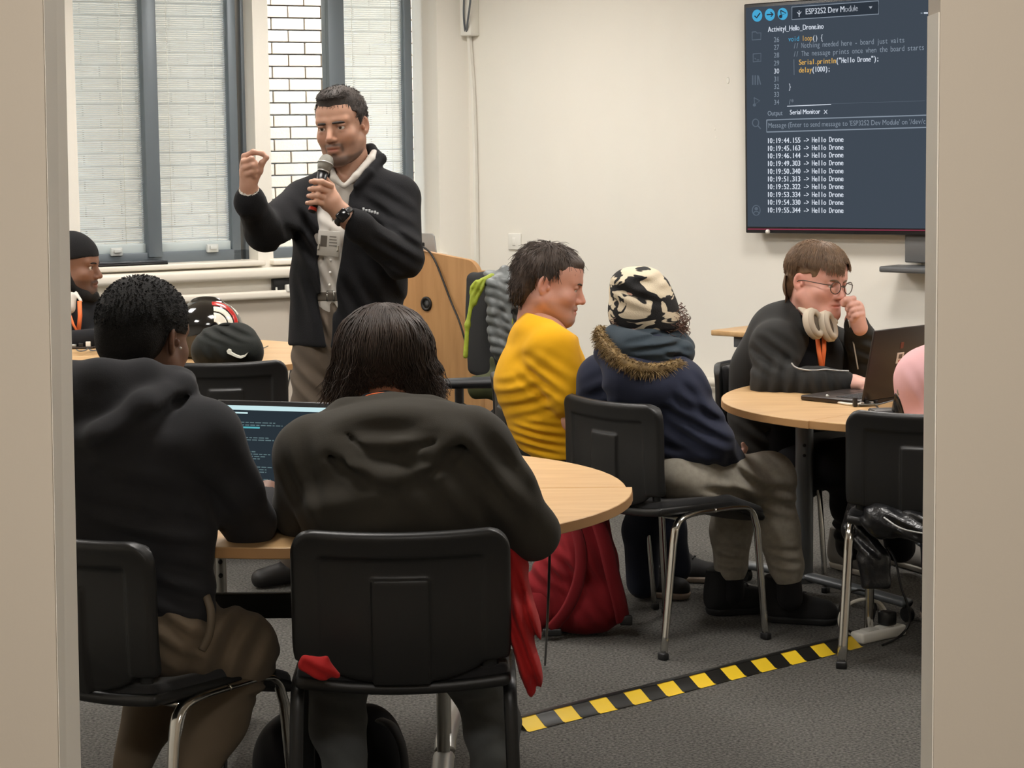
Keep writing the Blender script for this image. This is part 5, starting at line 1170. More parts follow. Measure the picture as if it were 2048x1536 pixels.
# ---------------------------------------------------------------- person with headphones and glasses at the right table
m_track = fabric('black_track_jacket', (40, 40, 39), 0.75, (400, 0.25, 0.0008), 0.15)
m_blacktee = fabric('black_tee', (20, 20, 23), 0.9)
m_pipe = mk('reflective_piping', (190, 190, 188), 0.5)
m_hairlight = mk('hair_light_brown', (112, 88, 66), 0.45, bump=(240, 0.5, 0.002), var=(60, 0.28))
m_orange = mk('orange_lanyard', (236, 116, 58), 0.7, bump=(500, 0.3, 0.0006))
m_beige = mk('beige_headphone', (206, 194, 174), 0.5); m_cushion = mk('beige_cushion', (190, 178, 160), 0.8)
def headphone_boy():
    p = Person('seated person with glasses and beige headphones, fist at the mouth, black track jacket', (1.03, 7.80, 0)); tone = (216, 162, 146); D = 7.62
    M = hframe(U(1635, 561, D), R(42), R(-9), R(4), 1.02)
    V, F = head_mesh(wide=1.05, jaw=1.06, chin=0.002, full=0.008, neck=0.060, lid=0.003); p.flesh(V, F, tone, M, head_tint(V, tone, 0.0, flush=0.45)); eyeballs(p.root, M, 0, (70, 80, 80)); brows(p.root, M, m_hairlight, 0.0035)
    def keep(X, Y, Z):
        line = np.where(Y > 0.03, 0.044 - 0.028 * np.clip(X / 0.05, 0, 1) - 0.015 * np.clip(-X / 0.05, 0, 1) + 0.022 * np.exp(-((X + 0.02) / 0.016) ** 2), np.where(Y > -0.012, 0.030 - (0.03 - Y) * 0.3, np.where(Y > -0.035, 0.010, -0.1)))
        return (line - Z) * 0.8
    f = scalp_cap(keep, 0.086, 0.110, 0.090, 0.004, 0.001, 8, (0, -0.010, 0.036), 50); f.ell((0, -0.082, -0.03), (0.066, 0.038, 0.062), k=0.03); f.cut(lambda X, Y, Z: Z + 0.100 + 0 * X + 0 * Y)
    V, F = f.mesh(); h = MB().add(V, F, M).build('hair', m_hairlight, p.root, world=True)
    rs = np.random.RandomState(9); q = MB()
    for i in range(1500):
        a = rs.uniform(-math.pi, math.pi); b = rs.uniform(0.0, 0.5); s0 = np.array([0.0, 0.0, 0.036]) + np.array([math.cos(a) * math.sin(b) * 0.09, -0.015 + math.sin(a) * math.sin(b) * 0.11, math.cos(b) * 0.094])
        pts = [s0]; be = rs.uniform(1.35, 1.95 if math.sin(a) < -0.1 else 1.5)
        if math.sin(a) > 0.75: be = (rs.uniform(1.35, 1.62) if math.cos(a) > 0.05 else rs.uniform(1.2, 1.42)) if abs(math.cos(a) + 0.2) > 0.18 else rs.uniform(0.95, 1.15)
        for t in np.linspace(0.2, 1, 6):
            bb = b + (be - b) * t; off = 1.02 + 0.05 * rs.rand(); pts.append(np.array([math.cos(a) * math.sin(bb) * 0.093 * off, -0.010 + math.sin(a) * math.sin(bb) * 0.118 * off, 0.036 + math.cos(bb) * 0.096 * off + rs.uniform(-.001, .001)]))
        strand_mesh(q, np.array(pts) @ M[:, :3].T + M[:, 3], 0.0017, 0.0006)
    for i in range(320):
        x = rs.uniform(-0.082, 0.082); P = np.array([[x, -0.108 + abs(x) * 0.4, 0.0], [x * 1.0, -0.112 + abs(x) * 0.5, -0.03], [x * 0.95, -0.104 + abs(x) * 0.5, -0.065], [x * 0.9, -0.100 + abs(x) * 0.5, -0.100 - rs.rand() * 0.018]]); strand_mesh(q, P @ M[:, :3].T + M[:, 3], 0.0020, 0.0008)
    q.build('hair_strands', m_hairlight, h, world=True)['kind'] = 'stuff'
    # glasses
    g = thing('eyeglasses', 'thin dark round-rimmed glasses worn by the person with headphones', 'glasses', tuple(M[:, 3])); m_rim = mk('tortoise_rim', (58, 46, 36), 0.3)
    for sx in (-1, 1):
        a = np.linspace(0, 2 * math.pi, 29)[:-1]; P = np.stack([0.034 * sx + 0.0235 * np.cos(a), 0.112 - 0.006 * np.abs(np.cos(a)) * (np.cos(a) * sx > 0), -0.004 + 0.0205 * np.sin(a)], 1)
        MB().add(*tube(P, 0.0016, 6, closed=True), M).build('rim', m_rim, g, world=True)
        MB().add(np.concatenate([P * [1, 1, 1], [[0.034 * sx, 0.112, -0.004]]]), [[i, (i + 1) % 28, 28] for i in range(28)], M).build('lens', mk_glass('spectacle_lens', 0.10), g, world=True)
        MB().add(*tube(smooth_path([(0.0575 * sx, 0.106, 0.004), (0.082 * sx, 0.085, 0.004), (0.090 * sx, 0.0, 0.002), (0.088 * sx, -0.02, -0.012)], 2), 0.0016, 6), M).build('temple_arm', m_rim, g, world=True)
    MB().add(*tube(smooth_path([(-0.011, 0.112, 0.001), (0, 0.1145, 0.005), (0.011, 0.112, 0.001)], 2), 0.0014, 6), M).build('bridge', m_rim, g, world=True)
    fw = nrm(np.array([0.72, -0.69, 0])); rt = np.array([fw[1], -fw[0], 0]); tc = lambda px, py, dd: U(px, py, dd)
    f = Fld(*around([(1480, 620, D - 0.3), (1760, 960, D + 0.35)], 0.05), 0.009)
    f.seg(U(1560, 930, D + 0.22), U(1600, 710, D + 0.08), (0.16, 0.11), (0.16, 0.10), rt); L(f, [(1605, 700, D + 0.06, 0.07), (1626, 630, D + 0.02, 0.06)]); L(f, [(1600, 710, D + 0.08, 0.05), (1555, 690, D - 0.06, 0.05), (1540, 775, D - 0.14, 0.042), (1690, 768, D - 0.26, 0.03)]); L(f, [(1620, 710, D + 0.08, 0.05), (1690, 700, D + 0.2, 0.05), (1748, 770, D + 0.12, 0.04), (1706, 640, D - 0.01, 0.03)])
    V, F = f.mesh(); p.flesh(V, F, tone)
    # fist at the mouth
    f = Fld(*around([(1660, 575, D - 0.15), (1745, 660, D + 0.05)], 0.02), 0.0025); dd = D - 0.075
    L(f, [(1719, 655, dd + 0.02, 0.029), (1713, 637, dd + 0.01, 0.030)], 0.02); f.ell(U(1711, 619, dd + 0.012), (0.031, 0.028, 0.033), k=0.02)
    for j, (x, y) in enumerate(((1693, 603), (1701, 613), (1706, 624), (1710, 634))):
        L(f, [(x + 14, y - 6, dd - 0.005, 0.0105), (x, y - 3, dd - 0.022, 0.0112), (x - 6 + j, y + 5, dd - 0.010, 0.0100), (x + 2, y + 7, dd + 0.002, 0.0085)], 0.004)
    L(f, [(1709, 619, dd - 0.012, 0.012), (1695, 600, dd - 0.02, 0.0108), (1686, 603, dd - 0.012, 0.0092)], 0.005)
    V, F = f.mesh(); p.flesh(V, F, (222, 170, 154))
    # near hand on the keyboard
    f = Fld(*around([(1690, 735, D - 0.4), (1760, 800, D - 0.15)], 0.03), 0.003); dd = D - 0.27
    L(f, [(1690, 768, dd + 0.02, 0.030), (1705, 767, dd, 0.031)], 0.02); f.ell(U(1722, 768, dd - 0.01), (0.042, 0.040, 0.022), k=0.02)
    for j in range(4): L(f, [(1732, 766, dd - 0.035 + j * 0.02, 0.0095), (1746, 770, dd - 0.03 + j * 0.02, 0.0085), (1752, 782, dd - 0.025 + j * 0.02, 0.0072)], 0.005)
    L(f, [(1716, 770, dd - 0.03, 0.012), (1730, 780, dd - 0.045, 0.0095), (1740, 785, dd - 0.04, 0.008)], 0.006)
    V, F = f.mesh(); p.flesh(V, F, (224, 174, 158))
    # t-shirt and jacket
    f = Fld(*around([(1560, 640, D - 0.2), (1720, 880, D + 0.3)], 0.05), 0.0065); f.seg(U(1590, 900, D + 0.17), U(1610, 715, D + 0.06), (0.17, 0.13), (0.165, 0.115), rt); L(f, [(1610, 690, D + 0.05, 0.085), (1622, 655, D + 0.02, 0.068)]); p.cloth('t_shirt', f, m_blacktee)
    f = Fld(*around([(1450, 570, D - 0.38), (1775, 960, D + 0.45)], 0.05), 0.0062)
    f.seg(U(1556, 930, D + 0.24), U(1572, 800, D + 0.18), (0.205, 0.155), (0.205, 0.150), rt); f.seg(U(1572, 800, D + 0.18), U(1590, 700, D + 0.10), (0.205, 0.150), (0.19, 0.125), rt); f.seg(U(1590, 700, D + 0.10), U(1606, 650, D + 0.06), (0.15, 0.11), (0.09, 0.085), rt)
    L(f, [(1590, 680, D + 0.05, 0.085), (1553, 690, D - 0.06, 0.088)], 0.05); L(f, [(1600, 650, D + 0.10, 0.080), (1560, 668, D + 0.06, 0.095), (1525, 740, D + 0.10, 0.10), (1510, 830, D + 0.18, 0.09)], 0.06); L(f, [(1600, 680, D + 0.1, 0.085), (1680, 705, D + 0.2, 0.08)], 0.05)
    L(f, [(1552, 700, D - 0.07, 0.086), (1545, 768, D - 0.15, 0.070), (1640, 768, D - 0.24, 0.054), (1686, 767, D - 0.265, 0.045)], 0.03); L(f, [(1685, 708, D + 0.2, 0.08), (1742, 762, D + 0.12, 0.066), (1722, 680, D + 0.03, 0.052), (1713, 652, D - 0.03, 0.044)], 0.03)
    # collar
    L(f, [(1612, 668, D - 0.06, 0.016), (1596, 634, D - 0.02, 0.020), (1588, 612, D + 0.08, 0.020), (1618, 628, D + 0.13, 0.018)], 0.02)
    f.cut(lambda X, Y, Z: (lambda q: np.maximum(np.maximum(1616 + (q[1] - 640) * 0.06 - q[0], q[0] - 1672 - (q[1] - 650) * 0.06) * 0.0017, np.maximum(np.maximum(q[2] - (D + 0.13), (D - 0.13) - q[2]), (628 - q[1]) * 0.0017)))(proj(X, Y, Z)))
    L(f, [(1622, 680, D + 0.02, 0.072), (1632, 600, D, 0.070)], 0.004, 's')
    for a in (((1545, 720, D - 0.14), (0.6, 0, 0.8), 0.05, 0.006, 0.11), ((1570, 770, D - 0.2), (0.9, 0, -0.3), 0.05, 0.006, 0.12), ((1650, 770, D - 0.28), (1, 0, 0.1), 0.045, 0.004, (0.12, 0.1, 0.06)), ((1530, 850, D + 0.1), (0.5, 0, 0.9), 0.07, 0.006, 0.17), ((1740, 700, D), (0.4, 0, 0.9), 0.05, 0.005, 0.09)): f.fold(U(*a[0]), *a[1:])
    jk = p.cloth('track_jacket', f, m_track)
    zf = lambda pts: MB().add(*tube(smooth_path(np.array([U(*a) for a in pts]), 2), 0.0026, 6)).build('piping', m_pipe, jk, world=True)
    zf([(1583, 726, D - 0.235), (1590, 735, D - 0.24), (1610, 740, D - 0.262), (1632, 741, D - 0.275), (1650, 738, D - 0.285), (1672, 741, D - 0.29), (1698, 742, D - 0.295)]); zf([(1697, 640, D - 0.08), (1706, 680, D - 0.03), (1716, 738, D + 0.02)]); zf([(1500, 676, D + 0.02), (1510, 688, D - 0.02), (1515, 702, D - 0.03)]); zf([(1502, 704, D + 0.0), (1498, 745, D + 0.0), (1512, 765, D - 0.02), (1520, 785, D - 0.02)])
    # trousers and white-soled shoes
    f = Fld(*around([(1500, 860, D - 0.3), (1800, 1110, D + 0.5)], 0.07), 0.0075); f.seg(U(1560, 930, D + 0.24), U(1580, 950, D + 0.2), (0.18, 0.11), (0.17, 0.10), rt)
    L(f, [(1590, 935, D + 0.05, 0.09), (1690, 925, D - 0.05, 0.078), (1700, 1010, D + 0.12, 0.062), (1702, 1090, D + 0.30, 0.056)], 0.04); L(f, [(1600, 930, D + 0.35, 0.09), (1755, 930, D + 0.2, 0.078), (1790, 1010, D + 0.24, 0.062), (1800, 1095, D + 0.34, 0.056)], 0.04); f.fold(U(1700, 1060, D + 0.2), (0.1, 0, 1), 0.06, 0.006, 0.12); p.cloth('trousers', f, fabric('black_cargo', (27, 27, 30)))
    m_ws = mk('white_rubber_sole', (196, 190, 180), 0.6); m_gs = mk('grey_canvas_shoe', (120, 116, 110), 0.85)
    a = UZ(1690, 1122, 0.02); b = UZ(1762, 1160, 0.0); shoe(p, (a[0] - 0.03, a[1]), (b[0], b[1]), m_gs, m_ws, 0.0, 0.046); a = UZ(1790, 1120, 0.0); b = UZ(1870, 1150, 0.0); shoe(p, (a[0] - 0.03, a[1]), (b[0], b[1]), m_gs, m_ws, 0.0, 0.046)
    p.done()
    # headphones round the neck
    hp = thing('headphones', 'beige over-ear headphones hung round the neck of the person in glasses', 'headphones', tuple(U(1645, 645, D - 0.1)))
    for (cx, cy, dd, nx) in ((1632, 646, D - 0.115, np.array([0.75, -0.62, 0.25])), (1661, 651, D - 0.085, np.array([0.80, -0.45, 0.25]))):
        c = U(cx, cy, dd); n = nrm(nx); xx = nrm(np.cross(Z3 + np.array([-0.35, 0, 0]), n)); yy = np.cross(n, xx)
        a = np.linspace(0, 2 * math.pi, 33)[:-1]; P = c + np.outer(0.030 * np.cos(a), xx) + np.outer(0.040 * np.sin(a), yy)
        cup = MB(); Q = [(1.15, -0.030), (1.36, -0.022), (1.40, -0.004), (1.2, 0.0)]; V = []; nn = 32
        for r_, z_ in [(0.0, -0.033)] + Q + [(0.0, 0.0)]: V.append(c + np.outer(r_ * 0.030 * np.cos(a), xx) + np.outer(r_ * 0.040 * np.sin(a), yy) + n * z_)
        V = np.concatenate(V); F = [[k * nn + i, k * nn + (i + 1) % nn, (k + 1) * nn + (i + 1) % nn, (k + 1) * nn + i] for k in range(5) for i in range(nn)]
        cup.add(V, F); cu = cup.build('ear_cup', m_beige, hp, world=True); MB().add(*tube(P, 0.0115, 10, closed=True)).build('cushion', m_cushion, cu, world=True)
        V = np.concatenate([c + np.outer(0.026 * np.cos(a), xx) + np.outer(0.036 * np.sin(a), yy) + n * 0.001, [c + n * 0.001]]); MB().add(V, [[i, (i + 1) % nn, nn] for i in range(nn)]).build('mesh', mk('headphone_mesh', (96, 86, 74), 0.9), cu, world=True)
    MB().add(*tube(smooth_path(np.array([U(1620, 632, D - 0.10), U(1600, 612, D + 0.0), U(1592, 602, D + 0.10), U(1630, 612, D + 0.15), U(1668, 632, D + 0.02), U(1668, 642, D - 0.06)]), 3), 0.009, 8, 1.8)).build('headband', m_beige, hp, world=True)
    ly = thing('lanyard', 'orange lanyard hanging on the chest of the person with headphones', 'lanyard', tuple(U(1640, 700, D - 0.1)))
    for pts in (((1648, 668, D - 0.075), (1648, 700, D - 0.075), (1644, 736, D - 0.08)), ((1634, 668, D - 0.078), (1638, 705, D - 0.08), (1643, 736, D - 0.085))):
        MB().add(*tube(np.array([U(*a) for a in pts]), 0.0022, 6, 3.6, up=(0, 1, 0))).build('strap', m_orange, ly, world=True)
headphone_boy()

# ---------------------------------------------------------------- long-haired person in the dark hoodie, back to the camera
m_hood1 = fabric('washed_black_hoodie', (60, 57, 51), 0.95, (380, 0.3, 0.001), 0.05, (6, 0.08))
m_hood2 = fabric('black_hoodie', (44, 44, 46), 0.95, (380, 0.3, 0.001), 0.05, (6, 0.08))
m_olive = fabric('olive_brown_trousers', (108, 95, 79), 0.85, (420, 0.25, 0.0008), 0.05, (8, 0.1))
m_greyjean = fabric('dark_grey_jeans', (92, 94, 94), 0.9, (420, 0.25, 0.0008), 0.05, (20, 0.1))
m_longhair = mk('hair_near_black', (60, 47, 39), 0.5, var=(30, 0.35))
m_afro = mk('hair_black_coils', (17, 15, 14), 0.9, bump=(420, 1.0, 0.004), var=(160, 0.35))
def long_hair_person():
    p = Person('long-haired person in a faded black hoodie, back to the camera on the nearest chair', (-0.24, 4.72, 0)); tone = (172, 118, 92); D = 4.80
    side = np.array([1.0, 0, 0])
    M = hframe(U(770, 724, 4.985), R(180), R(-24), 0, 0.92)
    V, F = head_mesh(); p.flesh(V, F, tone, M, head_tint(V, tone)); eyeballs(p.root, M); brows(p.root, M, m_longhair)
    C0 = U(768, 704, 4.965); rr_ = np.array([0.104, 0.120, 0.104])
    f = Fld(*around([(630, 590, 4.8), (900, 830, 5.2)], 0.04), 0.0055); f.ell(C0, rr_ * 0.95)
    L(f, [(712, 710, 4.965, 0.030), (700, 750, 4.965, 0.028), (694, 780, 4.965, 0.018)], 0.03); L(f, [(826, 710, 4.965, 0.030), (838, 750, 4.965, 0.028), (842, 780, 4.965, 0.018)], 0.03); L(f, [(768, 800, 4.88, 0.050), (770, 775, 4.86, 0.030)], 0.02, 's')
    V, F = f.mesh(); h = MB().add(V, F).build('hair', m_longhair, p.root, world=True)
    rs = np.random.RandomState(11); q = MB(); zb = lambda y: U(770, y, 4.9)[2]
    for i in range(2600):
        ph = math.radians(rs.uniform(-135, 135)); sd = math.sin(ph); off = rs.uniform(0.98, 1.07); pts = []; w1, w2 = rs.uniform(0, 6.28, 2); am = rs.uniform(0.001, 0.010)
        for th in np.linspace(math.radians(rs.uniform(2, 25)), math.radians(98), 7):
            s_ = math.sin(th); pts.append(C0 + rr_ * off * np.array([s_ * sd, -s_ * math.cos(ph), math.cos(th)]) + [am * math.sin(w1 + th * 4), 0, 0])
        end = zb((806 if abs(ph) > 0.55 else 776 if abs(ph) > 0.35 else 764) + rs.uniform(-22, 12)); z0 = pts[-1][2]; flare = 1.0 + (rs.uniform(0.02, 0.30) if abs(ph) > 0.5 else -0.02)
        for t in (0.35, 0.7, 1.0):
            b_ = pts[6]; z_ = z0 + (end - z0) * t; x_ = C0[0] + (b_[0] - C0[0]) * (1 + (flare - 1) * t) + 0.012 * math.sin(w2 + 6 * t); pts.append(np.array([x_, b_[1] + 0.012 * t, z_]))
        strand_mesh(q, smooth_path(np.array(pts), 1), rs.uniform(0.0011, 0.0022), 0.0006)
    q.build('hair_strands', m_longhair, h, world=True)['kind'] = 'stuff'
    f = Fld(*around([(560, 720, 4.5), (1110, 1110, 5.3)], 0.05), 0.009)
    f.seg(U(790, 1250, 4.86), U(782, 920, 4.80), (0.15, 0.09), (0.14, 0.06), side); L(f, [(782, 890, 4.84, 0.05), (772, 770, 4.93, 0.052)]); L(f, [(780, 880, 4.8, 0.04), (960, 910, 4.78, 0.04), (1068, 1058, 4.80, 0.042), (930, 1030, 5.02, 0.03)]); L(f, [(780, 880, 4.8, 0.04), (610, 915, 4.78, 0.04), (602, 1030, 4.88, 0.042), (570, 985, 5.1, 0.03)])
    L(f, [(735, 1290, 4.90, 0.06), (690, 1330, 5.1, 0.06), (660, 1540, 5.05, 0.05)]); L(f, [(850, 1290, 4.90, 0.06), (930, 1330, 5.1, 0.06), (975, 1560, 5.05, 0.05)])
    V, F = f.mesh(); p.flesh(V, F, tone)
    f = Fld(*around([(520, 960, 5.05), (960, 1050, 5.3)], 0.05), 0.004)
    for (x, y, s_) in ((566, 985, -1), (922, 1030, -1)):
        L(f, [(x + 6, y + 2, 5.07, 0.027), (x, y, 5.11, 0.028)], 0.02); f.ell(U(x - 2, y, 5.16), (0.038, 0.05, 0.016), k=0.02)
        for j in range(4): L(f, [(x - 24 + j * 15, y - 3, 5.20, 0.009), (x - 26 + j * 16, y - 8, 5.235, 0.008), (x - 26 + j * 16, y - 2, 5.265, 0.007)], 0.004)
        L(f, [(x + 24 * s_, y + 4, 5.14, 0.011), (x + 38 * s_, y, 5.18, 0.009)], 0.005)
    V, F = f.mesh(); p.flesh(V, F, tone)
    # black t-shirt collar and orange lanyard
    f = Fld(*around([(690, 750, 4.7), (850, 840, 5.0)], 0.03), 0.004); L(f, [(716, 820, 4.88, 0.018), (738, 806, 4.86, 0.018), (772, 801, 4.85, 0.018), (806, 805, 4.86, 0.018), (828, 820, 4.88, 0.018)], 0.02); p.cloth('t_shirt', f, m_blacktee)
    # hoodie
    f = Fld(*around([(530, 770, 4.5), (1125, 1110, 5.2)], 0.05), 0.0062)
    f.seg(U(795, 1120, 4.80), U(795, 1000, 4.76), (0.200, 0.105), (0.212, 0.115), side); f.seg(U(795, 1000, 4.74), U(788, 900, 4.77), (0.212, 0.120), (0.205, 0.108), side); f.seg(U(788, 905, 4.77), U(780, 862, 4.83), (0.20, 0.10), (0.12, 0.070), side)
    L(f, [(745, 882, 4.82, 0.066), (622, 910, 4.78, 0.074)], 0.06); L(f, [(825, 876, 4.82, 0.066), (950, 898, 4.78, 0.076)], 0.06)
    L(f, [(618, 912, 4.78, 0.076), (606, 1020, 4.86, 0.062), (588, 1020, 5.0, 0.048)], 0.03); L(f, [(952, 902, 4.78, 0.078), (1010, 990, 4.76, 0.068), (1064, 1065, 4.80, 0.056), (960, 1040, 5.0, 0.044)], 0.03)
    # hood lying on the back
    f.ell(U(782, 890, 4.72), (0.145, 0.045, 0.070), k=0.04)
    L(f, [(622, 862, 4.79, 0.026), (668, 903, 4.70, 0.028), (722, 942, 4.655, 0.030), (782, 958, 4.648, 0.031), (845, 935, 4.655, 0.030), (905, 885, 4.70, 0.028), (952, 842, 4.79, 0.024)], 0.03)
    L(f, [(645, 852, 4.83, 0.024), (690, 826, 4.83, 0.026), (780, 818, 4.82, 0.026), (860, 824, 4.83, 0.026), (940, 842, 4.82, 0.024)], 0.03)
    L(f, [(660, 862, 4.74, 0.018), (735, 892, 4.672, 0.020), (800, 888, 4.66, 0.022), (870, 866, 4.70, 0.020), (945, 842, 4.77, 0.018)], 0.02)
    f.ell(U(765, 858, 4.655), (0.080, 0.028, 0.014), k=0.03, op='s'); f.ell(U(790, 918, 4.625), (0.085, 0.028, 0.016), rotm('Y', 0.10), k=0.03, op='s')
    L(f, [(640, 895, 4.70, 0.006), (680, 932, 4.655, 0.009), (730, 970, 4.618, 0.010), (785, 986, 4.610, 0.010), (845, 964, 4.618, 0.010), (905, 912, 4.665, 0.009), (950, 868, 4.73, 0.006)], 0.02, 's'); L(f, [(690, 868, 4.69, 0.004), (740, 908, 4.645, 0.006), (800, 906, 4.632, 0.007), (868, 886, 4.668, 0.005)], 0.012, 's')
    for a in (((990, 960, 4.68), (0.75, 0, 0.5), 0.06, 0.006, (0.11, 0.2, 0.16)), ((600, 980, 4.7), (0.9, 0, 0.2), 0.06, 0.005, (0.08, 0.2, 0.14)), ((900, 1010, 4.62), (0.8, 0, 0.5), 0.09, 0.004, 0.15), ((680, 1030, 4.62), (-0.5, 0, 0.9), 0.09, 0.003, 0.15)): f.fold(U(*a[0]), *a[1:])
    p.cloth('hoodie', f, m_hood1)
    # jeans and shoes
    f = Fld(*around([(580, 1280, 4.5), (1060, 1560, 5.2)], 0.05), 0.0075)
    f.seg(U(790, 1290, 4.88), U(790, 1300, 4.90), (0.17, 0.08), (0.17, 0.08), side)
    L(f, [(720, 1290, 4.90, 0.080), (672, 1350, 5.12, 0.072), (676, 1450, 5.05, 0.058), (690, 1540, 4.98, 0.052)], 0.04); L(f, [(865, 1290, 4.90, 0.080), (960, 1350, 5.12, 0.072), (985, 1450, 5.05, 0.058), (985, 1530, 4.98, 0.054)], 0.04)
    f.fold(U(680, 1460, 4.97), (0.2, 0, 1), 0.08, 0.005, 0.12); f.fold(U(985, 1460, 4.97), (0.2, 0, 1), 0.08, 0.005, 0.12); p.cloth('jeans', f, m_greyjean)
    for (x, y) in ((715, 1545), (975, 1545)):
        a = U(x, y, 4.96); shoe(p, (a[0], a[1] - 0.05), (a[0] - 0.02 if x < 800 else a[0] + 0.03, a[1] + 0.21), m_trainer, mk('black_rubber_sole', (27, 27, 28), 0.8), 0.0, 0.045, 0.10)
    p.done()
    ly = thing('lanyard', 'orange lanyard at the nape of the long-haired person', 'lanyard', tuple(U(770, 780, 4.83)))
    MB().add(*tube(smooth_path(np.array([U(716, 808, 4.87), U(732, 791, 4.845), U(770, 785, 4.835), U(806, 790, 4.845), U(824, 808, 4.87)]), 2), 0.0025, 6, 2.2)).build('strap', m_orange, ly, world=True)
long_hair_person()

# ---------------------------------------------------------------- short-haired person in the black hoodie at the left door jamb
def short_hair_person():
    p = Person('short-haired person in a black hoodie and brown trousers at the left door jamb', (-0.82, 4.72, 0)); tone = (116, 82, 64); D = 4.72
    side = nrm(np.array([0.93, -0.36, 0])); fw = np.array([0.36, 0.93, 0])
    M = hframe(U(290, 672, 4.86), R(152), R(-10), R(0), 1.03)
    V, F = head_mesh(wide=1.0); p.flesh(V, F, tone, M, head_tint(V, tone, flush=0.1)); eyeballs(p.root, M); brows(p.root, M, m_afro)
    def keep(X, Y, Z):
        line = np.where(Y > 0.05, 0.055, np.where(Y > 0.0, 0.01, np.where(Y > -0.03, 0.012, -0.072))); return (line - Z) * 0.8
    f = scalp_cap(keep, 0.090, 0.112, 0.094, 0.004, 0.0005, 7, (0, -0.013, 0.034), 40); f.ell((0, -0.062, -0.02), (0.072, 0.048, 0.062), k=0.03); f.cut(lambda X, Y, Z: Z + 0.075 + 0 * X + 0 * Y)
    V, F = f.mesh(); hr = MB().add(V, F, M).build('hair', m_afro, p.root, world=True)
    q = MB(); tufts(q, M, 2200, (0, -0.013, 0.034), (0.090, 0.112, 0.094), lambda t: t[2] > (0.06 if t[1] > 0.05 else 0.02 if t[1] > -0.03 else -0.06), (0.003, 0.006), 0.003, lambda t: (t[0], 0.2, -0.4), 4, 0.0012); q.build('hair_coils', m_afro, hr, world=True)['kind'] = 'stuff'
    q = MB(); q.add(*lathe([(0, 0), (0.002, 0.0), (0.0028, 0.002), (0.002, 0.005), (0, 0.006)], 10), frame(M[:, 3] + M[:, :3] @ np.array([0.086, 0.010, -0.022]), M[:, 1], M[:, 2], M[:, 0])); q.build('earphone', m_white, p.root, world=True)
    f = Fld(*around([(60, 720, 4.4), (560, 1300, 5.3)], 0.05), 0.009)
    f.seg(U(280, 1230, 4.70), U(262, 860, 4.74), (0.13, 0.07), (0.14, 0.07), side); L(f, [(265, 850, 4.76, 0.06), (285, 735, 4.84, 0.056)]); L(f, [(265, 840, 4.76, 0.05), (420, 885, 4.70, 0.05), (498, 1045, 4.82, 0.042), (535, 985, 5.08, 0.03)]); L(f, [(265, 840, 4.76, 0.05), (110, 870, 4.78, 0.05), (90, 1040, 4.92, 0.042), (300, 1020, 5.15, 0.03)])
    V, F = f.mesh(); p.flesh(V, F, tone)
    f = Fld(*around([(505, 960, 5.02), (560, 1020, 5.2)], 0.05), 0.003)
    L(f, [(535, 992, 5.06, 0.027), (530, 988, 5.10, 0.028)], 0.02); f.ell(U(528, 990, 5.13), (0.036, 0.045, 0.017), k=0.02)
    for j in range(4): L(f, [(512 + j * 12, 985, 5.16, 0.009), (512 + j * 12, 978, 5.20, 0.008), (513 + j * 12, 985, 5.225, 0.007)], 0.004)
    L(f, [(518, 996, 5.10, 0.012), (517, 982, 5.09, 0.0105), (522, 974, 5.10, 0.0085)], 0.005)
    V, F = f.mesh(); p.flesh(V, F, (150, 104, 82))
    f = Fld(*around([(280, 1000, 5.1), (340, 1040, 5.25)], 0.05), 0.004); f.ell(U(305, 1020, 5.17), (0.045, 0.04, 0.017), k=0.02)
    for j in range(4): L(f, [(318, 1012 + j * 6, 5.18 + j * 0.004, 0.009), (338, 1014 + j * 6, 5.19, 0.008), (350, 1022 + j * 5, 5.19, 0.007)], 0.004)
    L(f, [(300, 1008, 5.19, 0.011), (318, 1000, 5.22, 0.009)], 0.005); V, F = f.mesh(); p.flesh(V, F, tone)
    # hoodie
    f = Fld(*around([(40, 700, 4.4), (575, 1280, 5.2)], 0.05), 0.0065)
    f.seg(U(285, 1222, 4.69), U(276, 1080, 4.71), (0.170, 0.100), (0.172, 0.100), side); f.seg(U(276, 1080, 4.71), U(258, 930, 4.72), (0.172, 0.100), (0.190, 0.108), side); f.seg(U(258, 930, 4.70), U(262, 830, 4.77), (0.19, 0.105), (0.12, 0.085), side)
    L(f, [(290, 830, 4.77, 0.08), (405, 872, 4.70, 0.078)], 0.06); L(f, [(230, 840, 4.77, 0.08), (120, 870, 4.78, 0.078)], 0.06)
    L(f, [(410, 880, 4.70, 0.080), (462, 985, 4.74, 0.066), (498, 1045, 4.80, 0.054), (530, 1005, 5.03, 0.040)], 0.03); L(f, [(115, 875, 4.78, 0.078), (95, 1030, 4.90, 0.062), (290, 1022, 5.12, 0.045)], 0.03)
    f.ell(U(200, 810, 4.68), (0.150, 0.05, 0.075), k=0.05)
    L(f, [(140, 878, 4.68, 0.030), (205, 880, 4.60, 0.032), (290, 815, 4.62, 0.030), (362, 775, 4.72, 0.026), (372, 760, 4.78, 0.022)], 0.03)
    L(f, [(130, 752, 4.72, 0.036), (200, 756, 4.68, 0.036), (290, 752, 4.70, 0.032), (345, 764, 4.76, 0.026), (360, 775, 4.82, 0.022)], 0.03)
    L(f, [(130, 912, 4.64, 0.010), (205, 914, 4.565, 0.012), (290, 848, 4.58, 0.011), (355, 806, 4.66, 0.008), (385, 790, 4.72, 0.005)], 0.02, 's')
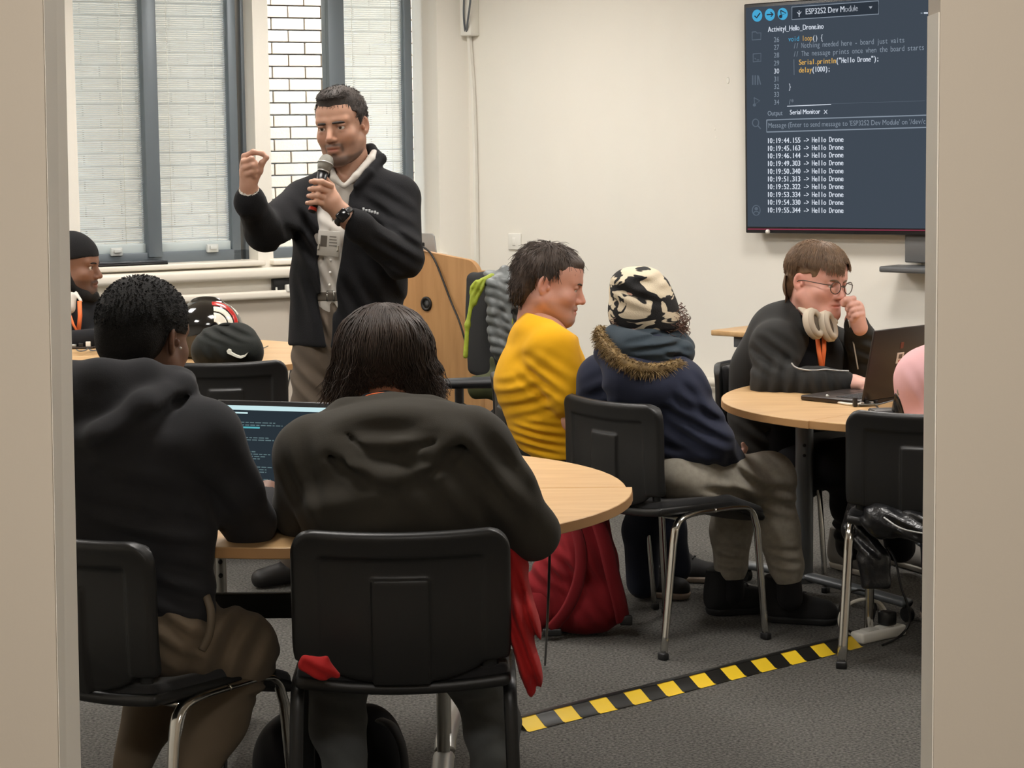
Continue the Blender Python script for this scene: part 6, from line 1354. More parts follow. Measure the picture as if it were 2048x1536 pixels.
    for a in (((270, 1080, 4.56), (0.15, 0, 1), 0.07, 0.006, (0.2, 0.2, 0.11)), ((330, 1180, 4.56), (0.4, 0, 1), 0.07, 0.006, (0.15, 0.2, 0.10)), ((430, 960, 4.68), (0.8, 0, 0.4), 0.08, 0.005, (0.1, 0.2, 0.16)), ((250, 960, 4.58), (0.3, 0, 1), 0.10, 0.003, 0.16)): f.fold(U(*a[0]), *a[1:])
    hd = p.cloth('hoodie', f, m_hood2)
    MB().add(*tube(smooth_path(np.array([U(388, 1010, 4.70), U(387, 1040, 4.69), U(386, 1072, 4.69)]), 1), 0.0022, 6)).build('drawcord', m_blacktee, hd, world=True)
    # trousers and shoes
    f = Fld(*around([(180, 1180, 4.4), (560, 1560, 5.25)], 0.05), 0.007)
    f.seg(U(305, 1275, 4.72), U(335, 1280, 4.74), (0.165, 0.09), (0.16, 0.085), side)
    L(f, [(345, 1265, 4.66, 0.090), (476, 1300, 4.80, 0.080), (435, 1440, 4.84, 0.060), (385, 1545, 4.80, 0.052)], 0.04); L(f, [(240, 1290, 4.74, 0.088), (330, 1320, 5.10, 0.075), (300, 1430, 5.02, 0.058), (250, 1540, 4.9, 0.052)], 0.04)
    for a in (((430, 1270, 4.70), (0.8, 0, -0.5), 0.05, 0.007, 0.15), ((495, 1330, 4.84), (0.2, 0, 1), 0.05, 0.006, 0.10), ((360, 1260, 4.56), (0.6, 0, 0.8), 0.05, 0.005, 0.11)): f.fold(U(*a[0]), *a[1:])
    tr = p.cloth('trousers', f, m_olive)
    MB().add(*tube(smooth_path(np.array([U(412, 1190, 4.62), U(424, 1225, 4.60), U(420, 1270, 4.60), U(404, 1300, 4.60)]), 2), 0.006, 8, 1.6)).build('pocket_zip', mk('zip_tape', (96, 84, 68), 0.6), tr, world=True)
    for (x, y, d_) in ((380, 1560, 4.80), (235, 1560, 4.90)):
        a = U(x, y, d_); shoe(p, (a[0], a[1] - 0.04), (a[0] + 0.06, a[1] + 0.21), m_trainer, mk('black_rubber_sole', (27, 27, 28), 0.8), 0.0, 0.045, 0.10)
    p.done()
short_hair_person()

# ---------------------------------------------------------------- man in the black beanie behind the far table
def beanie_man():
    p = Person('bearded man in a black beanie and dark jacket beyond the far table, looking right', (-1.9, 9.65, 0)); tone = (128, 90, 70); D = 9.55
    M = hframe(U(146, 531, D), R(80), R(-4), 0, 1.10)
    V, F = head_mesh(jaw=1.02, full=0.004); p.flesh(V, F, tone, M, head_tint(V, tone, 0.5, (40, 30, 26), 0.15, 0.6)); eyeballs(p.root, M); brows(p.root, M, m_afro, 0.003)
    f = scalp_cap(lambda X, Y, Z: (0.028 + 0.15 * Y - Z) * 0.9 + 0 * X, 0.088, 0.112, 0.098, 0.005, 0.001, 1, (0, -0.010, 0.038), 60); f.ell((0, -0.06, 0.0), (0.085, 0.06, 0.05), k=0.02)
    V, F = f.mesh(); MB().add(V, F, M).build('beanie', fabric('black_knit', (30, 30, 31), 0.95, (300, 0.5, 0.002)), p.root, world=True)
    f = Fld((-0.1, -0.06, -0.17), (0.1, 0.13, 0.02), 0.004)
    for sx in (-1, 1): f.chain([(0.072 * sx, 0.0, 0.0), (0.062 * sx, 0.012, -0.06), (0.034 * sx, 0.066, -0.108), (0, 0.085, -0.115)], [0.012, 0.022, 0.022, 0.022], 0.02)
    V, F = f.mesh(); MB().add(V, F, M).build('beard', m_afro, p.root, world=True)
    side = nrm(np.array([0.75, 0.66, 0]))
    f = Fld(*around([(20, 580, D - 0.3), (230, 760, D + 0.3)], 0.06), 0.01); f.seg(U(120, 760, D), U(125, 640, D), (0.15, 0.1), (0.15, 0.09), side); L(f, [(125, 640, D, 0.06), (142, 575, D, 0.056)]); L(f, [(125, 640, D, 0.05), (185, 640, D + 0.12, 0.05), (205, 690, D + 0.05, 0.04), (196, 682, D - 0.12, 0.03)]); L(f, [(125, 640, D, 0.05), (70, 640, D - 0.12, 0.05), (70, 700, D - 0.2, 0.04), (180, 685, D - 0.28, 0.03)]); V, F = f.mesh(); p.flesh(V, F, tone)
    f = Fld(*around([(180, 655, D - 0.35), (215, 700, D - 0.05)], 0.04), 0.0035)
    f.ell(U(194, 672, D - 0.22), (0.026, 0.04, 0.034), k=0.02)
    for j in range(4): L(f, [(196, 662 + j * 7, D - 0.24, 0.010), (205, 664 + j * 7, D - 0.26, 0.009), (204, 668 + j * 6, D - 0.28, 0.008)], 0.005)
    L(f, [(192, 664, D - 0.24, 0.011), (198, 654, D - 0.25, 0.009)], 0.005); V, F = f.mesh(); p.flesh(V, F, tone)
    f = Fld(*around([(10, 570, D - 0.4), (235, 770, D + 0.35)], 0.05), 0.007)
    f.seg(U(120, 770, D), U(125, 660, D), (0.19, 0.13), (0.19, 0.12), side); L(f, [(130, 640, D, 0.09), (182, 630, D + 0.10, 0.085)], 0.05); L(f, [(120, 640, D, 0.09), (70, 645, D - 0.12, 0.085)], 0.05)
    L(f, [(184, 634, D + 0.10, 0.085), (200, 688, D + 0.02, 0.065), (192, 680, D - 0.14, 0.05)], 0.03); L(f, [(70, 645, D - 0.12, 0.085), (75, 695, D - 0.22, 0.06), (182, 679, D - 0.27, 0.046)], 0.03)
    L(f, [(128, 612, D - 0.05, 0.03), (160, 590, D, 0.035), (185, 592, D + 0.04, 0.03)], 0.03); p.cloth('jacket', f, fabric('charcoal_softshell', (31, 32, 35)))
    f = Fld(*around([(130, 575, D - 0.25), (165, 640, D)], 0.04), 0.005); L(f, [(143, 594, D - 0.115, 0.022), (140, 616, D - 0.125, 0.024)], 0.02); L(f, [(152, 586, D - 0.10, 0.008), (162, 602, D - 0.13, 0.007)], 0.004); p.cloth('shirt', f, m_shirt)
    f = Fld(*around([(40, 740, D - 0.7), (190, 980, D + 0.2)], 0.08), 0.010); f.seg(U(120, 775, D), U(122, 790, D), (0.18, 0.11), (0.18, 0.11), side); L(f, [(95, 790, D, 0.085), (110, 790, D - 0.42, 0.072), (110, 985, D - 0.38, 0.05)]); L(f, [(150, 790, D + 0.1, 0.085), (190, 790, D - 0.3, 0.072), (195, 985, D - 0.28, 0.05)]); p.cloth('trousers', f, m_jeans)
    a = UZ(110, 1012, 0); shoe(p, (a[0], a[1] + 0.05), (a[0] + 0.03, a[1] - 0.2), m_trainer, m_sole); a = UZ(195, 1012, 0); shoe(p, (a[0], a[1] + 0.05), (a[0] + 0.06, a[1] - 0.2), m_trainer, m_sole)
    p.done()
    ly = thing('lanyard', 'orange lanyard on the man in the black beanie', 'lanyard', tuple(U(155, 640, D - 0.17)))
    MB().add(*tube(np.array([U(159, 602, D - 0.155), U(160, 632, D - 0.165), U(157, 664, D - 0.17)]), 0.0032, 6, 3.0, up=(0, 1, 0))).build('strap', m_orange, ly, world=True)
    MB().add(*tube(np.array([U(140, 630, D - 0.165), U(147, 650, D - 0.17), U(155, 664, D - 0.175)]), 0.0028, 6, 2.0, up=(0, 1, 0))).build('strap', m_orange, ly, world=True)
    c = thing('conference_chair', 'conference chair under the man in the black beanie', 'chair'); bpy.data.objects.remove(c)
    make_chair('conference chair under the man in the black beanie', (-1.9, 9.68), R(215), m_chrome)
FOLD[0] = 1.0
beanie_man()

# ---------------------------------------------------------------- person in the pink top behind the right door jamb
def pink_person():
    p = Person('person in a pale pink top mostly hidden by the right door jamb', (1.36, 6.72, 0)); tone = (206, 160, 142); D = 6.66
    side = nrm(np.array([0.94, -0.34, 0])); m_pink = fabric('pale_pink_cotton', (214, 168, 170), 0.9, (420, 0.2, 0.0008), 0.05)
    M = hframe(U(1925, 560, D + 0.05), R(160), R(-10), 0, 1.0); V, F = head_mesh(h=0.004); p.flesh(V, F, tone, M, head_tint(V, tone)); eyeballs(p.root, M); brows(p.root, M, m_longhair)
    f = scalp_cap(lambda X, Y, Z: (np.where(Y > 0.03, 0.05, -0.09) - Z) * 0.8 + 0 * X, 0.088, 0.11, 0.092, 0.005); V, F = f.mesh(); MB().add(V, F, M).build('hair', m_longhair, p.root, world=True)
    f = Fld(*around([(1780, 640, D - 0.3), (2080, 960, D + 0.5)], 0.05), 0.01); f.seg(U(1925, 940, D), U(1925, 720, D), (0.14, 0.09), (0.14, 0.08), side); L(f, [(1925, 720, D, 0.06), (1925, 620, D + 0.03, 0.055)]); L(f, [(1925, 720, D, 0.05), (1840, 745, D + 0.04, 0.045), (1845, 840, D + 0.15, 0.04), (1900, 820, D + 0.35, 0.03)]); L(f, [(1925, 720, D, 0.05), (2010, 745, D - 0.05, 0.045), (2030, 850, D + 0.05, 0.04), (1980, 820, D + 0.3, 0.03)])
    L(f, [(1890, 960, D, 0.08), (1880, 960, D + 0.42, 0.065), (1880, 1180, D + 0.45, 0.045)]); L(f, [(1970, 960, D, 0.08), (1985, 960, D + 0.40, 0.065), (1985, 1180, D + 0.45, 0.045)]); V, F = f.mesh(); p.flesh(V, F, tone)
    f = Fld(*around([(1880, 800, D + 0.3), (2000, 840, D + 0.5)], 0.05), 0.004)
    for x in (1905, 1975):
        f.ell(U(x, 822, D + 0.40), (0.036, 0.05, 0.016), k=0.02)
        for j in range(4): L(f, [(x - 18 + j * 12, 818, D + 0.45, 0.009), (x - 18 + j * 12, 816, D + 0.50, 0.007)], 0.004)
        L(f, [(x - 16, 822, D + 0.38, 0.011), (x - 28, 818, D + 0.42, 0.008)], 0.005)
    V, F = f.mesh(); p.flesh(V, F, tone)
    f = Fld(*around([(1770, 660, D - 0.3), (2080, 960, D + 0.35)], 0.05), 0.007); f.seg(U(1925, 930, D), U(1925, 760, D), (0.19, 0.125), (0.185, 0.12), side); L(f, [(1925, 730, D, 0.08), (1856, 757, D + 0.02, 0.085)], 0.05); L(f, [(1925, 730, D, 0.08), (2000, 757, D - 0.05, 0.085)], 0.05)
    L(f, [(1850, 762, D + 0.02, 0.090), (1848, 840, D + 0.08, 0.076), (1870, 830, D + 0.26, 0.055)], 0.03); L(f, [(2005, 762, D - 0.05, 0.09), (2020, 840, D + 0.02, 0.076), (1990, 830, D + 0.24, 0.055)], 0.03); f.fold(U(1825, 790, D - 0.1), (0.9, 0, 0.3), 0.05, 0.004, 0.12); p.cloth('top', f, m_pink)
    f = Fld(*around([(1840, 930, D - 0.2), (2030, 1230, D + 0.6)], 0.08), 0.010); f.seg(U(1925, 945, D), U(1925, 965, D), (0.17, 0.11), (0.17, 0.10), side); L(f, [(1890, 965, D, 0.088), (1880, 965, D + 0.42, 0.075), (1880, 1180, D + 0.45, 0.055)]); L(f, [(1970, 965, D, 0.088), (1985, 965, D + 0.40, 0.075), (1985, 1180, D + 0.45, 0.055)]); p.cloth('trousers', f, m_jeans)
    for x in (1882, 1985): a = UZ(x, 1262, 0); shoe(p, (a[0], a[1] - 0.05), (a[0], a[1] + 0.2), m_trainer, m_sole)
    p.done()
pink_person()

# ================================================================== things on tables, chairs and the floor
m_lapblack = mk('laptop_black', (26, 26, 28), 0.4, bump=(500, 0.1, 0.0004)); m_lapbrown = mk('laptop_dark_brown', (40, 31, 27), 0.35)
m_key = mk('key_cap', (36, 36, 38), 0.6); m_slate2 = mk_emit('laptop_screen_slate', (48, 58, 66), 0.75); m_bar = mk_emit('laptop_screen_bar', (205, 236, 240), 0.95); m_ln = mk_emit('laptop_screen_line', (108, 132, 136), 0.75); m_teal = mk_emit('laptop_screen_teal', (96, 190, 200), 0.8)
def laptop(label, hinge, ex, nf, w, h, depth, lean, m_case, screen=False):
    """hinge = left end of the hinge line seen by the user; ex along it, nf towards the user"""
    hinge = np.asarray(hinge, float); ex = nrm(ex); nf = nrm(nf); t = thing('laptop', label, 'laptop', tuple(hinge)); ez = Z3 * math.cos(lean) - nf * math.sin(lean); no = np.cross(ex, ez); no = no if no @ nf > 0 else -no
    MB().add(*rbox(0, w, 0.0, depth, 0.0, 0.017, 0.005), frame(hinge, ex, nf, Z3)).build('base', m_case, t, world=True)
    ML2 = frame(hinge + Z3 * 0.017, ex, no, ez); lid = MB().add(*rbox(0, w, -0.008, 0.0, 0.0, h, 0.003), ML2).build('lid', m_case, t, world=True)
    kb = MB()
    for r_ in range(5):
        for c_ in range(13): kb.add(*box(0.03 + c_ * (w - 0.06) / 13, 0.03 + (c_ + 0.86) * (w - 0.06) / 13, 0.03 + r_ * 0.019, 0.046 + r_ * 0.019, 0.017, 0.0188), frame(hinge, ex, nf, Z3))
    o = kb.build('keyboard', m_key, t, smooth=False, world=True); o['kind'] = 'stuff'
    MB().add(*box(w * 0.36, w * 0.64, depth * 0.62, depth * 0.94, 0.017, 0.0176), frame(hinge, ex, nf, Z3)).build('touchpad', m_case, t, smooth=False, world=True)
    b = 0.007; disp = MB().add(*box(b, w - b, -0.001, 0.0008, 0.016, h - 0.013), ML2).build('display', m_slate2 if screen else m_lapblack, lid, smooth=False, world=True)
    if screen:
        W_ = w - 2 * b; H_ = h - 0.029; z0 = h - 0.013
        def bar(x0, x1, f0, f1, mat, name='screen_print'): MB().add(*box(b + x0 * W_, b + x1 * W_, 0.0, 0.0016, z0 - f1 * H_, z0 - f0 * H_), ML2).build(name, mat, disp, smooth=False, world=True)
        bar(0, 1, 0, 0.055, m_bar); bar(0, 1, 0.945, 1.0, m_bar)
        for k in range(3): bar(0.015 + k * 0.028, 0.033 + k * 0.028, 0.075, 0.105, m_teal)
        bar(0.125, 0.235, 0.082, 0.100, m_bar); bar(0.04, 0.15, 0.118, 0.132, m_bar); rs = np.random.RandomState(3); q = MB(); qm = m_ln
        for fy, x0, x1 in ((0.200, 0.13, 0.46), (0.232, 0.13, 0.52), (0.385, 0.10, 0.42), (0.412, 0.10, 0.46), (0.555, 0.10, 0.33), (0.585, 0.10, 0.44), (0.612, 0.10, 0.40), (0.64, 0.12, 0.36), (0.74, 0.10, 0.46), (0.77, 0.10, 0.42), (0.80, 0.12, 0.42), (0.89, 0.10, 0.46)):
            x = x0
            while x < x1:
                l = rs.uniform(0.015, 0.05); q.add(*box(b + x * W_, b + min(x + l, x1) * W_, 0.0, 0.0014, z0 - (fy + 0.012) * H_, z0 - fy * H_), ML2); x += l + 0.010
        o = q.build('screen_lines', m_ln, disp, smooth=False, world=True); o['kind'] = 'stuff'
        bar(0.10, 0.34, 0.258, 0.278, m_teal); bar(0.10, 0.19, 0.335, 0.352, m_bar)
        for k in range(4): bar(0.28 + k * 0.035, 0.298 + k * 0.035, 0.958, 0.985, m_teal)
    return t, lid, ML2
ZT = 0.7305
_ex = np.array([0.951, -0.309, 0]); _nf = np.array([-0.309, -0.951, 0]); _T = U(434, 795, 5.36); _ez = Z3 * math.cos(0.25) - _nf * math.sin(0.25)
_H = _T - _ez * 0.228; _H[2] = ZT
laptop('black laptop on the nearest table with program code on its lit screen', _H, _ex, _nf, 0.345, 0.228, 0.235, 0.25, m_lapblack, True)
_h0 = UZ(1722, 806, ZT + 0.01); _h0[2] = ZT; _e2 = nrm(np.array([0.72, 0.69, 0])); _n2 = np.array([-_e2[1], _e2[0], 0])
lt, lid2, ML2 = laptop('dark brown laptop on the right table, lid back to the camera with a sticker', _h0, _e2, _n2, 0.36, 0.232, 0.245, 0.20, m_lapbrown)
_sk = lambda px, py: (lambda P: (float((P - ML2[:, 3]) @ ML2[:, 0]), float((P - ML2[:, 3]) @ ML2[:, 2])))(UP(px, py, ML2[:, 3] - ML2[:, 1] * 0.008, ML2[:, 1]))
(a0, b0), (a1, b1) = _sk(1791, 727), _sk(1808, 704); MB().add(*box(a0, a1, -0.0095, -0.0078, b0, b1), ML2).build('sticker', mk('sticker_white', (225, 214, 200), 0.6), lid2, smooth=False, world=True)
MB().add(*box(a0 + (a1 - a0) * 0.3, a0 + (a1 - a0) * 0.7, -0.0100, -0.0090, b0 + (b1 - b0) * 0.1, b0 + (b1 - b0) * 0.3), ML2).build('sticker_mark', mk('sticker_red', (190, 70, 52), 0.6), lid2, smooth=False, world=True)
MB().add(*box(a0 + (a1 - a0) * 0.25, a0 + (a1 - a0) * 0.75, -0.0100, -0.0090, b0 + (b1 - b0) * 0.45, b0 + (b1 - b0) * 0.85), ML2).build('sticker_mark', mk('sticker_grey', (110, 96, 88), 0.6), lid2, smooth=False, world=True)
(a0, b0), (a1, b1) = _sk(1800, 697), _sk(1808, 684); MB().add(*box(a0, a1, -0.0092, -0.0078, b0, b1), ML2).build('lid_emblem', mk('emblem_dark_red', (104, 34, 28), 0.35), lid2, smooth=False, world=True)
_h3 = UZ(370, 700, ZT); _h3 = U(372, 600, 9.12); _h3[2] = ZT + 0.0
laptop('thin black laptop on the far table behind the short-haired person\'s head', np.array([_h3[0] - 0.34, _h3[1] + 0.10, ZT]), (0.96, -0.28, 0), (0.28, 0.96, 0), 0.345, 0.222, 0.10, 0.12, m_lapblack)
# closed laptop on the window sill
s0, s1 = ws(330, 538)[0], ws(188, 540)[0]
o = thing('closed_laptop', 'closed black laptop lying on the left window sill', 'laptop', tuple(CX + WD * (s0 + s1) / 2 + Z3 * (ZSILL + 0.014)))
MB().add(*rbox(s0, s1, -0.045, 0.10, ZSILL + 0.0145, ZSILL + 0.026, 0.003), MW).build('base', m_lapblack, o, world=True); MB().add(*rbox(s0, s1, -0.045, 0.10, ZSILL + 0.0265, ZSILL + 0.034, 0.003), MW).build('lid', mk('laptop_lid_grey', (62, 66, 72), 0.3), o, world=True)

# small electronics on the right table
def wire(name, pts, r, mat, par, it=2): return MB().add(*tube(smooth_path(np.array(pts), it), r, 6)).build(name, mat, par, world=True)
zt = lambda px, py, z=0.0: UZ(px, py, ZT + z)
o = thing('usb_cable', 'cream USB cable curling in front of the dark brown laptop', 'cable', tuple(zt(1690, 805))); wire('cord', [zt(1654, 791, 0.02), zt(1660, 797, 0.006), zt(1672, 804, 0.004), zt(1692, 808, 0.004), zt(1712, 809, 0.006), zt(1722, 808, 0.008)], 0.0045, m_cablew, o)
MB().add(*rbox(-0.03, 0.03, -0.008, 0.008, 0.0, 0.012, 0.003), frame(zt(1672, 794, 0.002), (0.96, 0.28, 0), (-0.28, 0.96, 0), Z3)).build('plug', m_white, o, world=True)
o = thing('circuit_board', 'small circuit board with pins and wires in front of the dark brown laptop', 'circuit board', tuple(zt(1735, 810))); Mb = frame(zt(1737, 812), (0.97, 0.24, 0), (-0.24, 0.97, 0), Z3)
MB().add(*rbox(-0.034, 0.034, -0.014, 0.014, 0.004, 0.008, 0.001), Mb).build('board', mk('pcb_grey', (96, 98, 92), 0.5), o, world=True)
for k in range(4): MB().add(*rbox(-0.028 + k * 0.016, -0.018 + k * 0.016, -0.008, 0.006, 0.008, 0.014 + 0.004 * (k % 2), 0.001), Mb).build('chip', m_black if k % 2 else m_silver, o, world=True)
MB().add(*rbox(-0.052, -0.040, -0.008, 0.008, 0.0, 0.030, 0.002), Mb).build('connector', m_black, o, world=True)
MB().add(*tube(np.array([zt(1741, 824, 0.004), zt(1741, 824, 0.026)]), 0.0045, 8)).build('jumper_pin', m_white, o, world=True)
wire('jumper_wire', [zt(1752, 810, 0.012), zt(1768, 806, 0.03), zt(1790, 800, 0.02), zt(1800, 795, 0.01)], 0.0025, m_cable, o); wire('jumper_wire', [zt(1752, 812, 0.012), zt(1762, 820, 0.008), zt(1780, 822, 0.004), zt(1800, 820, 0.004)], 0.0025, m_cableb, o)
o = thing('power_bank', 'flat dark grey box on the right table beside the pink top', 'box', tuple(zt(1770, 832))); Mb = frame(zt(1782, 834), (0.99, 0.10, 0), (-0.10, 0.99, 0), Z3); MB().add(*rbox(-0.06, 0.06, -0.03, 0.05, 0.0, 0.022, 0.004), Mb).build('case', m_lapblack, o, world=True); MB().add(*rbox(-0.056, 0.056, -0.026, 0.046, 0.021, 0.024, 0.001), Mb).build('cover', mk('grey_cover', (86, 84, 82), 0.4), o, world=True)
o = thing('shoulder_bag', 'small black shiny bag with a metal clip against the pink top', 'bag', tuple(U(1800, 835, 6.66))); f = Fld(*around([(1770, 760, 6.55), (1835, 850, 6.80)], 0.04), 0.004); L(f, [(1797, 836, 6.70, 0.026), (1801, 792, 6.68, 0.018)], 0.02); L(f, [(1812, 838, 6.68, 0.022), (1806, 800, 6.67, 0.014)], 0.02); f.fold(U(1800, 815, 6.65), (1, 0, 0.2), 0.02, 0.003, 0.05); V, F = f.mesh(); MB().add(V, F).build('body', mk('black_patent', (20, 20, 20), 0.25), o, world=True)
MB().add(*tube(smooth_path(np.array([U(1797, 792, 6.655), U(1795, 780, 6.655), U(1800, 772, 6.655), U(1803, 784, 6.655)]), 2, True), 0.003, 6, closed=True)).build('clip', m_chrome, o, world=True)
# electronics on the far table
for i, (px_, py_, w_, lb) in enumerate(((163, 697, 0.05, 'small circuit board on the far table nearest the left door jamb'), (188, 696, 0.04, 'second small circuit board on the far table by the beanie man\'s hand'))):
    o = thing('circuit_board', lb, 'circuit board', tuple(zt(px_, py_))); Mb = frame(zt(px_, py_), (1, 0, 0), (0, 1, 0), Z3); MB().add(*rbox(-w_, w_, -0.02, 0.02, 0.003, 0.008, 0.001), Mb).build('board', mk('pcb_dark', (58, 50, 46), 0.5), o, world=True)
    for k in range(3): MB().add(*rbox(-w_ * 0.8 + k * w_ * 0.6, -w_ * 0.8 + k * w_ * 0.6 + 0.02, -0.012, 0.008, 0.008, 0.018 + 0.006 * k, 0.002), Mb).build('chip', (m_silver, m_black, m_white)[k], o, world=True)
    wire('jumper_wire', [zt(px_ - 10, py_ + 2, 0.01), zt(px_ - 4, py_ + 6, 0.02), zt(px_ + 8, py_ + 4, 0.012), zt(px_ + 12, py_, 0.01)], 0.003, m_cable, o)
o = thing('thin_wire', 'thin dark wire lying on the far table next to the speaker', 'wire', tuple(zt(530, 697))); wire('cord', [zt(524, 697, 0.003), zt(532, 694, 0.003), zt(536, 692, 0.012)], 0.002, m_cable, o)

# motorcycle helmet
m_gloss = mk('helmet_gloss_black', (12, 12, 13), 0.12, coat=1.0)
hc = U(414, 655, 8.80); hel = thing('motorcycle_helmet', 'glossy black motorcycle helmet with red and white stripes on the far table', 'helmet', tuple(hc))
f = Fld(hc - 0.22, hc + 0.22, 0.0045); f.ell(hc + [0.0, 0, -0.005], (0.145, 0.125, 0.118)); f.ell(hc + [-0.055, 0, -0.045], (0.09, 0.10, 0.075), k=0.05); f.ell(hc + [-0.115, -0.02, -0.005], (0.04, 0.085, 0.035), k=0.012, op='s'); f.ell(hc + [0, 0, 0.105], (0.06, 0.015, 0.02), k=0.02); f.cut(lambda X, Y, Z: Z - (ZT + 0.002) + 0 * X + 0 * Y); V, F = f.mesh(); shell = MB().add(V, F).build('shell', m_gloss, hel, world=True)
f = Fld(hc - 0.2, hc + 0.2, 0.005); f.ell(hc + [-0.012, -0.003, 0.006], (0.140, 0.124, 0.090)); f.cut(lambda X, Y, Z: np.maximum(np.maximum(np.abs(Z - hc[2] - 0.008) - 0.034, X - hc[0] + 0.045), 0 * Y) , 'i'); V, F = f.mesh(); MB().add(V, F).build('visor', mk('visor_smoke', (16, 17, 20), 0.05, coat=1.0), hel, world=True)
def helmet_patch(name, mat, r0, r1, a0, a1, grow):
    f = Fld(hc - 0.17, hc + 0.17, 0.0032); f.ell(hc + [0.0, 0, -0.005], np.array([0.145, 0.125, 0.118]) + grow)
    def reg(X, Y, Z):
        q = proj(X, Y, Z); dx, dy = q[0] - 428, 652 - q[1]; r = np.hypot(dx, dy); a = np.degrees(np.arctan2(dy, dx)); return np.maximum(np.maximum(np.maximum(r0 - r, r - r1), np.maximum(a0 - a, a - a1) * r * 0.017), (q[2] - 8.80) * 500) * 0.002
    f.cut(reg, 'i'); V, F = f.mesh(); MB().add(V, F).build(name, mat, shell, world=True)
m_hw = mk('helmet_white', (232, 228, 214), 0.2, coat=0.8); m_hr = mk('helmet_red', (190, 36, 34), 0.2, coat=0.8)
helmet_patch('white_stripe', m_hw, 8, 27, -8, 92, 0.002); helmet_patch('white_stripe', m_hw, 29, 39, -4, 92, 0.002); helmet_patch('red_stripe', m_hr, 41, 49, 2, 96, 0.002); helmet_patch('white_stripe', m_hw, 51, 56, 25, 62, 0.002)

# black drawstring bag with a white tick-shaped logo
m_bag = fabric('black_bag_cloth', (38, 40, 38), 0.8, (200, 0.4, 0.0015))
bg = thing('sports_bag', 'black fabric bag with a white swoosh logo standing on the far table', 'bag', tuple(UZ(455, 724, ZT)))
f = Fld(*around([(375, 640, 8.25), (540, 735, 8.6)], 0.05), 0.0055); L(f, [(418, 706, 8.42, 0.065), (490, 706, 8.42, 0.07)], 0.04); L(f, [(430, 680, 8.42, 0.055), (478, 676, 8.42, 0.060)], 0.05); L(f, [(412, 700, 8.36, 0.05), (496, 702, 8.36, 0.05)], 0.05); f.cut(lambda X, Y, Z: Z - (ZT + 0.001) + 0 * X + 0 * Y)
f.fold(U(450, 668, 8.35), (0.4, 0, 1), 0.035, 0.006, (0.13, 0.2, 0.05)); f.fold(U(430, 700, 8.33), (1, 0, 0.3), 0.06, 0.004, (0.1, 0.1, 0.07)); V, F = f.mesh(); bb = MB().add(V, F).build('body', m_bag, bg, world=True)
sw_ = [(453, 702), (456, 698.5), (461, 700), (462, 704.5), (470, 709.5), (479, 713), (487, 711.5), (495.5, 705.5), (490, 713.5), (482, 717), (473, 715), (463, 710.5), (455, 707)]; P = np.array([U(a, b, 8.283) for a, b in sw_]); V, F = prism_pts(P, P + np.array([0, 0.03, 0])); MB().add(V, F).build('logo', mk('logo_white', (228, 226, 214), 0.6), bb, smooth=False, world=True)
wire('handle', [U(425, 665, 8.40), U(440, 650, 8.40), U(462, 648, 8.40), U(482, 660, 8.40)], 0.008, m_bag, bg)

# office chair with a puffer jacket over its back
oc = U(930, 800, 8.40); oc[2] = 0
och = thing('office_chair', 'black swivel office chair with armrests beside the lectern', 'office chair', tuple(oc)); m_mesh = mk('office_fabric_black', (30, 31, 32), 0.95, bump=(500, 0.5, 0.001)); m_arm = mk('armrest_black', (30, 32, 35), 0.5)
bd_ = nrm(np.array([-0.90, -0.43, 0])); br_ = np.array([-bd_[1], bd_[0], 0]); RB = np.stack([br_, bd_, Z3], 1)
bc = U(978, 652, 8.42)
f = Fld(bc - [0.3, 0.3, 0.32], bc + [0.3, 0.3, 0.32], 0.007); f.rbx(bc, (0.16, 0.030, 0.20), 0.029, RB); f.ell(bc, (0.17, 0.045, 0.205), RB, k=0.03); V, F = f.mesh(); MB().add(V, F).build('backrest', m_mesh, och, world=True)
sc_ = bc + bd_ * 0.26; sc_[2] = 0.48; f = Fld(sc_ - [0.32, 0.32, 0.08], sc_ + [0.32, 0.32, 0.08], 0.007); f.rbx(sc_, (0.23, 0.22, 0.04), 0.036, RB); V, F = f.mesh(); MB().add(V, F).build('seat', m_mesh, och, world=True)
for sg in (-1, 1):
    p0 = sc_ + br_ * 0.27 * sg - bd_ * 0.16; p1 = sc_ + br_ * 0.27 * sg + bd_ * 0.14; p0[2] = 0.69; p1[2] = 0.70; f = Fld(np.minimum(p0, p1) - 0.07, np.maximum(p0, p1) + 0.07, 0.005); f.seg(p0, p1, (0.042, 0.022), (0.036, 0.018), br_); V, F = f.mesh(); a_ = MB().add(V, F).build('armrest', m_arm, och, world=True)
    m_ = (p0 + p1) / 2; MB().add(*tube(smooth_path(np.array([m_ - Z3 * 0.01, m_ - Z3 * 0.12, [m_[0], m_[1], 0.46], np.array([sc_[0], sc_[1], 0.43]) + br_ * 0.1 * sg]), 2), 0.017, 8, 1.5)).build('arm_post', m_black, a_, world=True)
    MB().add(*lathe([(0, -0.02), (0.016, -0.018), (0.02, 0.0), (0.016, 0.018), (0, 0.02)], 12), frame(m_ - Z3 * 0.09 + br_ * 0.03 * sg, Z3, bd_, br_)).build('height_knob', m_black, a_, world=True)
MB().add(*lathe([(0.028, 0.07), (0.028, 0.26), (0.018, 0.26), (0.018, 0.44)], 14), frame((sc_[0], sc_[1], 0), (1, 0, 0), (0, 1, 0), Z3)).build('gas_column', m_black, och, world=True)
MB().add(*tube(np.array([bc - bd_ * 0.04 - Z3 * 0.15, bc - bd_ * 0.08 - Z3 * 0.30, np.array([sc_[0], sc_[1], 0.42]) - bd_ * 0.1]), 0.018, 8, 1.8)).build('back_arm', m_black, och, world=True)
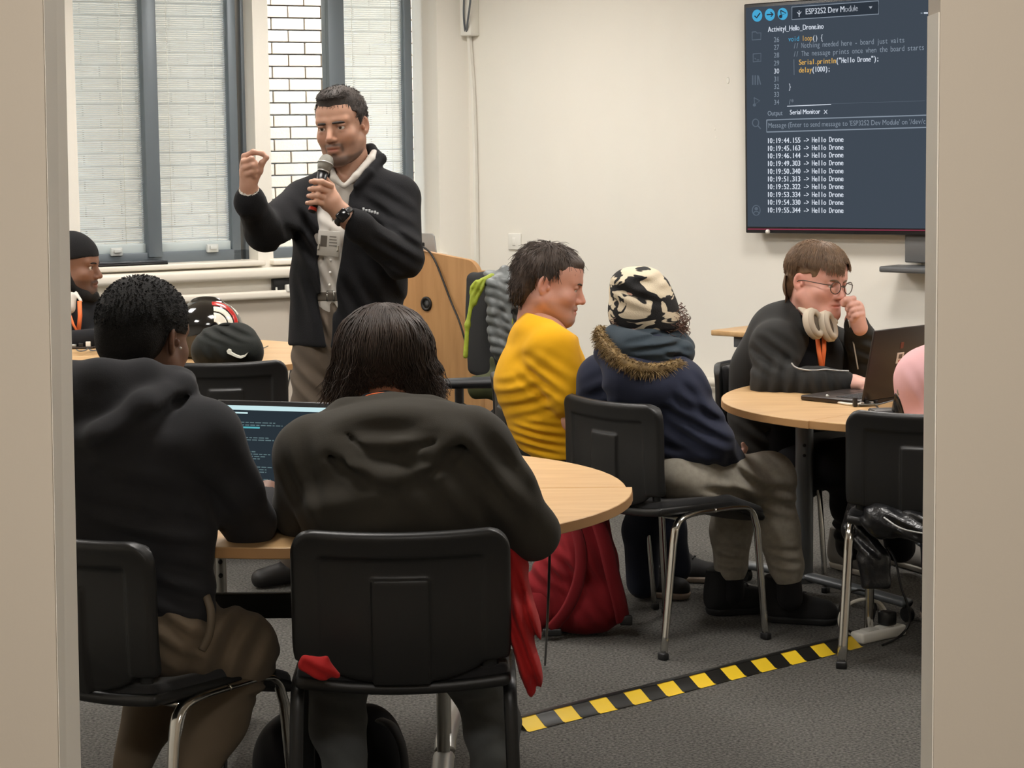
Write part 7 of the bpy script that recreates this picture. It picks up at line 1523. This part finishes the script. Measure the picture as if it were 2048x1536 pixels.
for k in range(5):
    a = k * 2 * math.pi / 5 + 0.3; e_ = np.array([sc_[0] + 0.29 * math.cos(a), sc_[1] + 0.29 * math.sin(a), 0.065]); ft_ = MB().add(*tube(np.array([[sc_[0], sc_[1], 0.10], e_]), np.array([0.026, 0.016]), 8)).build('base_arm', m_black, och, world=True)
    MB().add(*lathe([(0.012, -0.02), (0.027, -0.016), (0.027, 0.016), (0.012, 0.02)], 14), frame((e_[0], e_[1], 0.028), (math.cos(a), math.sin(a), 0), Z3, (math.sin(a), -math.cos(a), 0))).build('castor', m_black, ft_, world=True)
m_puff = mk('puffer_grey', (96, 100, 100), 0.5, bump=(160, 0.4, 0.002), var=(30, 0.12)); m_lime = mk('puffer_lining_lime', (150, 164, 44), 0.6, bump=(120, 0.5, 0.003), var=(25, 0.2))
pj = thing('puffer_jacket', 'grey quilted puffer jacket with lime green lining draped over the office chair', 'jacket', tuple(bc + Z3 * 0.25))
f = Fld(*around([(915, 530, 8.10), (1070, 830, 8.70)], 0.05), 0.0055)
f.seg(U(984, 562, 8.40), U(1022, 566, 8.42), (0.04, 0.06), (0.045, 0.07), Z3); f.seg(U(996, 575, 8.28), U(1003, 700, 8.27), (0.050, 0.045), (0.042, 0.040), (1, 0, 0)); f.seg(U(1026, 580, 8.38), U(1032, 690, 8.40), (0.050, 0.05), (0.050, 0.05), (1, 0, 0)); f.seg(U(1010, 560, 8.34), U(1016, 600, 8.32), (0.05, 0.05), (0.055, 0.05), (1, 0, 0))
f.disp(lambda X, Y, Z: -0.007 * np.abs(np.sin((Z + 0.25 * X + 0.006 * np.sin(X * 60 + Y * 40)) * math.pi / 0.036)) + 0.003 - 0.003 * np.sin(X * 70 + 3 * np.sin(Z * 30))); f.fold(U(1010, 640, 8.25), (1, 0, 0.2), 0.05, 0.006, (0.08, 0.2, 0.2))
V, F = f.mesh(); pb = MB().add(V, F).build('shell', m_puff, pj, world=True)
f = Fld(*around([(915, 530, 8.10), (1060, 840, 8.65)], 0.05), 0.005)
f.seg(U(984, 553, 8.31), U(954, 573, 8.27), (0.014, 0.012), (0.030, 0.012), (0.55, 0, 0.84)); f.seg(U(954, 576, 8.27), U(950, 606, 8.27), (0.026, 0.012), (0.008, 0.010), (1, 0, 0)); L(f, [(946, 590, 8.27, 0.009), (935, 650, 8.27, 0.008), (931, 712, 8.27, 0.010)], 0.02); f.fold(U(960, 580, 8.26), (0.8, 0, -0.5), 0.018, 0.003, 0.06); f.seg(U(1020, 640, 8.27), U(1016, 700, 8.28), (0.012, 0.012), (0.016, 0.012), (1, 0, 0)); V, F = f.mesh(); MB().add(V, F).build('lining', m_lime, pb, world=True)
f = Fld(*around([(920, 740, 8.15), (1030, 830, 8.5)], 0.05), 0.006); f.seg(U(950, 775, 8.33), U(1000, 770, 8.33), (0.045, 0.03), (0.05, 0.03), Z3); f.seg(U(1000, 720, 8.34), U(1000, 790, 8.34), (0.04, 0.03), (0.03, 0.03), (1, 0, 0)); V, F = f.mesh(); MB().add(V, F).build('hem', mk('puffer_lining_olive', (62, 66, 34), 0.7, var=(25, 0.2)), pb, world=True)

# red backpack on the floor
m_red = fabric('red_canvas', (128, 30, 36), 0.85, (260, 0.4, 0.0012), 0.05, (10, 0.12)); m_red2 = fabric('red_webbing', (116, 26, 32), 0.8, (300, 0.4, 0.001))
rb = thing('red_backpack', 'red canvas backpack on the floor beside the parka person\'s chair', 'backpack', tuple(UZ(1150, 1275, 0.0)))
D_ = 7.08; f = Fld(*around([(1025, 990, 6.85), (1290, 1290, 7.35)], 0.04), 0.006)
f.seg(U(1160, 1215, D_), U(1160, 1120, D_), (0.125, 0.085), (0.12, 0.08), (1, 0, 0)); f.seg(U(1160, 1120, D_), U(1172, 1030, D_ + 0.02), (0.12, 0.08), (0.075, 0.06), (1, 0, 0)); f.ell(U(1090, 1190, D_ - 0.02), (0.075, 0.07, 0.12), rotm('Y', 0.12), k=0.04); f.ell(U(1190, 1210, D_ - 0.01), (0.10, 0.075, 0.08), k=0.04); f.cut(lambda X, Y, Z: Z - 0.004 + 0 * X + 0 * Y)
for a in (((1150, 1150, D_ - 0.08), (1, 0, 0.35), 0.06, 0.008, 0.18), ((1090, 1130, D_ - 0.08), (0.6, 0, 0.8), 0.05, 0.006, 0.12), ((1200, 1210, D_ - 0.08), (0.8, 0, 0.5), 0.06, 0.006, 0.13)): f.fold(U(*a[0]), *a[1:])
V, F = f.mesh(); rbb = MB().add(V, F).build('body', m_red, rb, world=True)
f = Fld(*around([(1035, 1150, 6.85), (1130, 1280, 7.2)], 0.04), 0.005); f.ell(U(1080, 1215, D_ - 0.05), (0.058, 0.045, 0.075), rotm('Y', 0.12)); f.cut(lambda X, Y, Z: np.maximum(1178 - proj(X, Y, Z)[1], -1e3) * -0.002 if False else (proj(X, Y, Z)[1] - 1178) * 0.002); f.cut(lambda X, Y, Z: Z - 0.004 + 0 * X + 0 * Y); V, F = f.mesh(); MB().add(V, F).build('side_pocket', m_red, rbb, world=True)
MB().add(*tube(smooth_path(np.array([U(1195, 1040, D_ - 0.07), U(1212, 1090, D_ - 0.10), U(1225, 1150, D_ - 0.115), U(1240, 1205, D_ - 0.10), U(1246, 1240, D_ - 0.07)]), 2), 0.009, 8, 3.2)).build('shoulder_strap', m_red2, rb, world=True)
MB().add(*tube(smooth_path(np.array([U(1148, 1045, D_ - 0.06), U(1164, 1100, D_ - 0.10), U(1160, 1160, D_ - 0.12), U(1136, 1220, D_ - 0.11), U(1102, 1258, D_ - 0.09)]), 2), 0.008, 8, 2.6)).build('shoulder_strap', m_red2, rb, world=True)
MB().add(*rbox(-0.02, 0.02, -0.012, 0.012, -0.016, 0.016, 0.005), frame(U(1252, 1240, D_ - 0.07), _r, (0, 1, 0), Z3)).build('buckle', m_black, rb, world=True); MB().add(*rbox(-0.03, 0.03, -0.012, 0.012, -0.012, 0.012, 0.005), frame(U(1104, 1264, D_ - 0.085), _r, (0, 1, 0), Z3)).build('buckle', m_black, rb, world=True)
wire('haul_loop', [U(1160, 1030, D_ - 0.01), U(1166, 1012, D_ - 0.01), U(1180, 1012, D_ - 0.01), U(1186, 1030, D_ - 0.01)], 0.007, m_red2, rb)
# thin cable hanging from the near table
o = thing('hanging_cable', 'thin black cable hanging from the nearest table to the floor', 'cable', tuple(UZ(1092, 1300, 0))); wire('cord', [U(1100, 1075, 5.62), U(1099, 1120, 5.60), U(1097, 1190, 5.64), U(1094, 1260, 5.80), UZ(1090, 1330, 0.006)], 0.0035, m_cableb, o)

# red garment on the near chair
m_redg = fabric('red_jersey', (170, 36, 36), 0.8, (300, 0.3, 0.001), 0.05)
rg = thing('red_jacket', 'red jacket hanging down the right side of the nearest chair', 'jacket', tuple(U(1040, 1300, 4.55)))
f = Fld(*around([(960, 1000, 4.35), (1110, 1410, 4.90)], 0.04), 0.005)
f.seg(U(1000, 1050, 4.84), U(1022, 1130, 4.80), (0.035, 0.03), (0.034, 0.03), (1, 0, 0)); f.seg(U(1022, 1130, 4.80), U(1038, 1240, 4.72), (0.030, 0.04), (0.038, 0.05), (1, 0, 0)); f.seg(U(1038, 1240, 4.70), U(1056, 1340, 4.70), (0.038, 0.045), (0.024, 0.04), (1, 0, 0)); f.seg(U(1060, 1330, 4.70), U(1068, 1382, 4.70), (0.018, 0.025), (0.010, 0.012), (1, 0, 0))
f.fold(U(1046, 1280, 4.66), (1, 0, 0.25), 0.030, 0.010, (0.09, 0.2, 0.20), sharp=0.7); f.fold(U(1005, 1100, 4.7), (1, 0, 0.3), 0.04, 0.006, (0.08, 0.2, 0.12))
V, F = f.mesh(); rgb_ = MB().add(V, F).build('body', m_redg, rg, world=True)
f = Fld(*around([(590, 1310, 4.35), (690, 1370, 4.6)], 0.04), 0.004); f.seg(U(608, 1326, 4.50), U(645, 1335, 4.50), (0.016, 0.012), (0.020, 0.012), Z3); f.seg(U(645, 1335, 4.50), U(674, 1352, 4.50), (0.016, 0.010), (0.006, 0.008), Z3); f.fold(U(640, 1338, 4.49), (0.5, 0, 0.9), 0.03, 0.003, 0.06); V, F = f.mesh(); MB().add(V, F).build('sleeve', m_redg, rg, world=True)
# black rucksack under the near table
rk = thing('black_rucksack', 'black rucksack on the floor under the nearest table', 'backpack', tuple(UZ(660, 1600, 0.0))); f = Fld(*around([(515, 1380, 5.1), (830, 1620, 5.6)], 0.06), 0.007)
f.ell(U(620, 1515, 5.36), (0.13, 0.09, 0.13)); f.ell(U(735, 1500, 5.36), (0.09, 0.08, 0.115), k=0.05); f.ell(U(560, 1540, 5.34), (0.06, 0.07, 0.10), k=0.04); f.cut(lambda X, Y, Z: Z - 0.004 + 0 * X + 0 * Y); f.fold(U(640, 1500, 5.27), (1, 0, 0.3), 0.06, 0.006, 0.16); V, F = f.mesh(); MB().add(V, F).build('body', fabric('black_nylon', (22, 22, 24), 0.7, (200, 0.4, 0.001)), rk, world=True)
MB().add(*tube(smooth_path(np.array([U(760, 1440, 5.28), U(785, 1450, 5.24), U(806, 1490, 5.24), U(812, 1560, 5.26)]), 2), 0.006, 8, 2.6)).build('strap', mk('black_webbing', (22, 22, 23), 0.7), rk, world=True)

# black coat on the right chair
ct = thing('black_coat', 'shiny black coat bunched on the chair at the right door jamb', 'coat', tuple(U(1790, 1040, 6.55))); m_coat = mk('black_glossy_nylon', (20, 20, 22), 0.3, bump=(40, 0.6, 0.006))
f = Fld(*around([(1690, 970, 6.23), (1900, 1200, 6.83)], 0.05), 0.006); L(f, [(1722, 1030, 6.68, 0.035), (1760, 1040, 6.50, 0.045), (1850, 1055, 6.43, 0.045)], 0.04); L(f, [(1715, 1010, 6.70, 0.03), (1712, 1060, 6.68, 0.038), (1722, 1080, 6.64, 0.035)], 0.03); L(f, [(1732, 1075, 6.60, 0.035), (1748, 1120, 6.58, 0.042), (1752, 1165, 6.58, 0.045)], 0.03); f.cut(lambda X, Y, Z: (1178 - proj(X, Y, Z)[1]) * 0.0016)
f.fold(U(1730, 1050, 6.58), (0.7, 0, 0.7), 0.035, 0.007, 0.13); f.fold(U(1820, 1060, 6.38), (0.4, 0, 0.9), 0.04, 0.007, 0.12); V, F = f.mesh(); MB().add(V, F).build('body', m_coat, ct, world=True)
MB().add(*tube(smooth_path(np.array([U(1768, 1035, 6.41), U(1800, 1058, 6.36), U(1840, 1066, 6.36), U(1870, 1070, 6.36)]), 2), 0.0025, 6)).build('piping', m_pipe, ct, world=True)

# hazard tape over a floor cable
m_ty = mk('tape_yellow', (238, 200, 46), 0.4, var=(6, 0.06)); m_tk = mk('tape_black', (26, 26, 25), 0.35)
pa = UZ(1040, 1459, 0.0); pb_ = UZ(1708, 1290, 0.0); dv = pb_ - pa; Lt = np.linalg.norm(dv); dv /= Lt; nv = np.array([-dv[1], dv[0], 0])
tp_ = thing('hazard_tape', 'yellow and black hazard tape strip along the carpet', 'tape', tuple(pa)); prof = np.array([(-0.040, 0.0015), (-0.030, 0.0020), (0.004, 0.0235), (0.010, 0.0265), (0.018, 0.0280), (0.028, 0.0270), (0.050, 0.006), (0.066, 0.0015)])
nb_ = 21; rs = np.random.RandomState(1)
for k in range(nb_):
    x0 = k * Lt / nb_; x1 = (k + 1) * Lt / nb_; sk = 0.004 * rs.randn(); V = []
    for x in (x0, x1):
        for y, z in prof: V.append(pa + dv * (x + sk * 0 + 0.05 * y) + nv * (y + 0.0015 * math.sin(x * 9)) + Z3 * (z + 0.0008 * (k % 2)))
    n_ = len(prof); F = [[i, i + 1, n_ + i + 1, n_ + i] for i in range(n_ - 1)]
    MB().add(V, F).build('tape_band', m_ty if k % 2 == 0 else m_tk, tp_, world=True)
# black tape edge lying along the back of the strip
V = [];
for x in np.linspace(0, Lt, 12):
    for y, z in ((0.010, 0.0285), (0.018, 0.0300), (0.030, 0.0290), (0.056, 0.0060)): V.append(pa + dv * x + nv * (y + 0.0015 * math.sin(x * 9)) + Z3 * z)
F = [[i * 4 + j, i * 4 + j + 1, i * 4 + j + 5, i * 4 + j + 4] for i in range(11) for j in range(3)]; MB().add(V, F).build('tape_edge', m_tk, tp_, world=True)

# power strip and cable coils by the right chair
ps = thing('power_strip', 'white power strip on the carpet at the end of the hazard tape', 'power strip', tuple(UZ(1728, 1288, 0))); Mp = frame(UZ(1728, 1284, 0), nrm(np.array([0.78, 0.62, 0])), nrm(np.array([-0.62, 0.78, 0])), Z3)
MB().add(*rbox(-0.035, 0.17, -0.028, 0.028, 0.0, 0.036, 0.008), Mp).build('body', m_white, ps, world=True)
for k in range(2): MB().add(*rbox(0.0 + k * 0.07, 0.05 + k * 0.07, -0.02, 0.02, 0.034, 0.039, 0.003), Mp).build('outlet', mk('outlet_grey', (206, 204, 196), 0.5), ps, world=True)
MB().add(*rbox(0.085, 0.13, -0.024, 0.024, 0.039, 0.085, 0.008), Mp).build('plug', m_black, ps, world=True)
def coil(name, cx, cy, rx, rz, d, mat, r, label, tail):
    o = thing('cable_coil', label, 'cable', tuple(UZ(cx, cy + 40, 0))); c = U(cx, cy, d); a = np.linspace(0, 2 * math.pi * 1.15, 40); P = c + np.outer(rx * np.cos(a), (0.95, 0.3, 0)) + np.outer(rz * np.sin(a), Z3); P[:, 2] = np.maximum(P[:, 2], r); P[:, 1] += np.linspace(0, 0.03, 40)
    P = np.concatenate([P, np.array(tail)]) if tail is not None else P; MB().add(*tube(smooth_path(P, 1), r, 6)).build('cord', mat, o, world=True)
coil('white', 1727, 1238, 0.083, 0.062, 6.98, m_cablew, 0.0055, 'white cable coil springing up behind the chair leg by the power strip', [UZ(1790, 1270, 0.01), UZ(1800, 1262, 0.01)])
coil('black', 1716, 1224, 0.065, 0.070, 7.02, m_cableb, 0.0035, 'thin black cable coil beside the white one by the power strip', None)
o = thing('power_cable', 'black power cable hanging from the right table to the power strip', 'cable', tuple(UZ(1820, 1270, 0))); wire('cord', [U(1775, 1095, 7.0), U(1792, 1120, 6.98), U(1800, 1170, 6.96), U(1818, 1215, 6.96), U(1822, 1245, 6.97), UZ(1800, 1275, 0.006), UZ(1765, 1290, 0.006)], 0.004, m_cableb, o)

pn = thing('pencil', 'pale pencil between the fingers of the short-haired person at the laptop', 'pencil', tuple(U(538, 986, 5.10)))
_a = U(526, 985, 5.095); _b = U(549, 987, 5.09); MB().add(*tube(np.array([_a, _a + (_b - _a) * 0.85]), 0.0030, 6)).build('shaft', mk('pencil_cream', (214, 196, 160), 0.5), pn, world=True); MB().add(*tube(np.array([_a + (_b - _a) * 0.85, _b]), np.array([0.0030, 0.0006]), 6)).build('tip', mk('pencil_wood', (190, 150, 108), 0.7), pn, world=True)
